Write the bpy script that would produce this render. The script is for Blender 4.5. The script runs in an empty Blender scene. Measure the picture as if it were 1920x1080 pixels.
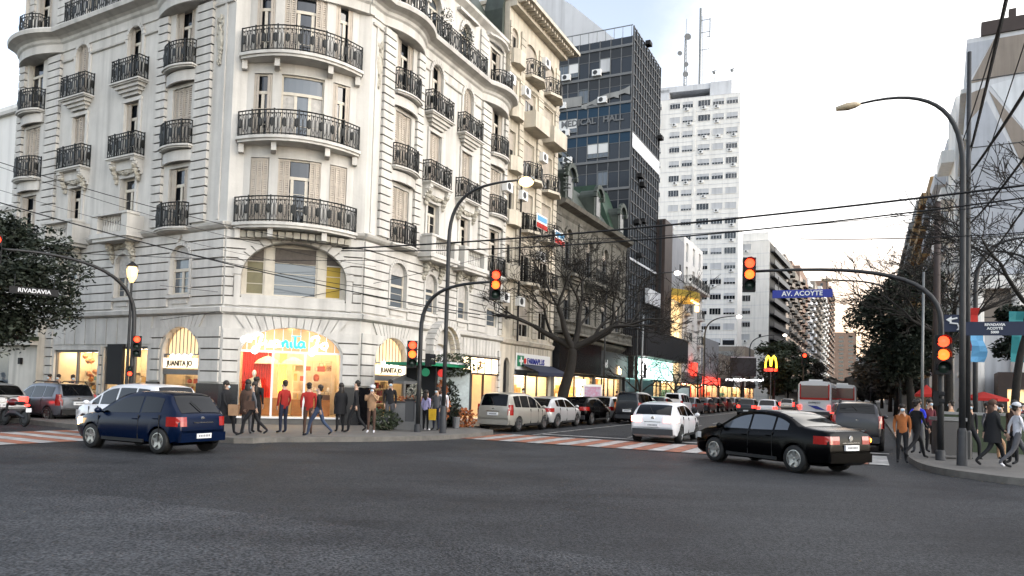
import bpy, math, random
from mathutils import Vector, Matrix
R = math.radians
S = bpy.context.scene
COL = S.collection
random.seed(7)

# ---------------------------------------------------------------- camera
F, PX, PY, EYE = 1400.0, 960.0, 667.0, 1.85
cd = bpy.data.cameras.new('camera'); cam = bpy.data.objects.new('camera', cd); COL.objects.link(cam)
pit, rol = R(2.46), math.atan(.029)
fw = Vector((0, math.cos(pit), math.sin(pit))); u0 = Vector((0, -math.sin(pit), math.cos(pit))); r0 = Vector((1, 0, 0))
rt = math.cos(rol)*r0 + math.sin(rol)*u0; upv = -math.sin(rol)*r0 + math.cos(rol)*u0
m = Matrix((rt, upv, -fw)).transposed().to_4x4(); m.translation = (0, 0, EYE)
cam.matrix_world = m
cd.sensor_width = 36; cd.lens = 36*F/1920; cd.shift_y = (PY-540)/1920; cd.clip_start = .1; cd.clip_end = 4000
S.camera = cam

# ---------------------------------------------------------------- world and sun (dusk, sun low at the far end of the avenue)
SUN_EL, SUN_AZ = R(24), R(118)
w = bpy.data.worlds.new('World'); S.world = w; w.use_nodes = True
nt = w.node_tree; bg = nt.nodes['Background']
sky = nt.nodes.new('ShaderNodeTexSky'); sky.sky_type = 'NISHITA'; sky.sun_disc = False
sky.sun_elevation = SUN_EL; sky.sun_rotation = SUN_AZ; sky.altitude = 20; sky.air_density = 1.0; sky.dust_density = 1.2; sky.ozone_density = 1.0
hs = nt.nodes.new('ShaderNodeHueSaturation'); hs.inputs['Saturation'].default_value = .55
nt.links.new(sky.outputs[0], hs.inputs['Color'])
# afterglow low over the far end of the avenue: the sky itself is warmer there
wt = nt.nodes.new('ShaderNodeTexCoord'); vd = nt.nodes.new('ShaderNodeVectorMath'); vd.operation = 'DOT_PRODUCT'
vd.inputs[1].default_value = (math.sin(R(25)), math.cos(R(25)), 0); nt.links.new(wt.outputs['Generated'], vd.inputs[0])
gr_ = nt.nodes.new('ShaderNodeMapRange'); gr_.inputs[1].default_value = .975; gr_.inputs[2].default_value = 1.0; nt.links.new(vd.outputs['Value'], gr_.inputs[0])
gm = nt.nodes.new('ShaderNodeMixRGB'); gm.blend_type = 'MULTIPLY'; gm.inputs[2].default_value = (1, .72, .5, 1)
# thin bright cloud veil filling the sky over the avenue and to the right, with a ragged edge
vv = nt.nodes.new('ShaderNodeVectorMath'); vv.operation = 'DOT_PRODUCT'; vv.inputs[1].default_value = (math.sin(R(36))*math.cos(R(14)), math.cos(R(36))*math.cos(R(14)), math.sin(R(14)))
nt.links.new(wt.outputs['Generated'], vv.inputs[0])
vn = nt.nodes.new('ShaderNodeTexNoise'); vn.inputs['Scale'].default_value = 3.5; vn.inputs['Detail'].default_value = 7; vn.inputs['Roughness'].default_value = .6; nt.links.new(wt.outputs['Generated'], vn.inputs['Vector'])
va = nt.nodes.new('ShaderNodeMath'); va.operation = 'MULTIPLY_ADD'; va.inputs[1].default_value = .09; nt.links.new(vn.outputs[0], va.inputs[0]); nt.links.new(vv.outputs['Value'], va.inputs[2])
vm = nt.nodes.new('ShaderNodeMapRange'); vm.interpolation_type = 'SMOOTHSTEP'; vm.inputs[1].default_value = .925; vm.inputs[2].default_value = 1.0; nt.links.new(va.outputs[0], vm.inputs[0])
vx = nt.nodes.new('ShaderNodeMixRGB'); vx.inputs[2].default_value = (5.6, 5.5, 5.4, 1); nt.links.new(vm.outputs[0], vx.inputs[0]); nt.links.new(hs.outputs[0], vx.inputs[1])
nt.links.new(gr_.outputs[0], gm.inputs[0]); nt.links.new(vx.outputs[0], gm.inputs[1]); nt.links.new(gm.outputs[0], bg.inputs['Color'])
bg.inputs['Strength'].default_value = .08
sd = bpy.data.lights.new('sun', 'SUN'); sd.energy = .66; sd.angle = R(160); sd.color = (1, .94, .85)
sun = bpy.data.objects.new('sun', sd); COL.objects.link(sun)
dv = Vector((math.sin(SUN_AZ)*math.cos(SUN_EL), math.cos(SUN_AZ)*math.cos(SUN_EL), math.sin(SUN_EL)))
sun.rotation_euler = dv.to_track_quat('Z', 'Y').to_euler()
S.view_settings.view_transform = 'Standard'; S.view_settings.look = 'None'; S.view_settings.gamma = 1
S.view_settings.exposure = 2.26
S.render.engine = 'CYCLES'; S.cycles.max_bounces = 5; S.cycles.diffuse_bounces = 3; S.cycles.glossy_bounces = 3
S.cycles.transmission_bounces = 3; S.cycles.caustics_reflective = False; S.cycles.caustics_refractive = False
S.cycles.sample_clamp_indirect = 4

# ---------------------------------------------------------------- materials
M = {}
def mat(name, col, rough=.7, metal=0, var=0, scale=3, bump=0, bscale=40, emit=0, ecol=None, stain=0, coat=0, spec=None, col2=None):
    m = bpy.data.materials.new(name); m.use_nodes = True; n = m.node_tree; b = n.nodes['Principled BSDF']
    b.inputs['Roughness'].default_value = rough; b.inputs['Metallic'].default_value = metal
    c = (*col, 1)
    b.inputs['Base Color'].default_value = c
    if coat: b.inputs['Coat Weight'].default_value = coat; b.inputs['Coat Roughness'].default_value = .04
    if spec is not None: b.inputs['Specular IOR Level'].default_value = spec
    if emit: b.inputs['Emission Color'].default_value = (*(ecol or col), 1); b.inputs['Emission Strength'].default_value = emit
    L = n.links
    if var or stain or bump:
        tc = n.nodes.new('ShaderNodeTexCoord')
    if var or stain:
        t = n.nodes.new('ShaderNodeTexNoise'); t.inputs['Scale'].default_value = scale; t.inputs['Detail'].default_value = 6
        t.inputs['Roughness'].default_value = .65
        L.new(tc.outputs['Object'], t.inputs['Vector'])
        rp = n.nodes.new('ShaderNodeValToRGB'); rp.color_ramp.elements[0].position = .3; rp.color_ramp.elements[1].position = .7
        lo = col2 or tuple(x*(1-var) for x in col)
        rp.color_ramp.elements[0].color = (*lo, 1); rp.color_ramp.elements[1].color = (*[min(1, x*(1+var*.35)) for x in col], 1)
        L.new(t.outputs['Fac'], rp.inputs['Fac']); out = rp.outputs['Color']
        if stain:
            mp = n.nodes.new('ShaderNodeMapping'); mp.inputs['Scale'].default_value = (2.2, 2.2, .16)
            L.new(tc.outputs['Object'], mp.inputs['Vector'])
            t2 = n.nodes.new('ShaderNodeTexNoise'); t2.inputs['Scale'].default_value = 1.0; t2.inputs['Detail'].default_value = 7
            t2.inputs['Roughness'].default_value = .55
            L.new(mp.outputs[0], t2.inputs['Vector'])
            r2 = n.nodes.new('ShaderNodeValToRGB'); r2.color_ramp.elements[0].position = .46; r2.color_ramp.elements[1].position = .72
            r2.color_ramp.elements[0].color = (0, 0, 0, 1); r2.color_ramp.elements[1].color = (stain, stain, stain, 1)
            L.new(t2.outputs['Fac'], r2.inputs['Fac'])
            mx = n.nodes.new('ShaderNodeMixRGB'); L.new(r2.outputs[0], mx.inputs['Fac']); L.new(out, mx.inputs[1])
            mx.inputs[2].default_value = (*[x*.35 for x in col], 1); out = mx.outputs[0]
        L.new(out, b.inputs['Base Color'])
    if bump:
        t = n.nodes.new('ShaderNodeTexNoise'); t.inputs['Scale'].default_value = bscale; t.inputs['Detail'].default_value = 4
        L.new(tc.outputs['Object'], t.inputs['Vector'])
        bp = n.nodes.new('ShaderNodeBump'); bp.inputs['Strength'].default_value = bump; bp.inputs['Distance'].default_value = .02
        L.new(t.outputs['Fac'], bp.inputs['Height']); L.new(bp.outputs[0], b.inputs['Normal'])
    M[name] = m; return m
mat('stone', (.62, .6, .56), .85, var=.14, scale=.7, stain=.42, bump=.25, bscale=12)
mat('stone_low', (.6, .57, .51), .85, var=.16, scale=.8, stain=.5, bump=.25, bscale=12)
mat('stone_trim', (.62, .6, .56), .8, var=.16, scale=1.2, stain=.38, bump=.2, bscale=20)
mat('ornament', (.5, .47, .4), .9, var=.3, scale=4, bump=.5, bscale=15)
mat('tan_stone', (.62, .56, .46), .85, var=.22, scale=.8, stain=.55, bump=.3, bscale=12)
mat('old_stone', (.17, .16, .135), .9, var=.4, scale=1, stain=.8, bump=.4, bscale=10)
mat('black_stone', (.015, .016, .02), .25, spec=.5)
mat('shutter', (.52, .46, .39), .75, var=.18, scale=3, stain=.3)
mat('frame_paint', (.62, .57, .48), .6, var=.12, scale=5)
mat('iron', (.018, .019, .018), .5, metal=.3)
mat('glass', (.02, .024, .03), .04, spec=.9)
mat('tower_glass', (.03, .036, .045), .22, spec=.5)
mat('glass_cool', (.12, .14, .16), .05, spec=.9)
mat('curtain', (.5, .48, .45), .9, var=.25, scale=7)
mat('dark', (.01, .01, .011), .8)
mat('dark_grey', (.035, .036, .04), .5)
mat('mid_grey', (.16, .165, .17), .6, var=.15, scale=3)
mat('yellow_blind', (.42, .29, .04), .7)
mat('amber_soft', (1, .7, .3), .5, emit=.8, ecol=(1, .55, .15))
mat('pole', (.035, .036, .038), .55, metal=.2, var=.3, scale=6)
mat('grey_pole', (.2, .21, .21), .5, metal=.4)
mat('rubber', (.012, .012, .012), .75)
mat('rim', (.45, .45, .44), .3, metal=.8)
mat('chrome', (.7, .7, .7), .15, metal=1)
mat('white', (.8, .8, .79), .5)
mat('plate', (.75, .76, .78), .4)
mat('red_lens', (.35, .012, .01), .15, coat=.6)
mat('red_lit', (.9, .03, .02), .3, emit=1.3, ecol=(1, .03, .02))
mat('clear_lens', (.7, .7, .68), .12, coat=.8)
mat('warm_lit', (1, .7, .4), .3, emit=2.5, ecol=(1, .62, .3))
mat('amber_lit', (1, .4, .05), .3, emit=2.2, ecol=(1, .25, .02))
mat('sig_red', (1, .1, .05), .3, emit=1.5, ecol=(1, .035, .012))
mat('sig_amber', (1, .15, .03), .3, emit=1.4, ecol=(1, .075, .012))
mat('lens_off', (.03, .05, .04), .2)
mat('lamp_on', (1, .85, .5), .3, emit=1.1, ecol=(1, .58, .2))
mat('lamp_pale', (1, .95, .85), .3, emit=2.2, ecol=(1, .92, .8))
mat('lamp_off', (.5, .4, .26), .3)
mat('white_lit', (1, 1, 1), .4, emit=1.6, ecol=(1, 1, 1))
mat('shop_light', (1, .8, .5), .4, emit=3.8, ecol=(1, .76, .5))
mat('shop_wall', (.8, .68, .5), .7, var=.2, scale=2)
mat('shop_pale', (.8, .7, .5), .6, var=.15, scale=2)
mat('shop_red', (.75, .03, .02), .6, var=.3, scale=3)
mat('wood_orange', (.5, .2, .05), .5, var=.3, scale=4)
mat('teal', (.02, .35, .42), .4, emit=.8, ecol=(.02, .5, .6))
mat('green_sign', (.01, .22, .1), .5)
mat('blue_sign', (.015, .03, .28), .45)
mat('navy', (.02, .028, .06), .7)
mat('orange_paint', (.4, .15, .08), .8, scale=2.2, bump=.2, var=.3, col2=(.12, .06, .045))
mat('white_paint', (.5, .49, .47), .8, scale=2.2, bump=.2, var=.3, col2=(.14, .14, .14))
mat('grime_pale', (.2, .16, .1), .9, var=.6, scale=9)
mat('kerb', (.16, .15, .135), .85, var=.35, scale=3, bump=.3)
mat('mansard', (.06, .075, .062), .6, var=.3, scale=2, stain=.5)
mat('mansard_green', (.025, .06, .035), .6, var=.3, scale=2)
mat('white_wall', (.85, .83, .79), .85, var=.08, scale=.3, stain=.25)
mat('pale_wall', (.64, .65, .67), .85, var=.1, scale=.3, stain=.35)
mat('beige_wall', (.3, .26, .22), .85, var=.2, scale=.3, stain=.5)
mat('pink_wall', (.3, .2, .15), .85, var=.15, scale=.2, stain=.3)
mat('ochre_wall', (.3, .19, .08), .85, var=.25, scale=.3, stain=.4)
mat('grey_wall', (.3, .31, .33), .85, var=.12, scale=.4, stain=.35)
mat('concrete', (.3, .3, .29), .85, var=.15, scale=.5, stain=.4)
mat('brown_slab', (.05, .032, .026), .6, var=.3, scale=1)
mat('bark', (.017, .014, .011), .9, var=.4, scale=6, bump=.6, bscale=14)
mat('leaf_dark', (.024, .036, .02), .7, var=.6, scale=2.5, col2=(.006, .01, .006))
mat('leaf_mid', (.045, .06, .03), .8, var=.4, scale=1.2)
mat('leaf_brown', (.06, .05, .038), .9, var=.4, scale=.5)
mat('leaf_pale', (.35, .34, .28), .8, var=.3, scale=6)
mat('skin', (.5, .32, .23), .6)
mat('hair', (.02, .014, .01), .6)
mat('red_fabric', (.4, .02, .015), .9)
mat('banner_blue', (.12, .35, .6), .8)
mat('banner_teal', (.02, .2, .22), .8)
mat('flower', (.35, .06, .04), .8, var=.6, scale=20, col2=(.4, .2, .05))
mat('poster', (.35, .4, .5), .6, var=.8, scale=6, col2=(.5, .1, .2))
mat('ad_panel', (.55, .62, .62), .35, var=.3, scale=4)
mat('gold', (.7, .42, .02), .5, emit=1.5, ecol=(1, .6, .03))
mat('mc_red', (.5, .02, .02), .5, emit=.8, ecol=(.9, .05, .03))
mat('grime', (.11, .105, .095), .9, var=.3, scale=3)
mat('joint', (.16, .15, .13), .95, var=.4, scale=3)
mat('tile', (.15, .142, .13), .75, var=.2, scale=2, bump=.15, bscale=30)

def asphalt():
    m = bpy.data.materials.new('asphalt'); m.use_nodes = True; n = m.node_tree; b = n.nodes['Principled BSDF']; L = n.links; b.inputs['Specular IOR Level'].default_value = .15
    tc = n.nodes.new('ShaderNodeTexCoord')
    big = n.nodes.new('ShaderNodeTexNoise'); big.inputs['Scale'].default_value = .35; big.inputs['Detail'].default_value = 8; big.inputs['Roughness'].default_value = .62
    fine = n.nodes.new('ShaderNodeTexNoise'); fine.inputs['Scale'].default_value = 38; fine.inputs['Detail'].default_value = 3
    vor = n.nodes.new('ShaderNodeTexVoronoi'); vor.inputs['Scale'].default_value = 55
    for t in (big, fine, vor): L.new(tc.outputs['Object'], t.inputs['Vector'])
    rp = n.nodes.new('ShaderNodeValToRGB'); e = rp.color_ramp.elements
    e[0].position = .34; e[0].color = (.026, .0268, .0287, 1); e[1].position = .64; e[1].color = (.046, .0473, .0497, 1)
    L.new(big.outputs[0], rp.inputs['Fac'])
    r2 = n.nodes.new('ShaderNodeValToRGB'); r2.color_ramp.elements[0].position = .4; r2.color_ramp.elements[0].color = (.55, .55, .55, 1)
    r2.color_ramp.elements[1].position = .62; r2.color_ramp.elements[1].color = (1.7, 1.7, 1.7, 1)
    L.new(fine.outputs[0], r2.inputs['Fac'])
    mx = n.nodes.new('ShaderNodeMixRGB'); mx.blend_type = 'MULTIPLY'; mx.inputs[0].default_value = 1
    L.new(rp.outputs[0], mx.inputs[1]); L.new(r2.outputs[0], mx.inputs[2])
    om = n.nodes.new('ShaderNodeMapping'); om.inputs['Rotation'].default_value = (0, 0, R(-30)); om.inputs['Scale'].default_value = (.25, 1.3, 1)
    on = n.nodes.new('ShaderNodeTexNoise'); on.inputs['Scale'].default_value = .8; on.inputs['Detail'].default_value = 8; on.inputs['Roughness'].default_value = .7
    L.new(tc.outputs['Object'], om.inputs['Vector']); L.new(om.outputs[0], on.inputs['Vector'])
    orp = n.nodes.new('ShaderNodeValToRGB'); orp.color_ramp.elements[0].position = .38; orp.color_ramp.elements[0].color = (.88, .875, .87, 1)
    orp.color_ramp.elements[1].position = .6; orp.color_ramp.elements[1].color = (1.1, 1.1, 1.1, 1); L.new(on.outputs[0], orp.inputs['Fac'])
    mo_ = n.nodes.new('ShaderNodeMixRGB'); mo_.blend_type = 'MULTIPLY'; mo_.inputs[0].default_value = 1; L.new(mx.outputs[0], mo_.inputs[1]); L.new(orp.outputs[0], mo_.inputs[2])
    L.new(mo_.outputs[0], b.inputs['Base Color'])
    rr = n.nodes.new('ShaderNodeMapRange'); rr.inputs[3].default_value = .5; rr.inputs[4].default_value = .8
    L.new(big.outputs[0], rr.inputs[0]); L.new(rr.outputs[0], b.inputs['Roughness'])
    bp = n.nodes.new('ShaderNodeBump'); bp.inputs['Strength'].default_value = .55; bp.inputs['Distance'].default_value = .012
    ad = n.nodes.new('ShaderNodeMath'); ad.operation = 'ADD'; L.new(fine.outputs[0], ad.inputs[0]); L.new(vor.outputs[0], ad.inputs[1])
    L.new(ad.outputs[0], bp.inputs['Height']); L.new(bp.outputs[0], b.inputs['Normal'])
    M['asphalt'] = m
    m2 = m.copy(); m2.name = 'asphalt_new'; M['asphalt_new'] = m2
    for x in m2.node_tree.nodes:
        if x.type == 'VALTORGB' and x.color_ramp.elements[0].color[0] < .1:
            x.color_ramp.elements[0].color = (.0265, .0275, .0298, 1); x.color_ramp.elements[1].color = (.0475, .049, .052, 1)
asphalt()
m3_ = M['asphalt_new'].copy(); M['asphalt_coarse'] = m3_; m3_.name = 'asphalt_coarse'
for x in m3_.node_tree.nodes:
    if x.type == 'VALTORGB': x.color_ramp.elements[1].color = tuple(q*1.12 for q in x.color_ramp.elements[1].color[:3])+(1,)
    if x.type == 'TEX_VORONOI': x.inputs['Scale'].default_value = 40
    if x.type == 'TEX_NOISE' and x.inputs['Scale'].default_value > 10: x.inputs['Scale'].default_value = 30
    if x.type == 'BUMP': x.inputs['Strength'].default_value = 1.0
# joints of the stone courses are real gaps with a dark strip set inside; street lamps and shops carry their own light

# ---------------------------------------------------------------- mesh helpers
class MB:
    """collects faces in world or local coordinates; .map turns (x, y, z) into the final point"""
    def __init__(s, mp=None): s.v = []; s.f = []; s.m = []; s.map = mp; s.cur = 0
    def add(s, vs, fs):
        b = len(s.v)
        s.v += [s.map(*p) if s.map else tuple(p) for p in vs]
        s.f += [tuple(b+i for i in f) for f in fs]; s.m += [s.cur]*len(fs)
        return s
    def box(s, x0, x1, y0, y1, z0, z1, step=None):
        n = 1 if not step else max(1, int(math.ceil(abs(x1-x0)/step)))
        xs = [x0+(x1-x0)*i/n for i in range(n+1)]
        vs = []
        for x in xs: vs += [(x, y0, z0), (x, y1, z0), (x, y1, z1), (x, y0, z1)]
        fs = [(0, 1, 2, 3), (4*n+3, 4*n+2, 4*n+1, 4*n)]
        for i in range(n):
            a = 4*i; c = a+4
            for k in range(4):
                l = (k+1) % 4; fs.append((a+l, a+k, c+k, c+l))
        return s.add(vs, fs)
    def prism(s, poly, y0, y1):
        """polygon in (x, z) extruded between y0 and y1"""
        n = len(poly); vs = [(x, y0, z) for x, z in poly]+[(x, y1, z) for x, z in poly]
        return s.add(vs, [tuple(range(n)), tuple(range(2*n-1, n-1, -1))]+[((i+1) % n, i, n+i, n+(i+1) % n) for i in range(n)])
    def plan(s, poly, z0, z1):
        """polygon in (x, y) extruded between z0 and z1"""
        n = len(poly); vs = [(x, y, z0) for x, y in poly]+[(x, y, z1) for x, y in poly]
        return s.add(vs, [tuple(range(n-1, -1, -1)), tuple(range(n, 2*n))]+[(i, (i+1) % n, n+(i+1) % n, n+i) for i in range(n)])
    def tube(s, pts, r, seg=6, cap=True):
        pts = [Vector(p) for p in pts]; n = len(pts)
        if n < 2: return s
        rr = r if isinstance(r, (list, tuple)) else [r]*n
        vs = []; ref = None
        for i, p in enumerate(pts):
            t = (pts[min(i+1, n-1)]-pts[max(i-1, 0)])
            t = t.normalized() if t.length > 1e-9 else Vector((0, 0, 1))
            if ref is None: ref = Vector((1, 0, 0)) if abs(t.x) < .8 else Vector((0, 1, 0))
            a = (ref-t*ref.dot(t)); a = a.normalized() if a.length > 1e-6 else t.orthogonal().normalized()
            ref = a; b = t.cross(a)
            for k in range(seg):
                th = 2*math.pi*k/seg; vs.append(tuple(p+(a*math.cos(th)+b*math.sin(th))*rr[i]))
        fs = []
        for i in range(n-1):
            for k in range(seg):
                l = (k+1) % seg; fs.append((i*seg+k, i*seg+l, (i+1)*seg+l, (i+1)*seg+k))
        if cap: fs += [tuple(range(seg-1, -1, -1)), tuple(range((n-1)*seg, n*seg))]
        return s.add(vs, fs)
    def lathe(s, prof, c=(0, 0, 0), seg=16, axis='z', cap=True):
        vs = []
        for r, h in prof:
            for k in range(seg):
                a = 2*math.pi*k/seg; x, y = r*math.cos(a), r*math.sin(a)
                vs.append({'z': (c[0]+x, c[1]+y, c[2]+h), 'y': (c[0]+x, c[1]+h, c[2]+y), 'x': (c[0]+h, c[1]+x, c[2]+y)}[axis])
        fs = []; n = len(prof)
        for i in range(n-1):
            for k in range(seg):
                l = (k+1) % seg; fs.append((i*seg+k, i*seg+l, (i+1)*seg+l, (i+1)*seg+k))
        if cap: fs += [tuple(range(seg)), tuple(range((n-1)*seg, n*seg))]
        return s.add(vs, fs)
    def blob(s, c, r, rough=.15, seg=10):
        vs = []; fs = []; st = max(4, seg//2)
        for i in range(st+1):
            ph = math.pi*i/st
            for k in range(seg):
                th = 2*math.pi*k/seg; q = 1+random.uniform(-rough, rough)
                vs.append((c[0]+r[0]*q*math.sin(ph)*math.cos(th), c[1]+r[1]*q*math.sin(ph)*math.sin(th), c[2]+r[2]*q*math.cos(ph)))
        for i in range(st):
            for k in range(seg):
                l = (k+1) % seg; fs.append((i*seg+k, (i+1)*seg+k, (i+1)*seg+l, i*seg+l))
        return s.add(vs, fs)
    def quad(s, a, b, c, d): return s.add([a, b, c, d], [(0, 1, 2, 3)])
    def build(s, name, mats, parent=None, smooth=False, loc=None):
        if not isinstance(mats, (list, tuple)): mats = [mats]
        me = bpy.data.meshes.new(name)
        vs = s.v
        inv = None
        if parent is not None and parent.get('_w') is not None: inv = Matrix([parent['_w'][i*4:i*4+4] for i in range(4)]).inverted()
        if inv is not None and s.map is not None: vs = [tuple(inv @ Vector(p)) for p in vs]
        elif loc is not None: vs = [tuple(Vector(p)-Vector(loc)) for p in vs]
        me.from_pydata(vs, [], s.f)
        for x in mats: me.materials.append(M[x] if isinstance(x, str) else x)
        if len(mats) > 1: me.polygons.foreach_set('material_index', s.m)
        if smooth: me.polygons.foreach_set('use_smooth', [True]*len(s.f))
        me.update()
        o = bpy.data.objects.new(name, me); COL.objects.link(o)
        if parent is not None: o.parent = parent
        if loc is not None and inv is None: o.location = loc
        return o

def tag(o, label=None, cat=None, group=None, kind=None):
    if label: o['label'] = label
    if cat: o['category'] = cat
    if group: o['group'] = group
    if kind: o['kind'] = kind
    return o
def empty(name, loc=(0, 0, 0), rz=0, label=None, cat=None, group=None, world=False):
    o = bpy.data.objects.new(name, None); COL.objects.link(o); o.location = loc; o.rotation_euler = (0, 0, rz)
    o.empty_display_size = .2
    tag(o, label, cat, group)
    if world:
        mw = Matrix.Translation(loc) @ Matrix.Rotation(rz, 4, 'Z')
        o['_w'] = [x for r in mw for x in r]
    return o
def kids(o): return [c for c in bpy.data.objects if c.parent == o]
def copy_tree(o, parent=None):
    c = o.copy(); COL.objects.link(c)
    if parent is not None: c.parent = parent
    for ch in o.children: copy_tree(ch, c)
    return c
def part_copy(o, parent, loc, rz=None):
    c = o.copy(); COL.objects.link(c); c.parent = parent; c.location = loc
    if rz is not None: c.rotation_euler = (0, 0, rz)
    return c
def text_mesh(txt, size, name, m, parent=None, loc=(0, 0, 0), rot=(R(90), 0, 0), ext=.01, align='CENTER', bold=0):
    cu = bpy.data.curves.new(name, 'FONT'); cu.body = txt; cu.size = size; cu.extrude = ext; cu.align_x = align; cu.align_y = 'CENTER'
    cu.resolution_u = 2; cu.offset = bold
    t = bpy.data.objects.new(name, cu); COL.objects.link(t)
    dg = bpy.context.evaluated_depsgraph_get(); me = bpy.data.meshes.new_from_object(t.evaluated_get(dg))
    bpy.data.objects.remove(t)
    me.materials.clear(); me.materials.append(M[m])
    o = bpy.data.objects.new(name, me); COL.objects.link(o)
    o.rotation_euler = rot; o.location = loc
    if parent is not None: o.parent = parent
    return o

# ---------------------------------------------------------------- plan of the place
C1 = Vector((-11.396, 29.2)); C2 = Vector((-6.288, 30.791))      # ends of the chamfered corner
def frame(o, d):
    d = Vector(d).normalized(); n = Vector((-d.y, d.x))            # x along the facade to the right, y into the building
    f = lambda x, y, z: (o.x+d.x*x+n.x*y, o.y+d.y*x+n.y*y, z)
    f.rz = math.atan2(d.y, d.x); f.o = o; f.d = d; f.n = n
    return f
dA = Vector((math.sin(R(25.6)), math.cos(R(25.6))))                # avenue running away
dR = Vector((math.sin(R(60.1)), -math.cos(R(60.1))))               # cross avenue, towards the corner
FR = frame(C2, dA); FL = frame(C1, dR); FC = frame(C1, C2-C1)
WC = (C2-C1).length
def A(s, u, z=0): return Vector(FR(s, -u, z))                      # avenue coordinates: s along, u out from the left building line
def Lp(s, u, z=0): return Vector(FL(-s, -u, z))                    # cross avenue: s away from the corner, u out
RZA, RZL = FR.rz, FL.rz
# ---------------------------------------------------------------- ground
def sheet(name, poly, z, m, label=None, kind='structure'):
    b = MB(); b.add([(p[0], p[1], z) for p in poly], [tuple(range(len(poly)))])
    o = b.build(name, m); o['kind'] = kind; return o
sheet('ground', [(-150, -60), (560, -60), (560, 950), (-150, 950)], -.02, 'asphalt_new')
# carriageway of newer, paler asphalt along the near side of the crossing
def strip(s0, s1, u0, u1, f, z=.004):
    return [f(s0, u0), f(s1, u0), f(s1, u1), f(s0, u1)]
def kerb_block(name, outline, h=.13):
    """pavement with a real kerb: slab plus granite edge"""
    z = 0
    b = MB(); n = len(outline)
    b.add([(p[0], p[1], -.05) for p in outline]+[(p[0], p[1], h) for p in outline],
          [tuple(range(n, 2*n))]+[(i, (i+1) % n, n+(i+1) % n, n+i) for i in range(n)])
    o = b.build(name, 'tile'); o['kind'] = 'structure'; return o
def arc(c, r, a0, a1, n):
    return [Vector((c[0]+r*math.cos(a0+(a1-a0)*i/n), c[1]+r*math.sin(a0+(a1-a0)*i/n))) for i in range(n+1)]
KERB_U = 3.6; KL = 3.4
def bez(p0, p1, p2, n=10): return [p0*(1-t)**2+p1*2*t*(1-t)+p2*t*t for t in [i/n for i in range(n+1)]]
# left block pavement: outline follows cross avenue kerb, rounded corner, avenue kerb
kl_far = Lp(90, KL).xy; kl_near = Lp(1.2, KL).xy; ka_near = A(1.6, KERB_U).xy; ka_far = A(420, KERB_U).xy
def isect(p, d, q, e):
    den = d.x*e.y-d.y*e.x; w_ = q-p; t = (w_.x*e.y-w_.y*e.x)/den; return p+d*t
def smooth_line(pts, n=5):
    out = []; P_ = [pts[0]]+pts+[pts[-1]]
    for i in range(1, len(P_)-2):
        a, b_, c, d = P_[i-1:i+3]
        for k in range(n):
            t = k/n
            out.append(.5*((2*b_)+(c-a)*t+(2*a-5*b_+4*c-d)*t*t+(3*b_-a-3*c+d)*t**3))
    return out+[pts[-1]]
corner_curve = smooth_line([Lp(8, 4.2).xy, Vector((-9.3, 22.5)), Vector((-7.1, 22.9)), Vector((-5.6, 23.6)), Vector((-4.2, 24.4)), Vector((-2.75, 25.5)),
    Vector((-1.75, 26.8)), Vector((-.9, 28.6)), A(1.6, 5.45).xy, A(2.3, 4.5).xy, A(3.1, 3.7).xy, A(6, 3.6).xy], 4)
left_kerb = [Lp(90, 4.2).xy]+corner_curve+[ka_far]
outl = left_kerb+[A(420, -60).xy, Lp(90, -60).xy]
kerb_block('left_pavement', outl)
def kerb_edge(name, line, w=.16, h=.145):
    """raised stone kerb laid along a line of points, on the right hand side of travel is the road"""
    b = MB(); vs = []; n = len(line)
    for i, p in enumerate(line):
        t = (line[min(i+1, n-1)]-line[max(i-1, 0)]).normalized(); nn = Vector((-t.y, t.x))
        a = p-nn*.02; c = p+nn*w
        vs += [(a.x, a.y, -.03), (a.x, a.y, h), (c.x, c.y, h), (c.x, c.y, -.03)]
    fs = []
    for i in range(n-1):
        for k in range(3): fs.append((4*i+k, 4*i+k+1, 4*i+k+5, 4*i+k+4))
    b.add(vs, fs); o = b.build(name, 'kerb'); o['kind'] = 'structure'; return o
kerb_edge('left_kerb', left_kerb)
# right block
RU = 20.1
KR0 = Vector((13.2, 15.7))
rc = [KR0+dR*40, KR0+dR*20]+smooth_line([KR0+dR*3, KR0, Vector((11.63, 16.94)), Vector((11.2, 17.8)), Vector((10.95, 18.8)), Vector((11.05, 20)), Vector((11.95, 22.4)), A(3.5, RU).xy, A(8, RU).xy], 4)+[A(420, RU).xy]
right_line = rc
kerb_block('right_pavement', right_line[::1]+[A(420, 80).xy, (KR0+dR*40+dA*90)])
kerb_edge('right_kerb', right_line[::-1])

# lanes of different asphalt in the crossing
sheet('dark_lane', [Lp(60, 19.9).xy, Lp(-60, 7.9).xy, Lp(-60, -4).xy, Lp(-25.6, 3.2).xy, Lp(-9.5, 7.2).xy, Lp(60, 12).xy], -.014, 'asphalt')
sheet('foreground_lane', [Lp(60, 19.9).xy, Lp(-60, 7.9).xy, Lp(-60, 50).xy, Lp(60, 50).xy], -.009, 'asphalt_coarse')
# sheet('avenue_surface', [A(-1.9, KERB_U-.3).xy, A(-1.9, RU+.3).xy, A(420, RU+.3).xy, A(420, KERB_U-.3).xy], -.008, 'asphalt_new')

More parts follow.
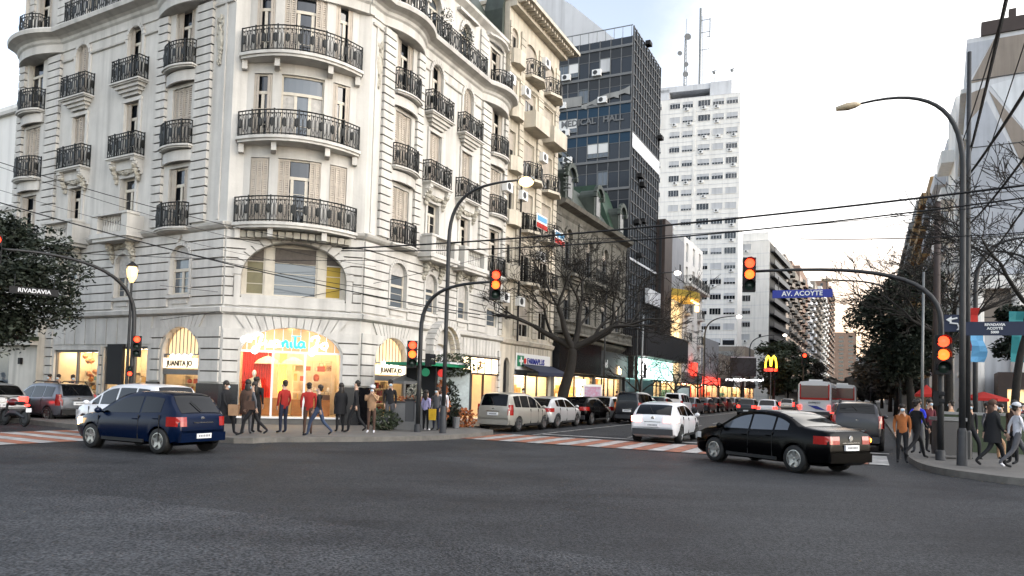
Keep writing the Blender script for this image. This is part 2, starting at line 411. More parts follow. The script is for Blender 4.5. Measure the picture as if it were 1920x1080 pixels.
# crossing stripes
def stripes(name, f, n, first, pitch, s0, s1, w):
    for col, off in (('orange_paint', 0), ('white_paint', pitch/2)):
        b = MB()
        for i in range(n):
            u = first+i*pitch+off
            p = [f(s0, u), f(s1, u), f(s1, u+w), f(s0, u+w)]
            b.add([(q.x, q.y, .002) for q in p], [(0, 1, 2, 3)])
        o = b.build(name+('_orange_stripes' if off == 0 else '_white_stripes'), col); o['kind'] = 'structure'
stripes('avenue_crossing', A, 13, 5.75, 1.06, -1.7, 1.9, .5)
stripes('cross_avenue_crossing', Lp, 17, 4.2, 1.06, -3.4, 1.0, .5)
b = MB()
def line(a, c, w=.12, z=.003):
    a = Vector(a[:2]); c = Vector(c[:2]); t = (c-a).normalized(); n = Vector((-t.y, t.x))*w/2
    b.add([(*(a-n), z), (*(c-n), z), (*(c+n), z), (*(a+n), z)], [(0, 1, 2, 3)])
line(A(2.3, 6.9), A(60, 6.9)); 
for s_ in range(0, 30): line(A(4+s_*6, 10.3), A(6.5+s_*6, 10.3)); line(A(4+s_*6, 13.6), A(6.5+s_*6, 13.6))
line(A(3.1, 7.0), A(3.1, 19.6), .35)
line(A(3.2, 17), A(60, 17))
o = b.build('lane_markings', 'white_paint'); o['kind'] = 'structure'

random.seed(31)
# litter, leaves and gum in the gutters, small pale chips on the road
b = MB()
for k in range(260):
    if k < 130: p = corner_curve[random.randrange(4, len(corner_curve)-6)]+Vector((random.uniform(-.1, .5), random.uniform(-.6, -.05)))
    elif k < 200: p = rc[random.randrange(6, len(rc)-3)]+Vector((random.uniform(-.6, -.05), random.uniform(-.3, .2)))
    else: p = Vector((random.uniform(-10, 10), random.uniform(7.5, 22)))
    a = random.uniform(0, 6.28); r_ = random.uniform(.012, .05) if k < 200 else random.uniform(.006, .022)
    b.add([(p.x+r_*math.cos(a+q)*random.uniform(.5, 1.2), p.y+r_*math.sin(a+q)*random.uniform(.5, 1.2), .004+random.uniform(0, .01)) for q in (0, 1.6, 3.1, 4.6)], [(0, 1, 2, 3)])
o = b.build('gutter_litter', 'grime_pale'); tag(o, 'fallen leaves and litter scattered along the gutters and road', 'litter', kind='stuff')
# ---------------------------------------------------------------- facade kit (x along, y into the building, z up)
def arch_pts(x0, x1, zs, zt, n=14, ex=2.0):
    """points of an arch from left springing to right springing"""
    c = (x0+x1)/2; a = (x1-x0)/2; h = zt-zs
    return [(c-a*math.cos(math.pi*i/n), zs+h*max(0, math.sin(math.pi*i/n))**(2/ex)) for i in range(n+1)]
def wall(b, x0, x1, z0, z1, ops, y=0, depth=.35, step=None):
    """front skin with real openings and their reveals. ops: (xa, xb, za, zb, spring or None)"""
    xs = sorted({x0, x1, *[o[0] for o in ops], *[o[1] for o in ops]}); xs = [x for x in xs if x0-1e-6 <= x <= x1+1e-6]
    if step:
        xx = [xs[0]]
        for a, c in zip(xs, xs[1:]):
            n = max(1, int(math.ceil((c-a)/step))); xx += [a+(c-a)*(i+1)/n for i in range(n)]
        xs = xx
    for a, c in zip(xs, xs[1:]):
        mid = (a+c)/2; hs = sorted((o[2], o[3]) for o in ops if o[0] < mid < o[1]); z = z0
        for lo, hi in hs+[(z1, z1)]:
            if lo > z+1e-6: b.quad((a, y, z), (c, y, z), (c, y, lo), (a, y, lo))
            z = max(z, hi)
    for o in ops:
        xa, xb, za, zb = o[:4]; sp = o[4] if len(o) > 4 else None
        if sp is None:
            pts = [(xa, za), (xa, zb)]+([(xa+(xb-xa)*i/6, zb) for i in range(1, 6)] if step else [])+[(xb, zb), (xb, za)]
        else:
            ap = arch_pts(xa, xb, sp, zb); pts = [(xa, za)]+ap+[(xb, za)]
            half = len(ap)//2
            for seq, cx in ((ap[:half+1], xa), (ap[half:], xb)):
                for p, q in zip(seq, seq[1:]):
                    b.add([(p[0], y, p[1]), (q[0], y, q[1]), (q[0], y, zb+.0), (p[0], y, zb+.0)], [(0, 1, 2, 3)])
        for p, q in zip(pts, pts[1:]): b.quad((p[0], y, p[1]), (q[0], y, q[1]), (q[0], y+depth, q[1]), (p[0], y+depth, p[1]))
        if za > z0+.01: b.quad((xa, y, za), (xb, y, za), (xb, y+depth, za), (xa, y+depth, za))
def courses(b, x0, x1, z0, z1, pitch, ops=(), out=.08, gap=.055, y=0, step=None, margin=0):
    """rusticated stone courses standing proud of the wall with dark-backed joints, cut around openings"""
    n = max(1, round((z1-z0)/pitch)); p = (z1-z0)/n
    for i in range(n):
        a = z0+i*p+gap/2; c = z0+(i+1)*p-gap/2
        iv = [[(x0, x0), (x1, x1)]]
        segs = [((x0, x0), (x1, x1))]
        for o in ops:
            xa, xb, za, zb = o[:4]; sp = o[4] if len(o) > 4 else None
            if c <= za or a >= zb+margin: continue
            def lim(z):
                if sp is None or z <= sp: return xa-margin, xb+margin
                cx = (xa+xb)/2; w_ = (xb-xa)/2+margin; h = zb-sp+margin; t = min(1, (z-sp)/h); k = w_*math.sqrt(max(0, 1-t*t)); return cx-k, cx+k
            la, ra = lim(a); lc, rc_ = lim(c)
            ns = []
            for L_, R_ in segs:
                if R_[0] <= min(la, lc) or L_[0] >= max(ra, rc_): ns.append((L_, R_)); continue
                if min(la, lc) > L_[0]: ns.append((L_, (la, lc)))
                if max(ra, rc_) < R_[0]: ns.append(((ra, rc_), R_))
            segs = ns
        for L_, R_ in segs:
            if R_[0]-L_[0] < .05 and R_[1]-L_[1] < .05: continue
            k = 1 if not step else max(1, int(math.ceil((R_[0]-L_[0])/step)))
            for j in range(k):
                t0, t1 = j/k, (j+1)/k
                l0 = L_[0]+(R_[0]-L_[0])*t0; r0_ = L_[0]+(R_[0]-L_[0])*t1; l1 = L_[1]+(R_[1]-L_[1])*t0; r1 = L_[1]+(R_[1]-L_[1])*t1
                vs = [(l0, y-out, a), (r0_, y-out, a), (r1, y-out, c), (l1, y-out, c), (l0, y+.01, a), (r0_, y+.01, a), (r1, y+.01, c), (l1, y+.01, c)]
                fs = [(0, 1, 2, 3), (4, 5, 1, 0), (3, 2, 6, 7)]
                if j == 0: fs.append((4, 0, 3, 7))
                if j == k-1: fs.append((1, 5, 6, 2))
                b.add(vs, fs)
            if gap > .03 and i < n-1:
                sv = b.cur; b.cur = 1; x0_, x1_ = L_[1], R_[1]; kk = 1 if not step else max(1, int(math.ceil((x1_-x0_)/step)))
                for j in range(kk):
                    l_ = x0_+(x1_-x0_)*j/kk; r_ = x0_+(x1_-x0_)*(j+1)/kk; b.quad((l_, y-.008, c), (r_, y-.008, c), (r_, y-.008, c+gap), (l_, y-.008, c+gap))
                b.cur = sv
def moulding(b, x0, x1, z, prof, y=0, step=None):
    """horizontal moulding; prof: list of (out, dz) from bottom to top"""
    n = 1 if not step else max(1, int(math.ceil((x1-x0)/step)))
    for j in range(n):
        a = x0+(x1-x0)*j/n; c = x0+(x1-x0)*(j+1)/n
        for p, q in zip(prof, prof[1:]): b.quad((a, y-p[0], z+p[1]), (c, y-p[0], z+p[1]), (c, y-q[0], z+q[1]), (a, y-q[0], z+q[1]))
    for x in (x0, x1): b.add([(x, y, z+prof[0][1])]+[(x, y-p[0], z+p[1]) for p in prof]+[(x, y, z+prof[-1][1])], [tuple(range(len(prof)+2))])
def bulge(f, x0, x1, sag):
    """facade map whose strip x0..x1 bows outwards by sag"""
    c = (x0+x1)/2; h = (x1-x0)/2
    def g(x, y, z):
        t = (x-c)/h
        if abs(t) < 1: y = y-sag*(1-t*t)
        return f(x, y, z)
    return g
def voussoirs(b, x0, x1, zs, zt, r, n, out=.06, y=0, top=None, k0=0, k1=1):
    """radial arch stones around an opening"""
    c = (x0+x1)/2; a = (x1-x0)/2; h = zt-zs
    for i in range(n):
        t0 = math.pi*(k0+(k1-k0)*(i+.06)/n); t1 = math.pi*(k0+(k1-k0)*(i+.94)/n)
        def P(t, e):
            x = c-(a+e)*math.cos(t); z = zs+(h+e)*math.sin(t)
            return x, z
        p, q = P(t0, 0), P(t1, 0)
        if top is None: P2, Q2 = P(t0, r), P(t1, r)
        else:
            def ray_(t):
                sn = max(.35, math.sin(t)); x = c-(a+.0)*math.cos(t)*1.0; z = zs+h*math.sin(t); dz = top-z
                return (x-(dz*math.cos(t)/sn)*.55, top)
            P2, Q2 = ray_(t0), ray_(t1)
        b.prism([p, q, Q2, P2], y-out, y+.01)

RAILN = 0
def railing(b, path, z, h=1.0, dens=.155):
    """wrought iron railing along a plan path [(x, y)]: rails, uprights with looped ovals and solid end panels"""
    P = [Vector(p) for p in path]; L_ = [0]
    for a, c in zip(P, P[1:]): L_.append(L_[-1]+(c-a).length)
    T = L_[-1]
    def at_(d):
        d = min(max(d, 0), T)
        for i in range(len(P)-1):
            if d <= L_[i+1]+1e-9:
                t = (d-L_[i])/max(1e-9, L_[i+1]-L_[i]); return P[i].lerp(P[i+1], t)
        return P[-1]
    n = max(2, int(T/dens)); st = [at_(T*i/n) for i in range(n+1)]
    for zz, r in ((z+h, .028), (z+h-.13, .014), (z+.07, .02)):
        b.tube([(p.x, p.y, zz) for p in P] if len(P) > 3 else [(p.x, p.y, zz) for p in st], r, 4)
    for i, p in enumerate(st):
        big = i % 6 == 0 or i == n
        w_ = .03 if big else .013
        b.box(p.x-w_, p.x+w_, p.y-w_, p.y+w_, z, z+h+(.05 if big else -.02))
        if i < n:
            q = st[i+1]; mm = (p+q)/2; e = (q-p)
            if i % 3 != 2:
                k = .3
                lo, hi = z+.16, z+h-.2
                pts = [mm-e*k, mm-e*k*.9, mm, mm+e*k*.9, mm+e*k]
                for sg in (-1, 1):
                    b.tube([(mm.x, mm.y, lo), (mm.x+sg*e.x*k, mm.y+sg*e.y*k, lo+.15), (mm.x+sg*e.x*k, mm.y+sg*e.y*k, hi-.15), (mm.x, mm.y, hi)], .013, 3, False)
            else:
                b.blob((mm.x, mm.y, z+h*.52), (abs(e.x)*.42+.02, abs(e.y)*.42+.02, h*.2), .1, 6)
            b.blob((mm.x, mm.y, z+h-.165), (.035, .035, .03), .1, 4)

def win_frame(fm, x0, x1, z0, z1, y, kind, root, spring=None, step=None, transom=.28, leaves=2, open_=False, glass='glass', blind_m='curtain'):
    """a window or balcony door: frame (part) > pane, shutter"""
    b = MB(fm); w_ = x1-x0; t = .07
    zt = z1-(z1-z0)*transom
    b.box(x0, x0+t, y, y+.1, z0, z1); b.box(x1-t, x1, y, y+.1, z0, z1)
    b.box(x0+t, x1-t, y, y+.1, z1-t, z1, step); b.box(x0+t, x1-t, y, y+.1, z0, z0+t, step)
    b.box(x0+t, x1-t, y-.01, y+.09, zt-.06, zt+.06, step)
    for i in range(1, leaves):
        xc = x0+w_*i/leaves; b.box(xc-.06, xc+.06, y+.005, y+.095, z0+t, zt-.06)
    for k in range(1, 3):
        zz = z0+(zt-z0)*k/3; b.box(x0+t, x1-t, y+.03, y+.06, zz-.012, zz+.012, step)
    if spring is not None:
        ap = arch_pts(x0, x1, spring, z1, 10)
        for p, q in zip(ap, ap[1:]):
            b.add([(p[0], y-.01, p[1]-.09), (q[0], y-.01, q[1]-.09), (q[0], y-.01, z1+.1), (p[0], y-.01, z1+.1)], [(0, 1, 2, 3)])
    fr = b.build('window', 'frame_paint', root)
    g = MB(fm)
    if step:
        n = int(math.ceil(w_/step))
        for i in range(n): g.quad((x0+w_*i/n, y+.05, z0), (x0+w_*(i+1)/n, y+.05, z0), (x0+w_*(i+1)/n, y+.05, z1), (x0+w_*i/n, y+.05, z1))
    else: g.quad((x0, y+.05, z0), (x1, y+.05, z0), (x1, y+.05, z1), (x0, y+.05, z1))
    gl = g.build('pane', glass, None)
    reparent(gl, fr, root)
    if kind != 'glass':
        s = MB(fm)
        def louvre(a, c, zz0, zz1, yy):
            s.box(a, a+.05, yy, yy+.05, zz0, zz1); s.box(c-.05, c, yy, yy+.05, zz0, zz1)
            for q in (zz0, (zz0+zz1)/2, zz1-.07): s.box(a+.05, c-.05, yy+.003, yy+.047, q, q+.07)
            n = max(3, int((zz1-zz0)/.09)); ph_ = (zz1-zz0-.1)/n
            for i in range(n):
                zz = zz0+.05+ph_*i; s.quad((a+.05, yy+.04, zz+ph_), (c-.05, yy+.04, zz+ph_), (c-.05, yy+.012, zz), (a+.05, yy+.012, zz))
        if kind == 'closed':
            n = 4 if w_ > 1 else 3
            n = max(n, int(round(w_/.34)))
            for i in range(n):
                louvre(x0+.02+(w_-.04)*i/n, x0+.02+(w_-.04)*(i+1)/n-.01, z0+.02, z1-.03, y-.09-(.03 if i % 2 else 0))
        elif kind == 'side':
            k = w_*.27
            for a, c in ((x0, x0+k/2), (x0+k/2+.01, x0+k), (x1-k, x1-k/2), (x1-k/2+.01, x1)): louvre(a, c, z0+.02, z1-.03, y-.09)
        elif kind == 'roller':
            zz = z0+(z1-z0)*random.uniform(.45, .75)
            s.box(x0+t, x1-t, y-.03, y-.005, zz, z1-t*.5, step)
        elif kind == 'curtain':
            s.cur = 0
            for a, c in ((x0+t, x0+w_*.34), (x1-w_*.34, x1-t)):
                n = 5
                for i in range(n):
                    xa = a+(c-a)*i/n; xb = a+(c-a)*(i+1)/n; dy = .02*(i % 2)
                    s.quad((xa, y+.035+dy*.3, z0), (xb, y+.042-dy*.3, z0), (xb, y+.042-dy*.3, zt), (xa, y+.035+dy*.3, zt))
        sh = s.build('blind' if kind in ('roller', 'curtain') else 'shutter', blind_m if kind in ('roller', 'curtain') else 'shutter', None)
        reparent(sh, fr, root)
    return fr
def reparent(o, par, root):
    """o was built in world coordinates: move its mesh into root space and hang it under par"""
    inv = Matrix([root['_w'][i*4:i*4+4] for i in range(4)]).inverted()
    o.data.transform(inv); o.parent = par
def balcony(fm, x0, x1, z, out, root, sag=0, t=.16, iron=True, bracket='block', h=1.0, name='balcony', y=0):
    """slab (part) > railing, bracket"""
    n = 12 if sag else 1
    def edge(k=0.0):
        return [(x0-k+(x1-x0+2*k)*i/n, y-out-k-sag*(1-(2*i/n-1)**2)) for i in range(n+1)]
    b = MB(fm); e = edge()
    b.plan([(x0, y)]+e+[(x1, y)], z-t*.55, z); e2 = edge(-.06); b.plan([(x0+.06, y)]+e2+[(x1-.06, y)], z-t, z-t*.55)
    sl = b.build(name, 'stone_trim', root)
    if iron:
        r = MB(fm); e3 = edge(-.07); railing(r, [(x0+.07, y)]+e3+[(x1-.07, y)], z, h)
        ro = r.build('railing', 'iron', None); reparent(ro, sl, root)
    if bracket:
        k = MB(fm)
        if bracket == 'block':
            for xx in (x0+.12, x1-.32): k.prism([(xx, z-t), (xx+.2, z-t), (xx+.2, z-t-.35), (xx, z-t-.35)], y-out*.75, y)
        elif bracket == 'console':
            for xx in (x0+.1, x1-.35):
                for i in range(5): k.box(xx, xx+.25, y-out*(.85-.17*i), y, z-t-.13*(i+1), z-t-.13*i)
                k.blob((xx+.125, y-out*.5, z-t-.2), (.15, .17, .15), .2, 8)
            k.box(x0+.35, x1-.35, y-out*.45, y, z-t-.4, z-t)
        elif bracket == 'skirt':
            m_ = (x0+x1)/2; w_ = (x1-x0)/2
            for i in range(3): k.box(x0+.2+.14*i, x1-.2-.14*i, y-out*(.7-.2*i), y, z-t-.14*(i+1), z-t-.14*i)
        ko = k.build('bracket', 'stone_trim', None); reparent(ko, sl, root)
    return sl

# ---------------------------------------------------------------- the corner building
CB = empty('corner_building', (C1.x, C1.y, 0), FC.rz, 'cream stone apartment block with a rounded corner bay, iron balconies and lit shop windows', 'building', world=True)
Z1, Z2, ZL = 4.45, 7.9, (8.0, 11.4, 14.75); ZC = 18.2; ZTOP = 21.8
# -- walls
def main_walls():
    b = MB(FC)
    W_ = WC
    shop = (.72, 4.58, .42, 4.0, 2.9)
    wall(b, 0, W_, .0, Z1, [shop], 0, .3)
    ent = (.62, 4.7, 5.25, 7.45, 6.0)
    wall(b, 0, W_, Z1, Z2, [ent], 0, .55)
    bw = MB(bulge(FC, .55, 4.8, .55))
    wins = []
    for zl in ZL:
        t = zl+(2.75 if zl > 14 else 2.7)
        wins += [(.8, 1.5, zl+.05, t), (1.85, 3.5, zl+.05, t), (3.85, 4.55, zl+.05, t)]
    bw.v, bw.f, bw.m = b.v, b.f, b.m
    wall(bw, 0, W_, Z2, ZC, wins, 0, .22, step=.35)
    b2 = MB(FL); b2.v, b2.f, b2.m = b.v, b.f, b.m
    LW = 15.9
    ops = [(-3.66, -1.3, .45, 3.95, 2.8), (-7.7, -4.6, .15, 3.15), (-11.6, -8.1, .15, 3.0)]
    wall(b2, -LW, 0, 0, Z1, ops, 0, .3)
    ops = [(-3.25, -2.05, 5.3, 7.3, 6.75), (-7.05, -6.05, 5.3, 7.2, 6.7), (-10.95, -9.95, 5.3, 7.2, 6.7), (-15.1, -13.9, 5.3, 7.2)]
    wall(b2, -LW, 0, Z1, Z2, ops, 0, .35)
    ops = []
    for k, zl in enumerate(ZL):
        ops += [(-3.75, -2.5, zl+.05, zl+2.6), (-15.2, -13.9, zl+.05, zl+2.6)]
        for c in (-6.5, -10.5):
            ops.append((c-.5, c+.5, zl+(.75 if k == 0 else .05), zl+(2.55 if k < 2 else 2.6), None if k < 2 else zl+2.1))
    wall(b2, -LW, 0, Z2, ZC, ops, 0, .3)
    wall(b2, -LW, 0, ZC, ZTOP, [(-3.75, -2.5, ZC+.5, ZC+2.7), (-15.2, -13.9, ZC+.5, ZC+2.7)]+[(c-.5, c+.5, ZC+.5, ZC+2.6, ZC+2.0) for c in (-6.5, -10.5)], .25, .3)
    b3 = MB(FR); b3.v, b3.f, b3.m = b.v, b.f, b.m
    RW = 12.95
    ops = [(1.1, 3.55, .45, 3.9, 2.75), (5.35, 7.35, .15, 3.9, 3.0), (8.5, 12.6, .15, 3.45)]
    wall(b3, 0, RW, 0, Z1, ops, 0, .3)
    ops = [(1.9, 3.15, 5.2, 7.25, 6.7), (4.75, 5.75, 5.3, 7.15, 6.7), (7.85, 8.85, 5.3, 7.15, 6.7), (11.2, 12.4, 5.2, 7.15)]
    wall(b3, 0, RW, Z1, Z2, ops, 0, .35)
    ops = []
    for k, zl in enumerate(ZL):
        ops += [(1.95, 3.2, zl+.05, zl+2.6), (11.15, 12.4, zl+.05, zl+2.6)]
        for c in (5.25, 8.35):
            ops.append((c-.5, c+.5, zl+(.75 if k == 0 else .05), zl+2.55, None if k < 2 else zl+2.1))
    wall(b3, 0, RW, Z2, ZC, ops, 0, .3)
    wall(b3, 0, RW, ZC, ZTOP, [(1.95, 3.2, ZC+.5, ZC+2.7), (11.15, 12.4, ZC+.5, ZC+2.7)]+[(c-.5, c+.5, ZC+.5, ZC+2.6, ZC+2.0) for c in (5.25, 8.35)], .25, .3)
    bb = MB(FC); bb.v, bb.f, bb.m = b.v, b.f, b.m
    wall(bb, 0, W_, ZC, ZTOP, [(1.85, 3.5, ZC+.5, ZC+2.7)], .25, .3)
    # far left end and right end walls, flat roof
    b2.quad((-LW, 0, 0), (-LW, 14, 0), (-LW, 14, ZTOP), (-LW, 0, ZTOP))
    b3.quad((RW, 0, ZC), (RW, 12, ZC), (RW, 12, ZTOP), (RW, 0, ZTOP))
    pts = [FL(-LW, .25, 0), FL(0, .25, 0), FR(0, .25, 0), FR(RW, .25, 0), FR(RW, 12, 0), FL(-LW, 14, 0)]
    q = MB(lambda x, y, z: (x, y, z)); q.v, q.f, q.m = b.v, b.f, b.m
    q.add([(p[0], p[1], ZTOP) for p in pts], [tuple(range(6))])
    b.build('wall', 'stone', CB)
main_walls()
# -- stone courses, pilasters, mouldings
def stonework():
    b = MB(FC); W_ = WC; LW = 15.9; RW = 12.95
    sets = {}
    def on(f):
        x = MB(f); x.v, x.f, x.m = b.v, b.f, b.m; return x
    c_, l_, r_ = on(FC), on(FL), on(FR)
    # ground floor courses
    courses(c_, .06, W_-.06, 1.72, Z1-.55, .43, [(.72, 4.58, .4, 4.0, 2.9)], margin=.1)
    courses(l_, -4.35, -.06, 1.72, Z1-.5, .43, [(-3.66, -1.3, .4, 3.95, 2.8)], margin=.12)
    courses(l_, -LW, -11.75, 1.0, Z1-.5, .43)
    for a, c in ((-8.0, -7.8),): courses(l_, a, c, .6, 3.2, .43)
    courses(r_, .06, 5.2, 1.72, Z1-.5, .43, [(1.1, 3.55, .4, 3.9, 2.75)], margin=.12)
    courses(r_, 7.5, 8.4, 1.0, Z1-.5, .43); courses(r_, 12.65, RW, 1.0, Z1-.5, .43)
    voussoirs(c_, .72, 4.58, 2.9, 4.0, .4, 13, .07, top=Z1-.04, k0=.2, k1=.8)
    voussoirs(l_, -3.66, -1.3, 2.8, 3.95, .4, 11, .07, top=Z1-.04, k0=.22, k1=.78)
    voussoirs(r_, 1.1, 3.55, 2.75, 3.9, .4, 11, .07, top=Z1-.04, k0=.22, k1=.78)
    for i in range(11): r_.box(8.6+.36*i, 8.6+.36*i+.32, -.06, .01, 3.55, Z1-.04)
    for i in range(9): l_.box(-11.5+.8*i, -11.5+.8*i+.74, -.04, .01, 3.25, Z1-.04)
    # string course
    prof = [(.0, -.04), (.1, 0), (.2, .06), (.22, .22), (.1, .27), (0, .3)]
    moulding(c_, -.02, W_+.02, Z1, prof); moulding(l_, -LW, .1, Z1, prof); moulding(r_, -.1, 5.1, Z1, prof); moulding(r_, 7.8, RW, Z1, prof)
    # entresol courses
    courses(c_, .03, W_-.03, Z1+.32, Z2-.12, .39, [(.62, 4.7, 5.25, 7.45, 6.0)], margin=.28)
    ol = [(-3.25, -2.05, 4.6, 7.3, 6.75), (-7.05, -6.05, 4.6, 7.2, 6.7), (-10.95, -9.95, 4.6, 7.2, 6.7), (-15.1, -13.9, 4.6, 7.2)]
    courses(l_, -LW, -.03, Z1+.32, Z2-.12, .39, ol, margin=.16)
    orr = [(1.9, 3.15, 4.6, 7.25, 6.7), (4.75, 5.75, 4.6, 7.15, 6.7), (7.85, 8.85, 4.6, 7.15, 6.7), (11.2, 12.4, 4.6, 7.15)]
    courses(r_, .03, RW, Z1+.32, Z2-.12, .39, orr, margin=.16)
    # archivolts round the small arched windows and panels below them
    for f_, lst in ((l_, ol[:3]), (r_, orr[:3])):
        for xa, xb, za, zb, sp in lst:
            voussoirs(f_, xa, xb, sp, zb, .13, 14, .1)
            for xx in (xa-.13, xb+.005): f_.box(xx, xx+.125, -.1, .01, 5.3, sp)
            f_.box(xa-.16, xb+.16, -.12, .01, 5.14, 5.26); f_.box(xa+.1, xb-.1, -.05, .01, 4.9, 5.08)
    voussoirs(c_, .62, 4.7, 6.0, 7.45, .3, 17, .12)
    for xx in (.38, 4.71): c_.box(xx, xx+.23, -.1, .01, Z1+.32, 6.0)
    for a, c in ((.9, 1.55), (1.85, 3.55), (3.85, 4.45)): c_.box(a, c, .3, .4, 4.85, 5.1)
    c_.box(.66, 4.66, -.08, .02, 5.12, 5.24)
    # rusticated pilasters of the upper floors
    for f_, lst in ((l_, ((-2.2, -1.25), (-4.75, -4.1), (-13.3, -12.2), (-LW+.02, -15.35))), (r_, ((.85, 1.65), (3.5, 4.05), (9.85, 10.85), (12.6, RW)))):
        for a, c in lst:
            for z0, z1 in ((Z2+.25, ZC-.95),): courses(f_, a, c, z0, z1, .36, out=.14, gap=.06)
            courses(f_, a+.05, c-.05, ZC+.45, ZTOP-.5, .36, out=.1, gap=.045, y=.25)
    # plain lesenes beside the rotunda and sunk panels
    for f_, x in ((l_, -.55), (r_, .4)): f_.box(x-.07, x+.07, -.05, .01, Z2+.3, ZC-1.1)
    # cornices: piano nobile band and main cornice
    p2 = [(.0, -.12), (.12, -.06), (.22, .04), (.26, .14), (.0, .2)]
    moulding(c_, -.02, .45, Z2, p2); moulding(c_, 4.9, W_+.02, Z2, p2); moulding(l_, -LW, .08, Z2, p2); moulding(r_, -.08, RW, Z2, p2)
    p3 = [(-.6, -.92), (0, -.9), (.06, -.88), (.06, -.5), (.14, -.42), (.18, -.3), (.3, -.22), (.62, -.12), (.66, .05), (.6, .12), (0, .16)]
    def cornice(fm, x0, x1, sag=0):
        g = MB(bulge(fm, x0, x1, sag) if sag else fm); g.v, g.f, g.m = b.v, b.f, b.m
        moulding(g, x0, x1, ZC, p3, step=.3 if sag else None)
    cornice(FC, -.1, W_+.1, .55)
    for fm, lst in ((FL, ((-1.2, .2, 0), (-4.9, -1.2, .45), (-12.2, -4.9, 0), (-LW-.2, -12.2, .5))), (FR, ((-.2, .85, 0), (.85, 4.1, .45), (4.1, 9.8, 0), (9.8, RW+.1, .45)))):
        for a, c, sg in lst: cornice(fm, a, c, sg)
    # frieze bands between pilasters under the cornice
    for f_, lst in ((l_, ((-12.1, -11.2), (-9.8, -7.2), (-5.8, -4.8))), (r_, ((4.1, 4.6), (5.9, 7.7), (9.0, 9.8)))):
        for a, c in lst: moulding(f_, a, c, 16.75, [(0, 0), (.08, .03), (.1, .1), (0, .14)])
    for f_, lst in ((l_, ((-1.15, -.05),)), (r_, ((.05, .8),))):
        for a, c in lst: moulding(f_, a, c, 16.95, [(0, 0), (.08, .03), (.1, .1), (0, .14)])
    # window surrounds
    for f_, cs in ((l_, (-6.5, -10.5)), (r_, (5.25, 8.35))):
        for c in cs:
            for k, zl in enumerate(ZL):
                top = zl+2.55
                for sx in (-.68, .52): f_.box(c+sx, c+sx+.16, -.07, .01, zl+(.7 if k == 0 else .0), top-(.0 if k < 2 else .45))
                if k < 2: f_.box(c-.7, c+.7, -.09, .01, top, top+.16)
                else: voussoirs(f_, c-.5, c+.5, zl+2.1, zl+2.6, .18, 10, .09)
            # attic: arched surround with hood
            voussoirs(f_, c-.5, c+.5, ZC+2.0, ZC+2.6, .22, 10, .12, y=.25)
            f_.box(c-1.0, c+1.0, .0, .26, ZC+2.95, ZC+3.1)
    for f_, c in ((l_, -3.1), (l_, -14.55), (r_, 2.57), (r_, 11.78)):
        g = MB(bulge(FL if f_ is l_ else FR, c-1.0, c+1.0, .22)); g.v, g.f, g.m = b.v, b.f, b.m
        for zl in ZL[1:]: g.box(c-.95, c+.95, -.1, .0, zl-.62, zl-.18, .25)
        moulding(g, c-1.25, c+1.25, ZC+3.0, [(0, -.1), (.1, 0), (.3, .1), (.32, .2), (0, .25)], y=.25, step=.25)
    # top cornice
    for f_, a, c in ((c_, -.1, W_+.1), (l_, -LW, .1), (r_, -.1, RW)):
        moulding(f_, a, c, ZTOP, [(0, -.3), (.12, -.2), (.3, -.05), (.32, .1), (0, .15)], y=.25)
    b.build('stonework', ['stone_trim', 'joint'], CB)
    # dark granite plinth
    p = MB(FC)
    def onp(f):
        x = MB(f); x.v, x.f, x.m = p.v, p.f, p.m; return x
    pc, pl, pr = onp(FC), onp(FL), onp(FR)
    for fm, a, c in ((FC, -.03, .7), (FC, 4.6, W_+.03), (FL, -1.28, .05), (FL, -4.5, -3.68), (FR, -.05, 1.08), (FR, 3.57, 5.25)):
        p = MB(fm); p.box(a, c, -.09, .02, .1, 1.68); p.build('plinth', 'black_stone', CB)
    q = MB(FC); q.box(.72, 4.58, -.04, .02, .1, .36); q.build('shop_base', 'tile', CB)
    q = MB(FC); q.box(.68, 4.62, -.1, .2, .36, .43); q.build('shop_sill', 'white', CB)
stonework()
# -- reliefs beside the rotunda
def relief(fm, x, z):
    b = MB(fm)
    for i in range(26):
        t = i/25; b.blob((x+random.uniform(-.16, .16)*(1-.5*t), -.03, z-t*1.9), (.09, .06, .11), .35, 6)
    b.tube([(x-.2, -.03, z), (x-.22, -.03, z-.8), (x-.1, -.03, z-1.3)], .03, 5); b.tube([(x+.2, -.03, z), (x+.22, -.03, z-.8), (x+.1, -.03, z-1.3)], .03, 5)
    b.blob((x, -.05, z-1.0), (.17, .05, .45), .1, 10); b.build('relief', 'ornament', CB)
relief(FL, -.85, 16.5); relief(FR, .58, 16.4)
# -- garlands and shell ornament over the balcony consoles
for fm, cs in ((FL, (-6.5, -10.5)), (FR, (5.25, 8.35))):
    for c in cs:
        b = MB(fm)
        for k in range(14): b.blob((c-.6+1.2*k/13, -.13, 10.95-.18*math.sin(math.pi*k/13)), (.1, .1, .12), .35, 6)
        b.build('garland', 'ornament', CB); b = MB(fm)
        for k in range(10): b.blob((c-.5+1.0*k/9, -.1, 7.5+.1*math.sin(math.pi*k/9)), (.09, .08, .12), .35, 6)
        b.build('garland', 'ornament', CB)
        for sx in (-.75, .75):
            b = MB(fm)
            for i in range(4): b.blob((c+sx, -.25+.05*i, 10.95-.17*i), (.13, .2-.03*i, .13), .25, 8)
            b.build('console', 'ornament', CB); b = MB(fm)
            for i in range(5): b.blob((c+sx*.95, -.3+.05*i, 7.55-.16*i), (.14, .22-.03*i, .14), .3, 8)
            b.build('console', 'ornament', CB)
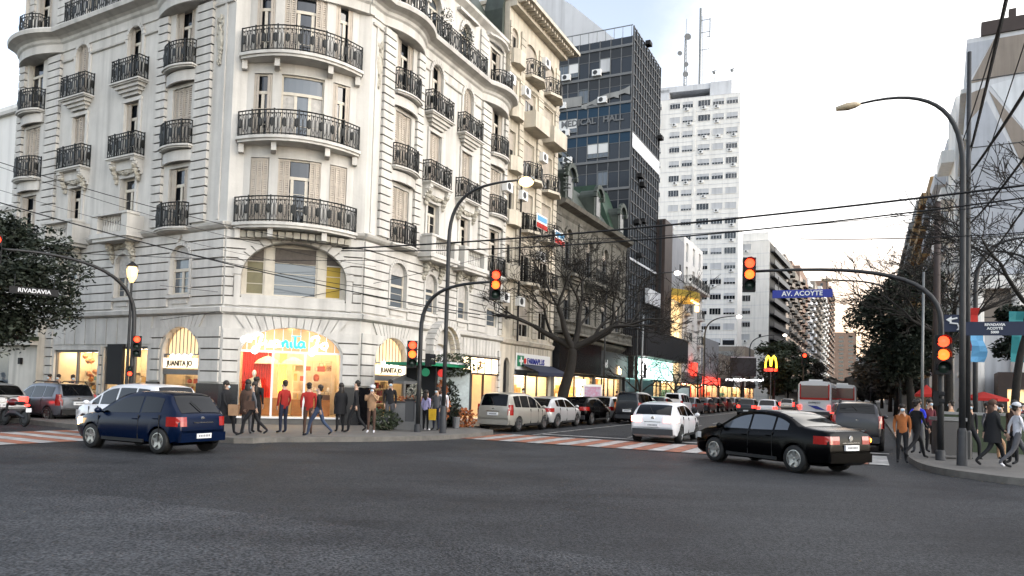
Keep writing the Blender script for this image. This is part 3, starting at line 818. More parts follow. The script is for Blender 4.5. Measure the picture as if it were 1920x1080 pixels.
# -- windows and balconies
KIN = {('L', 0): ('side', 'roller', 'glass', 'side'), }
def side_windows(fm, A_, B_, D_, flip):
    for k, zl in enumerate(ZL):
        kd = {(False, 0): 'side', (False, 1): 'closed', (False, 2): 'side', (True, 0): 'closed', (True, 1): 'closed', (True, 2): 'side'}[(flip, k)]
        g = bulge(fm, A_-1.25, A_+1.25, 0)
        win_frame(g, A_-.62, A_+.62, zl+.05, zl+2.6, .16, kd, CB)
        win_frame(fm, D_-.62, D_+.62, zl+.05, zl+2.6, .16, ('side', 'closed', 'side')[k] if flip else ('side', 'closed', 'glass')[k], CB)
        balcony(fm, A_-1.0, A_+1.0, zl, .36, CB, sag=.25, t=.13, bracket=None); balcony(fm, D_-1.0, D_+1.0, zl, .36, CB, sag=.25, bracket=None)
        for i, c in enumerate(B_):
            z0 = zl+(.75 if k == 0 else .05)
            kk = ('glass', 'side')[i] if k == 0 else (('closed', 'closed') if flip else ('side', 'closed'))[i] if k == 1 else ('side', 'closed')[i]
            win_frame(fm, c-.5, c+.5, z0, zl+(2.6 if k == 2 else 2.55), .16, kk, CB, spring=None if k < 2 else zl+2.1)
            if k > 0: balcony(fm, c-1.05, c+1.05, zl, .52, CB, t=.13, bracket='console' if k == 1 else 'skirt')
            else:
                b = MB(fm)      # stone balustrade balcony of the first floor
                b.box(c-1.35, c+1.35, -.85, 0, zl-.22, zl-.02); b.box(c-1.2, c+1.2, -.78, -.02, zl-.36, zl-.22)
                for sx in (-1.25, .85): b.box(c+sx, c+sx+.4, -.8, -.3, zl-.02, zl+.75)
                b.box(c-1.3, c+1.3, -.85, -.25, zl+.75, zl+.85)
                for j in range(9): b.lathe([(.035, 0), (.06, .12), (.07, .25), (.03, .5), (.06, .58), (.06, .75)], (c-.72+j*.18, -.55, zl), 8)
                for sx in (-1.22, 1.1): b.box(c+sx, c+sx+.12, -.35, 0, zl, zl+.75)
                b.build('balustrade', 'stone_trim', CB)
    # attic windows
    for c, ww in ((A_, .62), (D_, .62), (B_[0], .5), (B_[1], .5)):
        win_frame(fm, c-ww, c+ww, ZC+.5, ZC+(2.7 if ww > .55 else 2.6), .41, 'glass' if ww < .55 else 'side', CB, spring=None if ww > .55 else ZC+2.0, glass='glass_cool' if ww < .55 else 'glass')
side_windows(FL, -3.1, (-6.5, -10.5), -14.55, False)
side_windows(FR, 2.57, (5.25, 8.35), 11.78, True)
balcony(FL, -11.6, -5.0, ZC+.18, .5, CB, bracket=None, t=.1); balcony(FR, 4.2, 9.7, ZC+.18, .5, CB, bracket=None, t=.1)
balcony(FL, -15.5, -13.6, ZC+.18, .5, CB, sag=.3, bracket=None, t=.1); balcony(FR, 10.85, 12.7, ZC+.18, .5, CB, sag=.3, bracket=None, t=.1)
balcony(FR, 1.6, 3.6, ZC+.18, .5, CB, sag=.3, bracket=None, t=.1); balcony(FL, -4.1, -2.1, ZC+.18, .5, CB, sag=.3, bracket=None, t=.1)
BWM = bulge(FC, .55, 4.8, .55)
for k, zl in enumerate(ZL):
    t = zl+(2.75 if zl > 14 else 2.7)
    ks = (('closed', 'side', 'closed'), ('side', 'curtain', 'side'), ('side', 'side', 'side'))[k]
    win_frame(BWM, .8, 1.5, zl+.05, t, .12, ks[0], CB, leaves=2, step=.35)
    win_frame(BWM, 1.85, 3.5, zl+.05, t, .12, ks[1], CB, leaves=3, step=.3, glass='glass_cool' if k == 1 else 'glass')
    win_frame(BWM, 3.85, 4.55, zl+.05, t, .12, ks[2], CB, leaves=2, step=.35)
    balcony(FC, .2, 5.05, zl, .35, CB, sag=1.05, t=.22, bracket='block')
    for xx in (1.55, 3.6): b = MB(BWM); b.box(xx, xx+.2, -.55, 0, zl-.55, zl-.22); b.build('bracket', 'stone_trim', CB)
# brick-like soffit stones of the corner balcony
b = MB(FC)
for i in range(15):
    x = .5+.29*i; t = (x-2.6)/2.3; sg = .9*(1-t*t)
    b.box(x, x+.25, -.1-sg*.75, -.02, 7.48+.12*(1-t*t)*0, 7.72)
b.build('soffit', 'ornament', CB)
mat('brown_blind', (.12, .1, .085), .7, var=.3, scale=5)
mat('olive_blind', (.2, .18, .1), .6, var=.2, scale=3)
# entresol corner window of three lights
for a, c, kd, gl in ((.75, 1.5, 'roller', 'yellow_blind'), (1.8, 3.55, 'roller', 'glass_cool'), (3.85, 4.55, 'roller', 'yellow_blind')):
    win_frame(FC, a, c, 5.28, 7.3, .4, kd, CB, leaves=1, transom=.3, glass=gl if gl != 'yellow_blind' or a > 3 else 'olive_blind', blind_m='brown_blind')
b = MB(FC); b.box(1.5, 1.8, .35, .55, 5.25, 7.45); b.box(3.55, 3.85, .35, .55, 5.25, 7.45); b.box(.62, .75, .35, .55, 5.25, 7.3); b.box(4.55, 4.7, .35, .55, 5.25, 7.3)
b.box(.62, 4.7, .56, .6, 7.0, 7.5); b.build('mullion', 'frame_paint', CB)
for fm, lst in ((FL, ((-3.25, -2.05, 5.3, 7.3, 6.75), (-7.05, -6.05, 5.3, 7.2, 6.7), (-10.95, -9.95, 5.3, 7.2, 6.7), (-15.1, -13.9, 5.3, 7.2, None))),
                (FR, ((1.9, 3.15, 5.2, 7.25, 6.7), (4.75, 5.75, 5.3, 7.15, 6.7), (7.85, 8.85, 5.3, 7.15, 6.7), (11.2, 12.4, 5.2, 7.15, None)))):
    for a, c, z0, z1, sp in lst: win_frame(fm, a, c, z0, z1, .1, 'roller', CB, spring=sp, transom=.5, leaves=1 if fm is FR else 2, glass='glass_cool')
# ---------------------------------------------------------------- shop interiors
def clear_glass():
    m = bpy.data.materials.new('clear_glass'); m.use_nodes = True; n = m.node_tree; n.nodes.remove(n.nodes['Principled BSDF'])
    t = n.nodes.new('ShaderNodeBsdfTransparent'); g = n.nodes.new('ShaderNodeBsdfGlossy'); g.inputs['Roughness'].default_value = .02
    f = n.nodes.new('ShaderNodeFresnel'); f.inputs[0].default_value = 1.35
    x = n.nodes.new('ShaderNodeMixShader'); n.links.new(f.outputs[0], x.inputs[0]); n.links.new(t.outputs[0], x.inputs[1]); n.links.new(g.outputs[0], x.inputs[2])
    n.links.new(x.outputs[0], n.nodes['Material Output'].inputs[0]); M['clear_glass'] = m
clear_glass()
def room(fm, x0, x1, z0, z1, depth, root, back='shop_wall', light='shop_light', side='shop_pale'):
    b = MB(fm)
    b.quad((x0, depth, z0), (x1, depth, z0), (x1, depth, z1), (x0, depth, z1)); b.build('shop_back_wall', back, root)
    b = MB(fm)
    b.quad((x0, .3, z0), (x0, depth, z0), (x0, depth, z1), (x0, .3, z1)); b.quad((x1, .3, z0), (x1, depth, z0), (x1, depth, z1), (x1, .3, z1))
    b.quad((x0, .3, z0), (x1, .3, z0), (x1, depth, z0), (x0, depth, z0)); b.quad((x0, .3, z1), (x1, .3, z1), (x1, depth, z1), (x0, depth, z1))
    b.build('shop_interior', side, root)
    n = max(2, int((x1-x0)/.7))
    b = MB(fm)
    for i in range(n):
        xc = x0+(x1-x0)*(i+.5)/n; b.box(xc-.12, xc+.12, .45, depth-.3, z1-.06, z1-.03)
    b.build('ceiling_lamp', light, root)
GOODS = []
def goods_mats():
    for i, c in enumerate([(.6, .12, .05), (.5, .3, .1), (.75, .6, .4), (.15, .1, .08), (.7, .45, .15), (.3, .05, .05), (.8, .75, .65), (.1, .25, .22)]):
        mat('goods_%d' % i, c, .6); GOODS.append('goods_%d' % i)
goods_mats()
def shelves(fm, x0, x1, z0, z1, y, rows, label, per=.28):
    p = fm((x0+x1)/2, y, 0)
    rt_ = empty('display_shelf', (p[0], p[1], .13), fm.rz, label, 'display shelf', world=True)
    b = MB(fm); dz = (z1-z0)/rows
    for i in range(rows+1): b.box(x0, x1, y-.3, y, z0+dz*i, z0+dz*i+.03)
    for x in (x0, (x0+x1)/2, x1-.04): b.box(x, x+.04, y-.28, y-.01, z0, z1)
    b.build('frame', 'shop_pale', rt_)
    for gi in range(4):
        b = MB(fm); b.cur = 0
        for i in range(rows):
            x = x0+.08
            while x < x1-.2:
                w_ = random.uniform(.1, per); h = random.uniform(.3, .8)*dz
                if random.randrange(4) == gi:
                    if random.random() < .5: b.box(x, x+w_, y-.25, y-.05, z0+dz*i+.03, z0+dz*i+.03+h)
                    else: b.lathe([(w_*.3, 0), (w_*.5, h*.3), (w_*.45, h*.7), (w_*.15, h*.9)], (x+w_/2, y-.15, z0+dz*i+.03), 7)
                x += w_+random.uniform(.04, .12)
        if b.v: b.build('goods', GOODS[(gi*2+int(x0*3)) % 8], rt_)
    return rt_
# main window
room(FC, .72, 4.58, .42, 4.1, 2.6, CB)
b = MB(FC)
for x in (1.95, 3.2): b.box(x-.04, x+.04, .12, .2, .43, 3.05)
b.box(.72, 4.58, .12, .2, 2.98, 3.06)
for i in range(11):
    x = .95+.34*i; k = math.sqrt(max(0, 1-((x-2.65)/1.93)**2)); b.box(x-.012, x+.012, .13, .17, 3.06, 2.92+1.06*k)
ff = b.build('shop_window', 'white', CB)
b = MB(FC); mat('emissive_tan', (.5, .32, .16), .7, emit=.13, ecol=(1, .55, .24))  # tan panel behind the sign; its lit look is emission in the material
for i in range(12): b.quad((.72+.322*i, .5, 3.0), (.72+.322*(i+1), .56, 3.0), (.72+.322*(i+1), .56, 4.1), (.72+.322*i, .5, 4.1))
b.build('emissive_blind', 'emissive_tan', CB)
b = MB(FC); b.quad((.72, .16, .43), (4.58, .16, .43), (4.58, .16, 3.99), (.72, .16, 3.99)); reparent(b.build('pane', 'clear_glass'), ff, CB)
b = MB(FC); b.box(.75, 1.9, 1.6, 1.66, .43, 3.1)
for i in range(12): b.tube([(.8+.095*i, 1.55, .45), (.8+.095*i, 1.53, 1.8), (.8+.095*i, 1.55, 3.1)], .05, 5)
b.build('curtain', 'shop_red', CB)
shelves(FC, 2.75, 4.4, .95, 2.75, 2.0, 4, 'warm lit wall shelf of bags seen through the right side of the corner shop window')
b = MB(FC); b.box(2.2, 2.5, 1.2, 1.3, .43, 3.0); b.build('column', 'gold', CB)
b = MB(FC); b.box(1.0, 2.6, 1.0, 1.9, .43, 1.15); b.box(2.75, 4.3, 1.0, 1.7, .43, 1.1)
p = FC(1.8, 1.4, 0); o = b.build('display_table', 'wood_orange', None); tag(o, 'orange wooden display plinth on the floor of the corner shop window', 'display plinth')
for i, x in enumerate((1.75, 2.75)):
    b = MB(FC); prof = [(.55-.02*i, 0), (.4, .16), (.2, .27), (.03, .33)]
    vs = []; b.lathe([(r_, h) for r_, h in prof], (x, 1.3, 2.55), 14); b.tube([(x, 1.3, 2.88), (x, 1.3, 4.05)], .01, 4)
    o = b.build('pendant_lamp', 'shop_wall'); tag(o, ('left' if i == 0 else 'right')+' one of two wide domed straw lampshades hanging inside the corner shop window', 'lampshade')
def mannequin(x, y):
    p = FC(x, y, .45); rt_ = empty('mannequin', p, FC.rz, 'headed white shop mannequin in a pale top standing before the red curtain', 'mannequin')
    b = MB(); b.lathe([(.1, 0), (.12, .5), (.17, .85), (.13, 1.1), (.19, 1.35), (.2, 1.45), (.06, 1.52), (.05, 1.58)], (0, 0, 0), 14)
    for sx in (-1, 1): b.tube([(sx*.19, 0, 1.42), (sx*.26, 0, 1.15), (sx*.24, -.08, .85)], [.06, .045, .035], 7)
    b.build('body', 'shop_pale', rt_, True)
    b = MB(); b.blob((0, 0, 1.7), (.09, .11, .13), 0, 12); b.build('head', 'white', rt_, True)
mannequin(1.25, .75)
for i, (x, z, g) in enumerate(((3.0, 2.3, 4), (3.9, 2.3, 0), (4.15, 1.1, 3))):
    b = MB(FC); b.box(x-.15, x+.15, 1.2, 1.35, z, z+.22); b.tube([(x-.09, 1.27, z+.22), (x-.07, 1.27, z+.36), (x+.07, 1.27, z+.36), (x+.09, 1.27, z+.22)], .012, 5)
    b.tube([(x, 1.27, z+.36), (x, 1.27, 4.05)], .004, 3) if z > 2 else None
    o = b.build('handbag', GOODS[g]); tag(o, ('brown handbag hanging highest near the middle of the corner shop window', 'red handbag hanging at the right of the corner shop window', 'black handbag on the plinth at the right end of the corner shop window')[i], 'handbag')
# script sign as neon strokes
SG = empty('shop_sign', FC(2.65, -.1, 3.15), FC.rz, 'glowing white and teal handwritten shop name across the corner window', 'shop sign')
def stroke(pts, ox, oy, s, r, name, m, y=0):
    b = MB(); sm = smooth_line([Vector(p) for p in pts], 5)
    b.tube([(ox+p.x*s, y, oy+p.y*s) for p in sm], r, 6); return b.build(name, m, SG, True)
JJ = [(.05, .62), (.12, .9), (.4, 1.0), (.62, .95), (.5, .5), (.4, 0), (.2, -.45), (-.05, -.35), (0, -.1), (.3, .12), (.7, .3)]
UU = [(0, .55), (.02, .15), (.18, .03), (.38, .2), (.42, .55), (.42, .15), (.58, .05)]
AA = [(.45, .5), (.15, .52), (0, .25), (.15, .02), (.38, .15), (.45, .5), (.47, .12), (.62, .05)]
NN = [(0, .5), (.05, .02), (.1, .35), (.3, .55), (.42, .4), (.44, .08), (.58, .05)]
II = [(.05, .5), (.08, .1), (.22, .05)]
TT = [(.12, .95), (.1, .2), (.22, .02), (.35, .08)]
OO = [(.3, .5), (.05, .4), (.02, .12), (.25, .0), (.45, .18), (.42, .42), (.25, .52), (.5, .48)]
x = -1.45
for ch, m_, adv in ((JJ, 'white_lit', .72), (UU, 'white_lit', .5), (AA, 'white_lit', .52), (NN, 'teal', .5), (II, 'teal', .22), (TT, 'teal', .3), (AA, 'teal', .75), (JJ, 'white_lit', .7), (OO, 'white_lit', .5)):
    stroke(ch, x, .02 if ch is JJ else .05, .5 if ch is JJ else .46, .045 if m_ == 'white_lit' else .05, 'lettering', m_); x += adv*.62
b = MB(); b.box(-.03, .35, -.01, .01, .5, .53); b.build('lettering', 'teal', SG)
for i, xx in enumerate((-1.85, -1.7, -1.58)):
    b = MB(); b.blob((xx, 0, .3+.06*(i % 2)), (.09, .03, .1), .2, 8); b.build('emblem', 'white_lit', SG)
# arched side windows
mat('emissive_cream', (.8, .6, .35), .7, emit=.28, ecol=(1, .68, .36))  # blind colour with the window glow added as emission
mat('lantern_soft', (.8, .65, .45), .5, emit=.35, ecol=(1, .8, .55))
def arched_shop(fm, x0, x1, sp, zt, txt, lab):
    room(fm, x0, x1, .45, zt+.05, 1.6, CB)
    b = MB(fm); b.box(x0, x1, .1, .24, 2.0, 2.22); b.box(x0, x0+.06, .12, .22, .45, sp); b.box(x1-.06, x1, .12, .22, .45, sp); b.box(x0, x1, .12, .22, sp, sp+.05)
    c = (x0+x1)/2; a = (x1-x0)/2
    for i in range(9):
        x = x0+(x1-x0)*(i+1)/10; k = math.sqrt(max(0, 1-((x-c)/a)**2)); b.box(x-.012, x+.012, .14, .17, sp, sp+(zt-sp)*k)
    f_ = b.build('shop_window', 'mid_grey', CB)
    b = MB(fm); b.quad((x0, .18, .45), (x1, .18, .45), (x1, .18, zt), (x0, .18, zt)); reparent(b.build('pane', 'clear_glass'), f_, CB)
    # blind filling the arch head, its glow put into the material as emission
    b = MB(fm)
    for i in range(10):
        xa = x0+(x1-x0)*i/10; xb = x0+(x1-x0)*(i+1)/10; b.quad((xa, .3, sp), (xb, .34, sp), (xb, .34, zt+.1), (xa, .3, zt+.1))
    b.build('emissive_blind', 'emissive_cream', CB)
    shelves(fm, x0+.1, x1-.1, .6, 1.95, 1.35, 4, lab[0], .22); 
    b = MB(fm); b.box(x0+.1, x1-.1, .02, .06, 2.26, 2.68); b.build('sign_board', 'lantern_soft', CB)
    p = fm(c, -.0, 2.45)
    t = text_mesh(txt, .3, 'lettering', 'dark', None, p, (R(90), 0, fm.rz), .01, bold=.006); t.name = 'shop_lettering'; tag(t, lab[1], 'sign')
    b = MB(fm)
    for k in range(13): b.blob((c-.62+k*.105, .05, 2.74+.05*math.sin(k*1.7)), (.055, .03, .06), .3, 6)
    tag(b.build('light_garland', 'white_lit', None), lab[2], 'lights')
arched_shop(FL, -3.66, -1.3, 2.8, 3.95, 'JUANITA JO', ('lit display shelf in the arched window left of the corner', 'dark JUANITA JO capitals on the arched window left of the corner', 'string of white lights over the name in the arched window left of the corner'))
arched_shop(FR, 1.1, 3.55, 2.75, 3.9, 'JUANITA JO', ('lit display shelf in the arched window right of the corner', 'dark JUANITA JO capitals on the arched window right of the corner', 'string of white lights over the name in the arched window right of the corner'))
# rectangular shop fronts of the cross avenue side
def plain_shop(fm, x0, x1, z0, z1, root, posts=2, back='shop_wall', depth=1.8, goods=None, frame_='mid_grey'):
    room(fm, x0, x1, z0, z1+.02, depth, root, back)
    b = MB(fm)
    for i in range(posts+1):
        x = x0+(x1-x0)*i/posts; b.box(max(x0, x-.06), min(x1, x+.06), .1, .2, z0, z1)
    b.box(x0, x1, .1, .2, z1-.1, z1); b.box(x0, x1, .08, .22, z0, z0+.25)
    f_ = b.build('shop_window', frame_, root)
    b = MB(fm); b.quad((x0, .16, z0), (x1, .16, z0), (x1, .16, z1), (x0, .16, z1)); reparent(b.build('pane', 'clear_glass'), f_, root)
    if goods: shelves(fm, x0+.3, x1-.3, z0+.5, z0+1.9, depth-.2, 3, goods)
plain_shop(FL, -7.7, -4.6, .15, 3.15, CB, 3, goods='lit shelves in the shop front behind the left traffic light pole')
plain_shop(FL, -11.6, -8.1, .15, 3.0, CB, 2, goods='lit shelf in the wide orange shop front beside the dark tree')
b = MB(FL); b.box(-7.2, -6.1, -.16, -.02, 1.5, 3.25); o = b.build('awning_box', 'dark', CB)
b = MB(FL)
for k in range(9): b.blob((-8.6-random.random()*2.4, 1.0, .9+random.random()*1.9), (.13, .13, .13), .2, 7)
b.build('ornament', 'wood_orange', CB)
# door on the avenue side with its hooded arch
b = MB(FR); b.box(5.35, 7.35, .2, .3, .15, 3.9); b.build('door', 'pale_wall', CB)
b = MB(FR); b.box(5.5, 6.3, .12, .22, 1.6, 3.1); b.build('poster', 'gold', CB)
b = MB(FR); b.box(6.35, 6.8, .08, .19, .2, 2.9); b.build('door_leaf', 'dark_grey', CB)
b = MB(FR); voussoirs(b, 5.2, 7.5, 3.45, 4.75, .28, 16, .5); voussoirs(b, 5.35, 7.35, 3.45, 4.6, .12, 16, .3)
for x in (4.95, 7.35):
    b.box(x, x+.5, -.55, .01, 3.3, 3.5)
    for i in range(6): b.blob((x+.25, -.4+.06*i, 3.25-.2*i), (.18, .22-.03*i, .15), .25, 8)
b.build('door_hood', 'stone_trim', CB)
# brown framed shop by the neighbour: lit roof lights over an orange front
room(FR, 8.5, 12.6, .15, 3.45, 1.8, CB, 'wood_orange')
b = MB(FR)
for i in range(6): b.box(8.5+.8*i, 8.58+.8*i, -.12, .05, 2.55, 3.4)
for z in (2.5, 3.38): b.box(8.45, 12.65, -.14, .05, z, z+.1)
for i in range(3): b.box(8.5+1.35*i, 8.6+1.35*i, .1, .2, .15, 2.5)
f_ = b.build('shop_front', 'brown_slab', CB)
b = MB(FR)
for i in range(5): b.box(8.6+.8*i, 9.28+.8*i, -.1, -.06, 2.6, 3.38)
mat('lantern_panel', (1, .85, .6), .5, emit=1.6, ecol=(1, .74, .42)); reparent(b.build('lit_panel', 'lantern_panel'), f_, CB)
t = text_mesh('KT', .42, 'lettering', 'wood_orange', None, FR(10.55, -.13, 3.0), (R(90), 0, FR.rz), .01, bold=.02); t.name = 'shop_lettering'; tag(t, 'brown initials on the lit panels over the orange shop front', 'sign')
# brown flower pots on the balconies and conifer planters behind the cornice railing
for i, (c, lab) in enumerate(((5.6, 'clipped dark potted bush nearer the corner on the top balcony'), (7.7, 'clipped dark potted bush farther from the corner on the top balcony'))):
    p = FR(c, -.2, ZC+.22); rt_ = empty('potted_bush', p, 0, lab, 'potted plant', 'potted bushes on the top balcony')
    b = MB(); b.lathe([(.16, 0), (.22, .35), (.2, .36)], (0, 0, 0), 12); b.build('pot', 'grime', rt_)
    b = MB()
    for k in range(260):
        a = random.uniform(0, 6.28); z = random.uniform(.3, 1.75); rr = .33 if .9 < z < 1.4 else .3 if z > 1.45 else .26
        rr *= random.uniform(.5, 1); x, y = rr*math.cos(a), rr*math.sin(a); s_ = .09
        b.add([(x, y, z), (x+s_*random.uniform(-1, 1), y+s_*random.uniform(-1, 1), z+s_), (x+s_*random.uniform(-1, 1), y+s_*random.uniform(-1, 1), z)], [(0, 1, 2)])
    b.build('foliage', 'leaf_dark', rt_)
# mansard pieces and attic hoods above
b = MB(FR)
b.add([(0, .5, ZTOP+.15), (12.9, .5, ZTOP+.15), (12.9, 2.2, ZTOP+3.2), (0, 2.2, ZTOP+3.2)], [(0, 1, 2, 3)])
for x in (8.9, 12.9): b.prism([(x-.3, ZTOP), (x, ZTOP), (x, ZTOP+3), (x-.3, ZTOP+2)], .3, 1.5)
b2 = MB(FL); b2.v, b2.f, b2.m = b.v, b.f, b.m
b2.add([(-15.9, .5, ZTOP+.15), (0, .5, ZTOP+.15), (0, 2.2, ZTOP+3.2), (-15.9, 2.2, ZTOP+3.2)], [(0, 1, 2, 3)])
b.build('roof', 'mansard', CB)

# ---------------------------------------------------------------- shared pieces for the other buildings
def air_con():
    o = MB(); o.box(-.4, .4, -.32, .0, 0, .55); a = o.build('air_conditioner', 'white')
    g = MB(); g.lathe([(.2, 0), (.2, -.02)], (-.1, -.33, .28), 14, 'y'); q = g.build('fan_grille', 'dark_grey', a); return a
AC = air_con(); AC_used = [False]
def put_ac(root, x, y, z, rz=0):
    if not AC_used[0]: AC_used[0] = True; c = AC; c.parent = root
    else: c = copy_tree(AC, root)
    c.location = (x, y, z); c.rotation_euler = (0, 0, rz); return c
def win_unit(name, w_, h, kind, frame_='white', pane='glass', shut='frame_paint', deep=.12):
    """window part with its own frame, pane and half drawn shutter, origin at the lower left corner"""
    b = MB(); b.cur = 0
    b.box(0, w_, -.03, .02, -.06, 0); b.box(0, .05, -.02, deep, 0, h); b.box(w_-.05, w_, -.02, deep, 0, h); b.box(0, w_, -.02, deep, h-.05, h)
    k = 2 if w_ < 2 else 4
    for i in range(1, k): b.box(w_*i/k-.02, w_*i/k+.02, .03, deep, 0, h)
    b.cur = 1; b.quad((0, .06, 0), (w_, .06, 0), (w_, .06, h), (0, .06, h))
    if kind > 0:
        b.cur = 2; zz = h*(1-kind); n = max(2, int((h-zz)/.12))
        for i in range(n): b.quad((.05, .03, zz+(h-zz)*i/n), (w_-.05, .03, zz+(h-zz)*i/n), (w_-.05, .01, zz+(h-zz)*(i+1)/n), (.05, .01, zz+(h-zz)*(i+1)/n))
    me = b.build(name, [frame_, pane, shut]); d = me.data; bpy.data.objects.remove(me); return d
def put_mesh(me, name, root, loc, rz=0):
    o = bpy.data.objects.new(name, me); COL.objects.link(o); o.parent = root; o.location = loc; o.rotation_euler = (0, 0, rz); return o
def bld(name, f, x, y, label, group=None):
    """building root whose local axes follow a facade frame; parts use local coordinates"""
    p = f(x, y, 0); return empty(name, p, f.rz, label, 'building', group)

# ---------------------------------------------------------------- tan neighbour (avenue, 12.95 .. 20.6)
NB = bld('apartment_building', FR, 12.95, 0, 'tan stone apartment block with a deep flat eave beside the cream corner one')
W_ = 7.65; NF = [(4.9, 7.4), (8.2, 10.6), (11.35, 13.75), (14.5, 16.9), (17.65, 20.05), (20.8, 23.0)]
cols = ((.35, 1.25, 0), (2.45, 3.95, 1), (5.35, 6.85, 1))
b = MB(); ops = [(.5, 1.3, .15, 3.6, 3.1), (2.0, 7.2, .15, 3.0)]
for z0, z1 in NF:
    for a, c, k in cols: ops.append((a, c, z0+(.9 if k == 0 else .1), z1, (z1-.35) if z0 > 20 or z0 < 5 else None))
wall(b, 0, W_, 0, 24.4, [tuple(x for x in o if x is not None) for o in ops], 0, .3)
b.quad((W_, 0, 12), (W_, 12, 12), (W_, 12, 24.4), (W_, 0, 24.4)); b.quad((0, 0, 18), (0, 12, 18), (0, 12, 24.4), (0, 0, 24.4))
b.build('wall', 'tan_stone', NB)
b = MB()
for x0, x1 in ((1.55, 2.15), (4.25, 5.05), (7.05, 7.63), (.02, .2)): courses(b, x0, x1, 4.9, 23.2, .4, out=.1, gap=.045)
moulding(b, 0, W_, 4.45, [(0, -.1), (.15, 0), (.22, .2), (0, .3)]); moulding(b, 0, W_, 20.2, [(0, -.1), (.12, 0), (.15, .2), (0, .3)])
for i in range(14): b.box(2.0+.37*i, 2.0+.37*i+.33, -.07, .01, 3.5, 4.35)
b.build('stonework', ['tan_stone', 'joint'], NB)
b = MB(); b.box(-.1, W_+.9, -1.15, 6, 24.4, 24.62); b.box(-.1, W_+.7, -.95, .5, 24.62, 24.8); b.box(0, W_+.3, -.45, 0, 24.0, 24.4)
for i in range(20): b.box(.1+.4*i, .25+.4*i, -.95, 0, 24.2, 24.4)
b.build('eave', 'tan_stone', NB)
for i, (z0, z1) in enumerate(NF):
    for a, c, k in cols:
        zz = z0+(.9 if k == 0 else .1)
        me = win_unit('window', c-a, z1-zz, random.choice([.3, .5, .7, 1, .25]), 'frame_paint', 'glass', 'shutter')
        put_mesh(me, 'window', NB, (a, .12, zz))
        if k and i > 0:
            b = MB()
            if i in (4,): b.box(a-.35, c+.35, -.9, 0, z0-.15, z0+.85); b.build('balcony', 'tan_stone', NB)
            else:
                b.plan([(a-.3, 0), (a-.3, -.55), ((a+c)/2, -.9), (c+.3, -.55), (c+.3, 0)], z0-.18, z0-.02)
                sl = b.build('balcony', 'tan_stone', NB); r = MB()
                railing(r, [(a-.25, 0), (a-.25, -.5), ((a+c)/2, -.82), (c+.25, -.5), (c+.25, 0)], z0, .95, .2); r.build('railing', 'iron', sl)
        elif k == 0 and i > 0:
            b = MB(); b.plan([(.1, 0), (.1, -.3), (.45, -.55), (1.2, -.55), (1.5, -.3), (1.5, 0)], z0-.1, z0+.75); b.build('bay_sill', 'tan_stone', NB)
        if (i+int(a)) % 2 == 0: put_ac(NB, a-.42, -.05, z1-.7)
b = MB(); b.box(.5, 1.3, .2, .3, .15, 3.6); b.build('door', 'dark', NB)
room_l = lambda x, y, z: FR(x+12.95, y, z); room_l.rz = RZA
def shop_local(f, x0, x1, z0, z1, root, back, m_l='shop_light', depth=2.0, posts=3, frame_='dark_grey'):
    """lit shop window in a building with local coordinates"""
    b = MB(); b.quad((x0, depth, z0), (x1, depth, z0), (x1, depth, z1), (x0, depth, z1)); b.build('shop_back_wall', back, root)
    b = MB(); b.quad((x0, .05, z0), (x0, depth, z0), (x0, depth, z1), (x0, .05, z1)); b.quad((x1, .05, z0), (x1, depth, z0), (x1, depth, z1), (x1, .05, z1))
    b.quad((x0, .05, z0), (x1, .05, z0), (x1, depth, z0), (x0, depth, z0)); b.quad((x0, .05, z1), (x1, .05, z1), (x1, depth, z1), (x0, depth, z1)); b.build('shop_interior', 'shop_pale', root)
    b = MB(); n = max(2, int((x1-x0)/1.0))
    for i in range(n):
        xc = x0+(x1-x0)*(i+.5)/n; b.box(xc-.2, xc+.2, .3, depth-.2, z1-.06, z1-.03)
    b.build('ceiling_lamp', m_l, root)
    b = MB()
    for i in range(posts+1):
        x = x0+(x1-x0)*i/posts; b.box(max(x0, x-.05), min(x1, x+.05), .02, .12, z0, z1)
    b.box(x0, x1, .02, .12, z1-.1, z1); b.box(x0, x1, .02, .14, z0, z0+.3); f_ = b.build('shop_window', frame_, root)
    b = MB(); b.quad((x0, .08, z0), (x1, .08, z0), (x1, .08, z1), (x0, .08, z1)); b.build('pane', 'clear_glass', f_)
    b = MB()
    for k in range(int((x1-x0)*3)):
        x = random.uniform(x0+.2, x1-.4); z = z0+random.choice([.3, .9, 1.4]); w_ = random.uniform(.1, .5); b.box(x, x+w_, depth*.5, depth*.7, z, z+random.uniform(.2, .6))
    b.build('goods', random.choice(GOODS), root)
shop_local(None, 2.0, 7.2, .15, 2.7, NB, 'shop_wall', depth=3)
b = MB(); b.prism([(2.6, 2.85), (7.6, 2.85), (7.6, 2.6), (2.6, 2.6)], -1.3, -1.26)
b.add([(2.6, 0, 3.35), (7.6, 0, 3.35), (7.6, -1.3, 2.85), (2.6, -1.3, 2.85)], [(0, 1, 2, 3)]); o = b.build('awning', 'navy', NB)
b = MB(); b.box(2.0, 7.2, -.09, -.02, 2.95, 3.95); b.build('sign_board', 'white', NB)
t = text_mesh('FARMAPLUS', .5, 'lettering', 'blue_sign', NB, (4.9, -.11, 3.5), bold=.012)
b = MB(); b.box(2.15, 3.0, -.14, -.09, 3.15, 3.8); b.build('cross_sign', 'green_sign', NB)
b = MB(); b.box(2.5, 2.65, -.17, -.14, 3.22, 3.73); b.box(2.3, 2.85, -.172, -.14, 3.4, 3.55); b.build('cross', 'white', NB)
b = MB(); b.lathe([(.17, 0), (.17, -.03)], (3.25, -.09, 3.5), 16, 'y'); b.build('emblem', 'shop_red', NB)
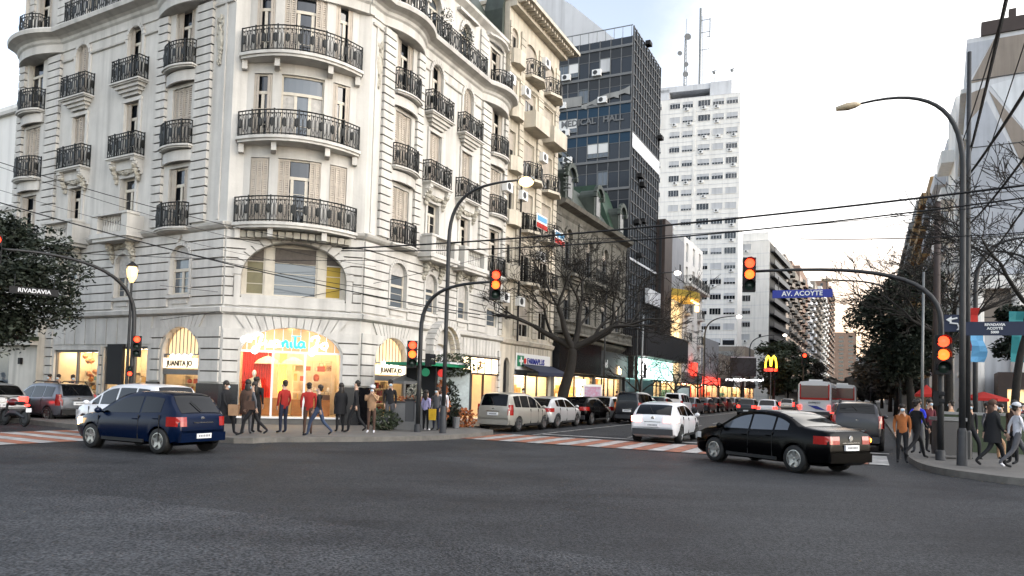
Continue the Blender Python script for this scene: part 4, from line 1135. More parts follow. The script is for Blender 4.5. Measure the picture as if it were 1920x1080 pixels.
for i, (c, z) in enumerate(((3.2, 11.4), (6.1, 11.0))):
    b = MB(); b.box(c-.8, c+.8, -1.0, -.96, z+.1, z+.95); f_ = b.build('estate_banner', 'white', NB)
    b = MB(); b.box(c-.8, c+.8, -1.02, -1.0, z+.12, z+.42); b.build('stripe', 'red_fabric', f_)
    b = MB(); b.box(c-.7, c+.7, -1.02, -1.0, z+.55, z+.85); b.build('stripe', 'banner_blue', f_)
b = MB(); b.tube([(1.75, -.25, 4.6), (1.72, -.25, 14.2), (1.72, -.15, 14.4)], .06, 6); b.build('drainpipe', 'dark', NB)

# ---------------------------------------------------------------- old mansard house (20.6 .. 36.4)
MH = bld('mansard_house', FR, 20.6, 0, 'soot stained old stone house with a grey green mansard roof and dark shop fronts')
W_ = 15.8; b = MB()
ops = [(1.9, 3.1, 10.2, 13.0, 12.4), (6.2, 7.4, 10.2, 13.0, 12.4), (9.9, 11.1, 10.2, 13.0, 12.4), (13.6, 14.6, 10.2, 12.8, 12.3),
       (1.9, 3.1, 6.2, 8.9), (6.2, 7.4, 6.2, 8.9), (9.9, 11.1, 6.2, 8.9), (13.6, 14.6, 6.2, 8.9), (.6, 8.4, .15, 3.0), (9.0, 15.3, .15, 3.0)]
wall(b, 0, W_, 0, 14.4, ops, 0, .3); b.quad((0, 0, 14), (0, 10, 14), (0, 10, 15), (0, 0, 15)); b.quad((W_, 0, 0), (W_, 10, 0), (W_, 10, 14.4), (W_, 0, 14.4))
b.build('wall', 'old_stone', MH)
b = MB()
for x0, x1 in ((.05, .9), (4.3, 5.1), (8.4, 9.1), (12.0, 12.8), (15.1, 15.75)): courses(b, x0, x1, 6.0, 14.0, .42, out=.12, gap=.05)
moulding(b, 0, W_, 14.4, [(0, -.8), (.12, -.6), (.2, -.3), (.7, -.1), (.8, .15), (0, .3)]); moulding(b, 0, W_, 5.3, [(0, -.3), (.4, 0), (.45, .2), (0, .3)])
moulding(b, 0, W_, 9.5, [(0, 0), (.15, .1), (.15, .25), (0, .3)])
for o_ in ops[:4]: voussoirs(b, o_[0], o_[1], o_[4], o_[3], .25, 9, .12)
b.box(0, W_, -.95, 0, 5.6, 5.75)
for i in range(60): b.lathe([(.05, 0), (.08, .2), (.04, .45), (.07, .6)], (.1+i*.265, -.85, 5.75), 6)
b.box(0, W_, -.95, -.75, 6.35, 6.48)
for c in (2.5, 6.8, 10.5):
    b.box(c-1.2, c+1.2, -1.0, 0, 9.55, 9.75)
    for i in range(4): b.box(c-.9+.1*i, c+.9-.1*i, -.8+.18*i, 0, 9.35-.2*i, 9.55-.2*i)
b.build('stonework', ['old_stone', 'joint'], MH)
for c in (2.5, 6.8, 10.5):
    r = MB(); railing(r, [(c-1.15, 0), (c-1.15, -.95), (c+1.15, -.95), (c+1.15, 0)], 9.75, 1, .2); r.build('railing', 'iron', MH)
for o_ in ops[:8]: put_mesh(win_unit('window', o_[1]-o_[0], o_[3]-o_[2], .3, 'mid_grey', 'glass', 'shutter'), 'window', MH, (o_[0], .15, o_[2]))
b = MB()   # roof: steep mansard with end pavilions
def mans(x0, x1, z0, z1, y1=1.6): 
    b.add([(x0, 0, z0), (x1, 0, z0), (x1-.3, y1, z1), (x0+.3, y1, z1), (x0, 6, z0), (x1, 6, z0), (x1-.3, 4.6, z1), (x0+.3, 4.6, z1)], [(0, 1, 2, 3), (1, 5, 6, 2), (4, 0, 3, 7), (3, 2, 6, 7)])
mans(0, 4.2, 14.7, 18.8); mans(4.2, 12.2, 14.7, 17.2); b.build('roof', 'mansard', MH)
b = MB(); mans(12.2, 15.8, 14.7, 18.9); b.build('roof_pavilion', 'mansard_green', MH)
b = MB(); moulding(b, 0, 4.2, 18.8, [(0, -.15), (.2, 0), (.2, .2), (0, .25)], y=1.5); b.build('ridge_moulding', 'mansard', MH)
for c in (2.1, 8.0, 14.0):
    b = MB(); z = 15.0; b.box(c-.75, c+.75, -.15, 1.4, 14.7, z+1.5); voussoirs(b, c-.75, c+.75, z+1.4, z+2.2, .3, 9, .25, y=-.15)
    b.lathe([(.75, 0), (.75, 1.2)], (c, -.1, z+1.4), 16, 'y'); d_ = b.build('dormer', 'mansard', MH)
    b = MB(); b.box(c-.4, c+.4, -.2, -.14, 15.1, 16.6); b.build('window', 'tower_glass', d_)
b = MB()
for k in range(10):
    t = k/9; b.tube([(.5+.0*t, -.3, 15.2+t*2.6), (1.2+.6*math.sin(t*9), -.35, 15.4+t*2.4)], .05, 4)
b.build('roof_scrollwork', 'mansard', MH)
shop_local(None, .6, 8.4, .15, 2.9, MH, 'shop_wall', posts=4); shop_local(None, 9.0, 15.3, .15, 2.9, MH, 'wood_orange', posts=4)
b = MB(); b.box(.2, 8.7, -.5, 0, 3.0, 5.2); b.build('fascia', 'black_stone', MH); b = MB(); b.box(8.72, 15.7, -.42, 0, 3.0, 4.9); b.build('fascia', 'dark_grey', MH)
t = text_mesh('del', .9, 'lettering', 'white', MH, (9.9, -.46, 3.9), bold=.01)
t = text_mesh('ba', .7, 'lettering', 'warm_lit', MH, (13.4, -.5, 3.5), bold=.08)
b = MB(); b.box(4.9, 6.6, -.02, .03, .5, 2.6); b.build('lit_poster', 'lantern_panel', MH)
t = text_mesh('SALE', .4, 'lettering', 'leaf_mid', MH, (5.7, -.05, 1.8), rot=(R(90), R(-60), 0), bold=.02)

# ---------------------------------------------------------------- glass tower (37.3 .. 46.5)
GT = bld('glass_tower', FR, 37.3, 0, 'dark glass curtain wall tower with pale floor bands and a blank concrete top')
GD = 24; GW = 9.3; GH = 33.1; fl = 13; fh = GH/fl
b = MB(); b.box(.02, GW-.02, .02, GD, 0, GH-.05); b.build('core', 'dark_grey', GT)
b = MB()    # side wall facing the crossing: panes, mullions
for i in range(fl*2):
    for j in range(16):
        pass
b.box(-.02, .0, 0, GD, 3, GH); b.build('side_glass', 'tower_glass', GT)
b = MB()
for j in range(25): b.box(-.1, -.02, GD*j/24-.035, GD*j/24+.035, 2, GH)
b.build('mullion', 'mid_grey', GT)
for i in range(1, fl+1):
    b = MB(); z = GH*i/fl-.9; b.box(-.16, -.02, 0, GD, z, z+.22); b.box(-.05, -.02, 0, GD, z-.9, z-.85); b.build('floor_band', 'mid_grey', GT)
mat('spandrel', (.035, .039, .045), .5, spec=.3); mat('spandrel_blue', (.012, .04, .075), .45, spec=.3)
for i in range(1, fl+1):
    b = MB(); z = GH*i/fl-.9; b.box(-.06, -.02, 0, GD, z-.85, z); b.build('spandrel_panel', 'spandrel_blue' if i in (11, 10) else 'spandrel', GT)
wm = win_unit('window', 1.0, 1.25, .7, 'grey_pole', 'glass_cool', 'white'); wm2 = win_unit('window', 1.0, 1.25, 1, 'grey_pole', 'glass', 'pale_wall'); wm3 = win_unit('window', 1.0, 1.25, 0, 'grey_pole', 'glass_cool', 'white')
for i in range(1, fl):
    for j in range(1, 20):
        if random.random() < .42:
            o = put_mesh(random.choice([wm, wm2, wm3]), 'window', GT, (-.12, GD*(j+1)/24-.03, GH*(i+1)/fl-3.0+.1), R(-90))
    for j in (2, 5, 8, 12, 16):
        if random.random() < .6: put_ac(GT, -.1, GD*j/24+.5+random.random(), GH*(i+1)/fl-3.2, R(-90))
t = text_mesh('MEDICAL   HALL', .8, 'lettering', 'mid_grey', GT, (-.14, 3.6, 25.9), rot=(R(90), 0, R(-90)), bold=.02)
b = MB(); b.box(-.2, -.1, 4.6, 7.4, 27.4, 28.3); b.build('torn_sign', 'concrete', GT)
b = MB()
for k in range(9): b.add([(-.18, .1+k*.5, 28.6-.12*k-.1*math.sin(k)), (-.18, .6+k*.5, 28.48-.12*k-.1*math.sin(k+1)), (-.2, .6+k*.5, 28.0-.1*k), (-.2, .1+k*.5, 27.8-.1*k+.3*(k % 2))], [(0, 1, 2, 3)])
b.build('loose_sheeting', 'concrete', GT)
b = MB(); b.quad((0, -.02, 0), (GW, -.02, 0), (GW, -.02, GH+.7), (0, -.02, GH+.7)); b.build('street_glass', 'glass_cool', GT)
b = MB()
for j in range(12): b.box(GW*j/11-.05, GW*j/11+.05, -.14, -.02, 3, GH+.9)
for i in range(30): b.box(0, GW, -.12, -.02, 4+i*1.03, 4.09+i*1.03)
b.build('street_mullion', 'dark_grey', GT)
b = MB(); b.box(0, GW, -.16, -.02, 23.2, 24.5); b.box(0, GW, -.16, -.02, 13.3, 13.5); b.build('street_band', 'pale_wall', GT)
b = MB(); b.box(4.6, GW, -.6, -.3, 10.0, 11.4); b.build('street_banner', 'pale_wall', GT)
b = MB()
for x, z in ((8.9, 26.6), (2.2, 21.0), (3.0, 20.4), (3.5, 17.2), (1.6, 16.7), (2.6, 13.9), (4.0, 33.9)):
    b.box(x-.4, x+.4, -.55, -.1, z, z+.35)
b.build('open_window', 'dark', GT)
b = MB(); b.add([(2.5, 1.5, GH), (2.5, GD, GH), (2.5, GD, GH+9), (2.5, 12, GH+9), (2.5, 7, GH+5.5), (2.5, 2.0, GH+.8), (GW, 1.5, GH), (GW, GD, GH), (GW, GD, GH+9), (GW, 12, GH+9), (GW, 7, GH+5.5), (GW, 2, GH+.8)],
    [(0, 1, 2, 3, 4, 5), (5, 4, 10, 11), (4, 3, 9, 10), (3, 2, 8, 9), (0, 5, 11, 6)])
b.build('penthouse', 'pale_wall', GT)
for y in (10.2, 14.2):
    b = MB(); b.tube([(2.4, y, GH+2), (1.7, y, GH+2), (1.5, y, GH+2.6), (1.5, y, GH+4)], .5, 10); b.build('vent_pipe', 'dark_grey', GT)
b = MB()
for k in range(30): b.box(GW*0-.05, 0, .1+k*.8, .14+k*.8, GH, GH+1)
b.box(-.06, 0, 0, 24, GH+.95, GH+1.02); b.build('roof_railing', 'grey_pole', GT)
shop_local(None, .3, GW, .15, 2.9, GT, 'shop_wall', posts=3)

# ---------------------------------------------------------------- slab, grey box, small balcony house (46.5 .. 69)
SB = bld('slab_building', FR, 46.5, 0, 'narrow dark brown fin wall standing up beside the glass tower')
b = MB(); b.box(0, 3.0, -.9, 8, 3.2, 18.8); b.build('wall', 'brown_slab', SB)
b = MB(); b.box(-.12, 0, -.6, -.35, 4, 18.7); b.build('light_strip', 'pole', SB)
shop_local(None, .1, 2.9, .15, 3.0, SB, 'shop_pale', posts=2)
GB = bld('grey_building', FR, 49.5, 0, 'blank blue grey box building with a curved lit canopy over tall yellow windows')
b = MB(); b.box(0, 9.3, 0, 10, 12.0, 18.8); b.box(0, .3, -.4, 10, 3, 12); b.box(9.0, 9.3, 0, 10, 3, 12); b.box(0, 9.3, 3, 10, 0, 12); b.build('wall', 'grey_wall', GB)
b = MB(); b.box(.3, 9.0, .6, .8, 4, 11.6); b.build('lit_glass', 'lantern_panel', GB)
b = MB()
for i in range(8): b.box(.3+1.24*i, .42+1.24*i, .3, .6, 4, 11.8)
for z in (5.5, 7.5, 9.5): b.box(.3, 9, .35, .6, z, z+.15)
b.build('mullion', 'frame_paint', GB)
b = MB()
for i in range(12): b.plan([(9.3*i/12, 0), (9.3*i/12, -2.6*math.sin(math.pi*(i+.2)/14)), (9.3*(i+1)/12, -2.6*math.sin(math.pi*(i+1.2)/14)), (9.3*(i+1)/12, 0)], 11.8, 12.5)
b.build('canopy', 'yellow_blind', GB)
b = MB(); b.box(5, 8.3, -2.0, -1.7, 11.62, 11.75); b.box(8.4, 9.2, -1.8, -1.5, 10.9, 11.5); b.build('floodlight', 'lamp_on', GB)
b = MB(); b.box(7.2, 7.7, -.03, 0, 15, 16); b.build('window', 'dark', GB)
b = MB()
for i in range(5): b.box(2+i*1.4, 3+i*1.4, 1, 3, 18.8, 19.6-.1*i)
b.build('roof_block', 'dark_grey', GB)
shop_local(None, .3, 9, .15, 3.0, GB, 'shop_wall', posts=4)
WH = bld('balcony_house', FR, 58.8, 0, 'small white house with dark balconies beyond the blue grey box')
b = MB(); ops = []
for z in (4.5, 7.8, 11, 14.2, 16.9):
    for c in (1.6, 5.2, 8.6): ops.append((c-.55, c+.55, z, z+2.1))
wall(b, 0, 10.4, 3.2, 19.6, ops, 0, .3); b.quad((0, 0, 12), (0, 10, 12), (0, 10, 19.6), (0, 0, 19.6)); b.quad((0, 0, 19.6), (10.4, 0, 19.6), (10.4, 10, 19.6), (0, 10, 19.6)); b.build('wall', 'white_wall', WH)
wu = win_unit('window', 1.1, 2.1, .4)
for o_ in ops: put_mesh(wu, 'window', WH, (o_[0], .15, o_[2]))
for z in (7.7, 10.9, 14.1):
    for a, c in (((0, 10.4),) if z > 14 else ((.8, 2.4), (7.8, 9.4))):
        b = MB(); b.box(a, c, -1.0 if z > 14 else -.6, 0, z-.25, z); s_ = b.build('balcony', 'stone_trim', WH); r = MB(); d_ = .95 if z > 14 else .55
        railing(r, [(a+.05, 0), (a+.05, -d_), (c-.05, -d_), (c-.05, 0)], z, 1, .3); r.build('railing', 'iron', s_)
shop_local(None, .2, 10.2, .15, 3.0, WH, 'shop_wall', posts=4, frame_='shop_red')
b = MB(); b.box(.1, 10.3, -.25, 0, 3.1, 4.2); b.build('fascia', 'mid_grey', WH)
b = MB(); b.box(3.4, 5.6, -.6, -.25, 3.9, 5.4); b.build('sign_board', 'mc_red', WH)
for i, s_ in enumerate(range(69, 116, 12)):
    q = bld('shop_building', FR, s_+.6, 0, ('low grey shop building past the small balcony house', 'low beige shop building behind the bare street tree', 'low dark shop building before the white tower', 'low brown shop building at the foot of the white tower')[i])
    h = (9, 7.5, 8.5, 10)[i]; b = MB(); ops = [(x, x+1.2, 5, 6.6) for x in (1.5, 5, 8.8)]; wall(b, 0, 11.6, 3, h, ops, 0, .3); b.quad((0, 0, 3), (0, 8, 3), (0, 8, h), (0, 0, h)); b.quad((0, 0, h), (11.6, 0, h), (11.6, 8, h), (0, 8, h))
    b.build('wall', ('grey_wall', 'beige_wall', 'concrete', 'beige_wall')[i], q)
    wu = win_unit('window', 1.2, 1.6, .4)
    for o_ in ops: put_mesh(wu, 'window', q, (o_[0], .15, o_[2]))
    shop_local(None, .2, 11.4, .15, 3, q, ('shop_red', 'shop_wall', 'shop_pale', 'shop_red')[i], posts=3)
    b = MB(); b.box(.2, 11.4, -.3, 0, 3.05, 4.0); b.build('fascia', ('mc_red', 'dark_grey', 'white', 'brown_slab')[i], q)
# dark billboard box standing out over the pavement
BB = empty('billboard', A(36, 2, 0), RZA, 'large dark slatted billboard box mounted over the shops beside the bare tree', 'billboard')
b = MB()
b.box(0, 15.6, -.2, 2.0, 4.85, 7.05)
b.build('panel', 'brown_slab', BB)
b = MB()
for i in range(14): b.box(-.1, 0, -.2+.16*i, -.12+.16*i, 4.9, 7.0)
for i in range(50): b.box(.05+.31*i, .17+.31*i, -.28, -.2, 4.9, 7.0)
b.build('slats', 'dark_grey', BB)
b = MB(); b.box(-.1, 15.7, -.3, 2.0, 7.05, 7.15); b.build('cap', 'dark_grey', BB)
b = MB()
for x in (1, 8, 14): b.box(x, x+.3, 1.2, 1.7, 3, 4.85)
b.build('bracket', 'pole', BB)
TS = empty('illuminated_sign', A(37.6, .8, 0), RZA, 'pale green backlit fashion sign under the dark billboard', 'shop sign')
mat('teal_pale', (.45, .75, .66), .5, emit=.75, ecol=(.5, .9, .78)); b = MB(); b.box(0, 11.5, -.5, -.2, 3.0, 4.75); b.build('panel', 'teal_pale', TS)
b = MB(); b.box(-.4, 1.2, -.7, -.5, 3.0, 4.7); b.build('arch', 'white_lit', TS)
b = MB(); b.box(.0, .8, -.75, -.68, 3.0, 4.2); b.build('doorway', 'dark', TS)
b = MB()
for k in range(7): b.blob((3+k*1.1, -.52, 3.9+.3*math.sin(k*2)), (.1, .03, .22), .3, 6)
b.build('lettering', 'dark', TS)

# ---------------------------------------------------------------- white tower far behind (face turned to the crossing)
def tower(root, w_, h, floors, cols_, z0, wall_m, gap=0, ac=.3, deep=16, cap=100, wh=1.25, lit=.03, right=True):
    b = MB(); b.box(0, w_, 0, deep, 0, h); b.build('wall', wall_m, root)
    fh_ = (h-z0)/floors; n = 0; rest = MB(); units = {}
    rest.cur = 0
    for i in range(floors-1, -1, -1):
        for (x, ww) in cols_:
            kd = random.choice([.25, .45, .45, .7, .7, 1, 0])
            z = z0+fh_*i+.9
            key = (ww, kd)
            if key not in units: units[key] = win_unit('window', ww, wh, kd, wall_m, 'glass' if kd < .8 else 'glass_cool', 'pale_wall', .1)
            if n < cap: put_mesh(units[key], 'window', root, (x, -.07, z)); n += 1
            else:
                rest.cur = 0; rest.box(x, x+ww, -.06, .0, z, z+wh); rest.cur = 1; rest.box(x+.05, x+ww-.05, -.07, -.05, z+wh*(1-kd), z+wh-.02) if kd > 0 else None
            if random.random() < ac and n < cap: put_ac(root, x+ww*random.uniform(.3, .7), -.02, z-.6)
    if rest.v:
        o = rest.build('window_rows', ['glass', 'pale_wall'], root); o['kind'] = 'stuff'
    b = MB()
    for i in range(floors+1): b.box(0, w_, -.03, 0, z0+fh_*i-.06, z0+fh_*i+.02)
    b.build('joint', 'pale_wall', root)
oW = A(116, -3.0); 
fW = frame(Vector((oW.x, oW.y)), (math.sin(R(70)), -math.cos(R(70))))
WT = bld('white_tower', fW, -17, 0, 'tallest white apartment tower with rows of shuttered windows and radio masts on its roof')
tower(WT, 17, 58, 20, [(.3, 2.2), (4.0, 2.0), (6.4, 2.0), (9.3, 2.3), (12.0, 2.1), (14.5, 2.1)], 1.5, 'white_wall', wh=1.2)
b = MB(); b.box(1.5, 14.6, 3, 12, 58, 59.2); b.box(11.2, 15.2, 2.5, 12, 58, 61.6); b.box(1.5, 3.4, 3, 12, 58, 61.2); b.box(1.5, 15, 3, 12, 60.6, 61.7); b.build('roof_block', 'pale_wall', WT)
b = MB()
for i in range(19): b.box(8.45, 8.9, -.12, 0, 3+2.8*i, 5.2+2.8*i)
b.build('rib', 'white_wall', WT)
RM = empty('radio_mast', Vector(fW(-8.2, 6, 61.7)), 0, 'tall straight guyed mast on the roof of the white tower', 'mast')
b = MB(); b.tube([(0, 0, 0), (0, 0, 16.5)], .22, 6); b.tube([(.7, 0, 0), (.3, 0, 15)], .05, 4)
b.build('mast', 'grey_pole', RM); b = MB()
for z in (11.5, 14, 8): b.tube([(0, 0, z), (1.9, 0, z+.4)], .07, 4)
b.tube([(1.9, 0, 10.8), (1.9, 0, 14.6)], .1, 4); b.tube([(1.9, 0, 10.9), (1.2, 0, 10.7)], .08, 4); b.build('antenna_arm', 'grey_pole', RM)
RM2 = empty('lattice_mast', Vector(fW(-11, 6, 61.5)), 0, 'shorter lattice mast hung with dishes beside the tall straight mast', 'mast')
b = MB()
for sx, sy in ((-.3, 0), (.3, 0), (0, .4)): b.tube([(sx, sy, 0), (sx*.5, sy*.5, 11)], .07, 4)
for i in range(14): b.tube([(-.3, 0, i*.8), (.3, 0, i*.8+.8)], .05, 3)
b.tube([(0, 0, 11), (.1, 0, 15)], .05, 4); b.build('mast', 'grey_pole', RM2)
b = MB()
for x, z, r_ in ((-1.2, 7.8, .5), (.3, 11.2, .7), (.1, 5.6, .5), (0, 3.6, .6), (0, 1, .5)): b = MB(); b.lathe([(r_, 0), (r_*.3, .25)], (x, -.3, z), 10, 'y'); b.build('dish', 'mid_grey', RM2)
for i, (x, lab) in enumerate(((-5, 'small roof antenna nearer the masts on the white tower'), (-1.6, 'small roof antenna at the right edge of the white tower'))):
    b = MB(); p = Vector(fW(x, 3, 61.6)); b.tube([(0, 0, 0), (0, 0, 2.6)], .05, 4); b.tube([(-.7, 0, 2.2), (.5, 0, 2.5)], .05, 4); b.blob((-.2, 0, 2.0), (.35, .2, .3), .2, 6)
    o = b.build('roof_antenna', 'grey_pole'); o.location = p; tag(o, lab, 'antenna')
# white block at 150 .. 182
oL = A(142, -.5); fLb = frame(Vector((oL.x, oL.y)), (math.sin(R(62)), -math.cos(R(62))))
LB = bld('apartment_building', fLb, -20, 0, 'white block with one window column beside a blank wall')
tower(LB, 20, 35.2, 12, [(3.2, 2.2), (6.2, 2.2), (14.0, 2.2)], 1.6, 'white_wall', ac=.3, deep=25, wh=1.3)
b = MB(); b.box(18, 18.5, -.04, 0, 14.2, 14.9); b.build('vent', 'dark', LB)
b = MB(); b.box(14, 19.4, 2, 9, 35.2, 37.4); b.build('roof_block', 'white_wall', LB)
b = MB(); b.box(0, 1.0, 0, 23, 0, .2); b.box(.9, 1.0, 0, 23, .2, 1.1); q = b.build('tmp', 'dark_grey'); bm_ = q.data; bpy.data.objects.remove(q)
for i in range(12): put_mesh(bm_, 'balcony', LB, (20, 1, 3+2.7*i))
b = MB(); b.box(20.0, 20.05, .2, 24.8, 2, 34.8); b.build('balcony_backing', 'grime', LB)  # flat dark sheet on the side wall behind the balconies
# row of beige blocks on the left side further on
random.seed(21)
rows = [(170, 40, 37, 'beige_wall', 'beige brown block just behind the white one with dark balconies'), (212, 30, 41, 'pink_wall', 'reddish brown block with stacked curved balconies'),
        (244, 34, 42, 'pale_wall', 'pale block with stacked rounded balconies in the middle of the far left row'), (280, 40, 46, 'beige_wall', 'beige block with many small balconies beyond the pale one'),
        (324, 50, 50, 'white_wall', 'narrow bright block in the far left row'), (380, 60, 60, 'pink_wall', 'pinkish block standing tallest near the far end of the left row')]
for s_, ln, h, m_, lab in rows:
    q = bld('apartment_building', FR, s_, 0, lab); b = MB(); b.box(0, ln-1, 0, 14, 0, h); b.box(ln*.3, ln*.6, 3, 9, h, h+3); b.build('wall', m_, q)
    fl_ = int(h/3)
    n = max(2, int(ln/8)); wb = ln*.7/n; unit = []
    for mm_ in ('grime', m_):
        b = MB(); b.plan([(0, 0), (0, -.9), (wb/2, -1.4), (wb, -.9), (wb, 0)], 0, .2); b.plan([(0, -.8), (0, -.9), (wb/2, -1.4), (wb, -.9), (wb, -.8), (wb/2, -1.3)], .2, 1.0)
        t_ = b.build('tmp', mm_); unit.append(t_.data); bpy.data.objects.remove(t_)
    for i in range(fl_-1, 0, -1):
        for j in range(n): put_mesh(unit[(i+j) % 2], 'balcony', q, (ln*(j+.12)/n, 0, i*3.0))
    b = MB(); n = max(2, int(ln/3.5))
    for i in range(1, fl_):
        for j in range(n): b.box(ln*(j+.2)/n, ln*(j+.75)/n, -.04, 0, i*3+.3, i*3+2.3)
    o = b.build('window_rows', 'glass', q); o['kind'] = 'stuff'
    b = MB()
    for i in range(1, fl_):
        for y in (3, 7, 11):
            if random.random() < .6: b.box(-.05, 0, y-.6, y+.6, i*3+.8, i*3+2.1)
    if b.v: b.build('side_window', 'glass', q)
for i, (x, y, w_, h, m_, lab) in enumerate(((215, 560, 40, 50, 'pink_wall', 'low distant pinkish block left of the sky gap at the end of the avenue'), (262, 600, 26, 34, 'pale_wall', 'small grey block closest to the end of the avenue'))):
    q = empty('far_building', (x, y, 0), R(-15), lab, 'building'); b = MB(); b.box(0, w_, 0, 30, 0, h); b.build('wall', m_, q)
    b = MB()
    for k in range(int(h/3)-1):
        for j in range(6): b.box(w_*(j+.2)/6, w_*(j+.7)/6, -.1, 0, 3*k+3.5, 3*k+5)
    o = b.build('window_rows', 'glass', q); o['kind'] = 'stuff'

# ---------------------------------------------------------------- far left, next to the corner building
FB = bld('shop_building', FL, -24.5, -.4, 'low cream shop building with two wall lamps under the dark leafy tree')
b = MB(); wall(b, 0, 12.2, 0, 4.3, [(1.0, 2.8, .2, 3.1), (6.9, 9.8, .2, 2.9)], 0, .4); b.quad((0, 0, 4.3), (12.2, 0, 4.3), (12.2, .4, 4.3), (0, 3, 4.3)); b.quad((12.2, 0, 0), (12.2, .4, 0), (12.2, .4, 4.3), (12.2, 0, 4.3)); b.box(0, 12.25, -.35, 0, 3.2, 3.4); b.build('wall', 'stone_low', FB)
b = MB(); b.box(0, 12.3, -.4, 0, 3.4, 3.6); b.build('canopy', 'leaf_mid', FB)
b = MB(); b.box(6.9, 9.8, .2, .3, .2, 2.9); b.box(1.0, 2.8, .2, .3, .2, 3.1); b.build('window', 'glass_cool', FB)
b = MB()
for x in (5.5, 10.9): b.box(x-.1, x+.1, -.12, 0, 2.3, 2.6)
b.build('wall_lamp', 'dark', FB)
FB2 = bld('apartment_building', FL, -40, 3, 'white party wall of the block behind the leafy tree at the left edge')
b = MB(); b.box(0, 22.4, 0, 12, 0, 17.6); b.build('wall', 'white_wall', FB2)
b = MB(); b.box(6, 21.5, 2, 8, 17.6, 18.6); b.build('parapet', 'ochre_wall', FB2)
b = MB(); b.box(0, 22.5, -.25, 0, 17.0, 17.2); b.box(0, 22.5, -.15, 0, 11.3, 11.6); b.build('cornice', 'stone_trim', FB2)

# ---------------------------------------------------------------- right side of the avenue
oP = A(31, 24.6); fP = frame(Vector((oP.x, oP.y)), dR)
def mural():
    m = bpy.data.materials.new('mural'); m.use_nodes = True; n = m.node_tree; L = n.links; b_ = n.nodes['Principled BSDF']; b_.inputs['Roughness'].default_value = .85
    M['mural'] = m
    return m
PB = bld('patterned_building', fP, 0, 0, 'tall building painted with grey, white and brown triangles at the right edge')
PH = 25.6
b = MB(); b.box(0, 26, 0, 10.5, 0, PH); b.build('wall', 'pale_wall', PB)
mat('mural_brown', (.3, .255, .215), .85, var=.12, scale=.6, stain=.4); mat('mural_grey', (.46, .48, .52), .85, var=.12, scale=.6, stain=.3); mat('mural_pale', (.72, .74, .76), .85, var=.1, scale=.6, stain=.3)
tri = {'mural_brown': [[(1.5, 25.3), (5.5, 25.3), (4.7, 23.0), (0.2, 22.6)], [(0, 21.9), (1.0, 22.2), (.9, 21), (0, 20.0)], [(1.2, 22.0), (3.8, 18.0), (7.4, 14.6), (9.5, 13.2), (5.0, 12.8), (3.2, 16.3)], [(.1, 9.8), (4.2, 10.2), (2.2, 7), (0, 5.5)], [(5.2, 24.9), (9.2, 24.9), (7.6, 20.2)], [(9.5, 13), (7, 9.4), (5.4, 7.2), (10.5, 8)]],
       'mural_grey': [[(0, 25.3), (1.5, 25.3), (.2, 22.9)], [(0, 19.9), (1.1, 21.3), (3.1, 16.3), (4.9, 12.7), (0, 12.2)], [(4.9, 12.6), (8, 12.9), (6.3, 9.6), (3, 8.4), (2, 10.4), (4.2, 10.3)], [(9.3, 24.9), (14, 24.9), (14, 15), (11, 15)]],
       'mural_pale': [[(1.3, 22.3), (4.9, 22.9), (7.5, 20.1), (9.4, 13.3), (7.5, 14.4), (3.9, 17.8)], [(0, 12), (4.8, 12.5), (2, 10.5), (0, 10)]]}
mats_ = list(tri)
for k, nm in enumerate(mats_):
    b = MB()
    for t_ in tri[nm]: b.prism(t_, -.02-.004*k, .0)
    b.build('painted_panel', nm, PB)
b = MB(); 
for z in (22.75, 12.4, 18.3, 15.2, 9.9, 7.2): b.box(0, 26, -.05, -.0, z, z+.05)
b.build('joint', 'dark_grey', PB)
b = MB(); b.box(.8, 26, -.15, 1, PH, PH+.9)
for x in (2.3, 6.2): b.box(x, x+.4, 0, .4, PH+.9, PH+1.5)
b.build('parapet', 'brown_slab', PB)
b = MB()
for i in range(12):
    x = .6+i*2.2; b.lathe([(.5, 0), (.45, .4), (.38, 8.5), (.5, 9)], (x, -.2, .1), 12)
b.box(0, 26, -.7, 0, 9.0, 9.8); b.build('column', 'white_wall', PB)
b = MB()
for i in range(1, 8): b.box(-.35, 0, .5, 10, i*3.1+.5, i*3.1+.8)
b.build('ledge', 'white_wall', PB)
# row down the right side
rr = [(42.5, 6.5, 26, 'white_wall', 'narrow white building just past the patterned one'), (49.2, 8, 24.7, 'pale_wall', 'pale building third in the right row'), (57.5, 12, 24.5, 'grey_wall', 'grey building in the right row before the ochre one'),
      (70, 15, 27, 'ochre_wall', 'ochre building rising above its neighbours in the right row'), (85.5, 12, 29, 'ochre_wall', 'brown ochre slab just beyond the ochre building'),
      (98, 19, 31, 'concrete', 'dark grey block stepping down in the right row'), (118, 60, 30, 'beige_wall', 'long low brown block in the right row'), (180, 160, 28, 'pale_wall', 'last pale block of the right row')]
for s_, ln, h, m_, lab in rr:
    q = empty('row_building', A(s_, 25), RZA, lab, 'building'); b = MB(); b.box(0, ln-.6, -12, 0, 0, h); b.build('wall', m_, q)
    n = max(1, min(8, int(ln/5))); b = MB(); b.box(0, ln*.65/n, 0, .9, 0, 1.0); t_ = b.build('tmp', m_); um = t_.data; bpy.data.objects.remove(t_)
    for i in range(int(h/3)-1, 0, -1):
        for j in range(n): put_mesh(um, 'balcony', q, (ln*(j+.15)/n, 0, i*3))
    b = MB()
    for i in range(1, int(h/3)):
        for j in range(3): b.box(-.04, 0, -11+3.6*j, -9+3.6*j, i*3+.8, i*3+2.2)
    o = b.build('window_rows', 'glass', q); o['kind'] = 'stuff'
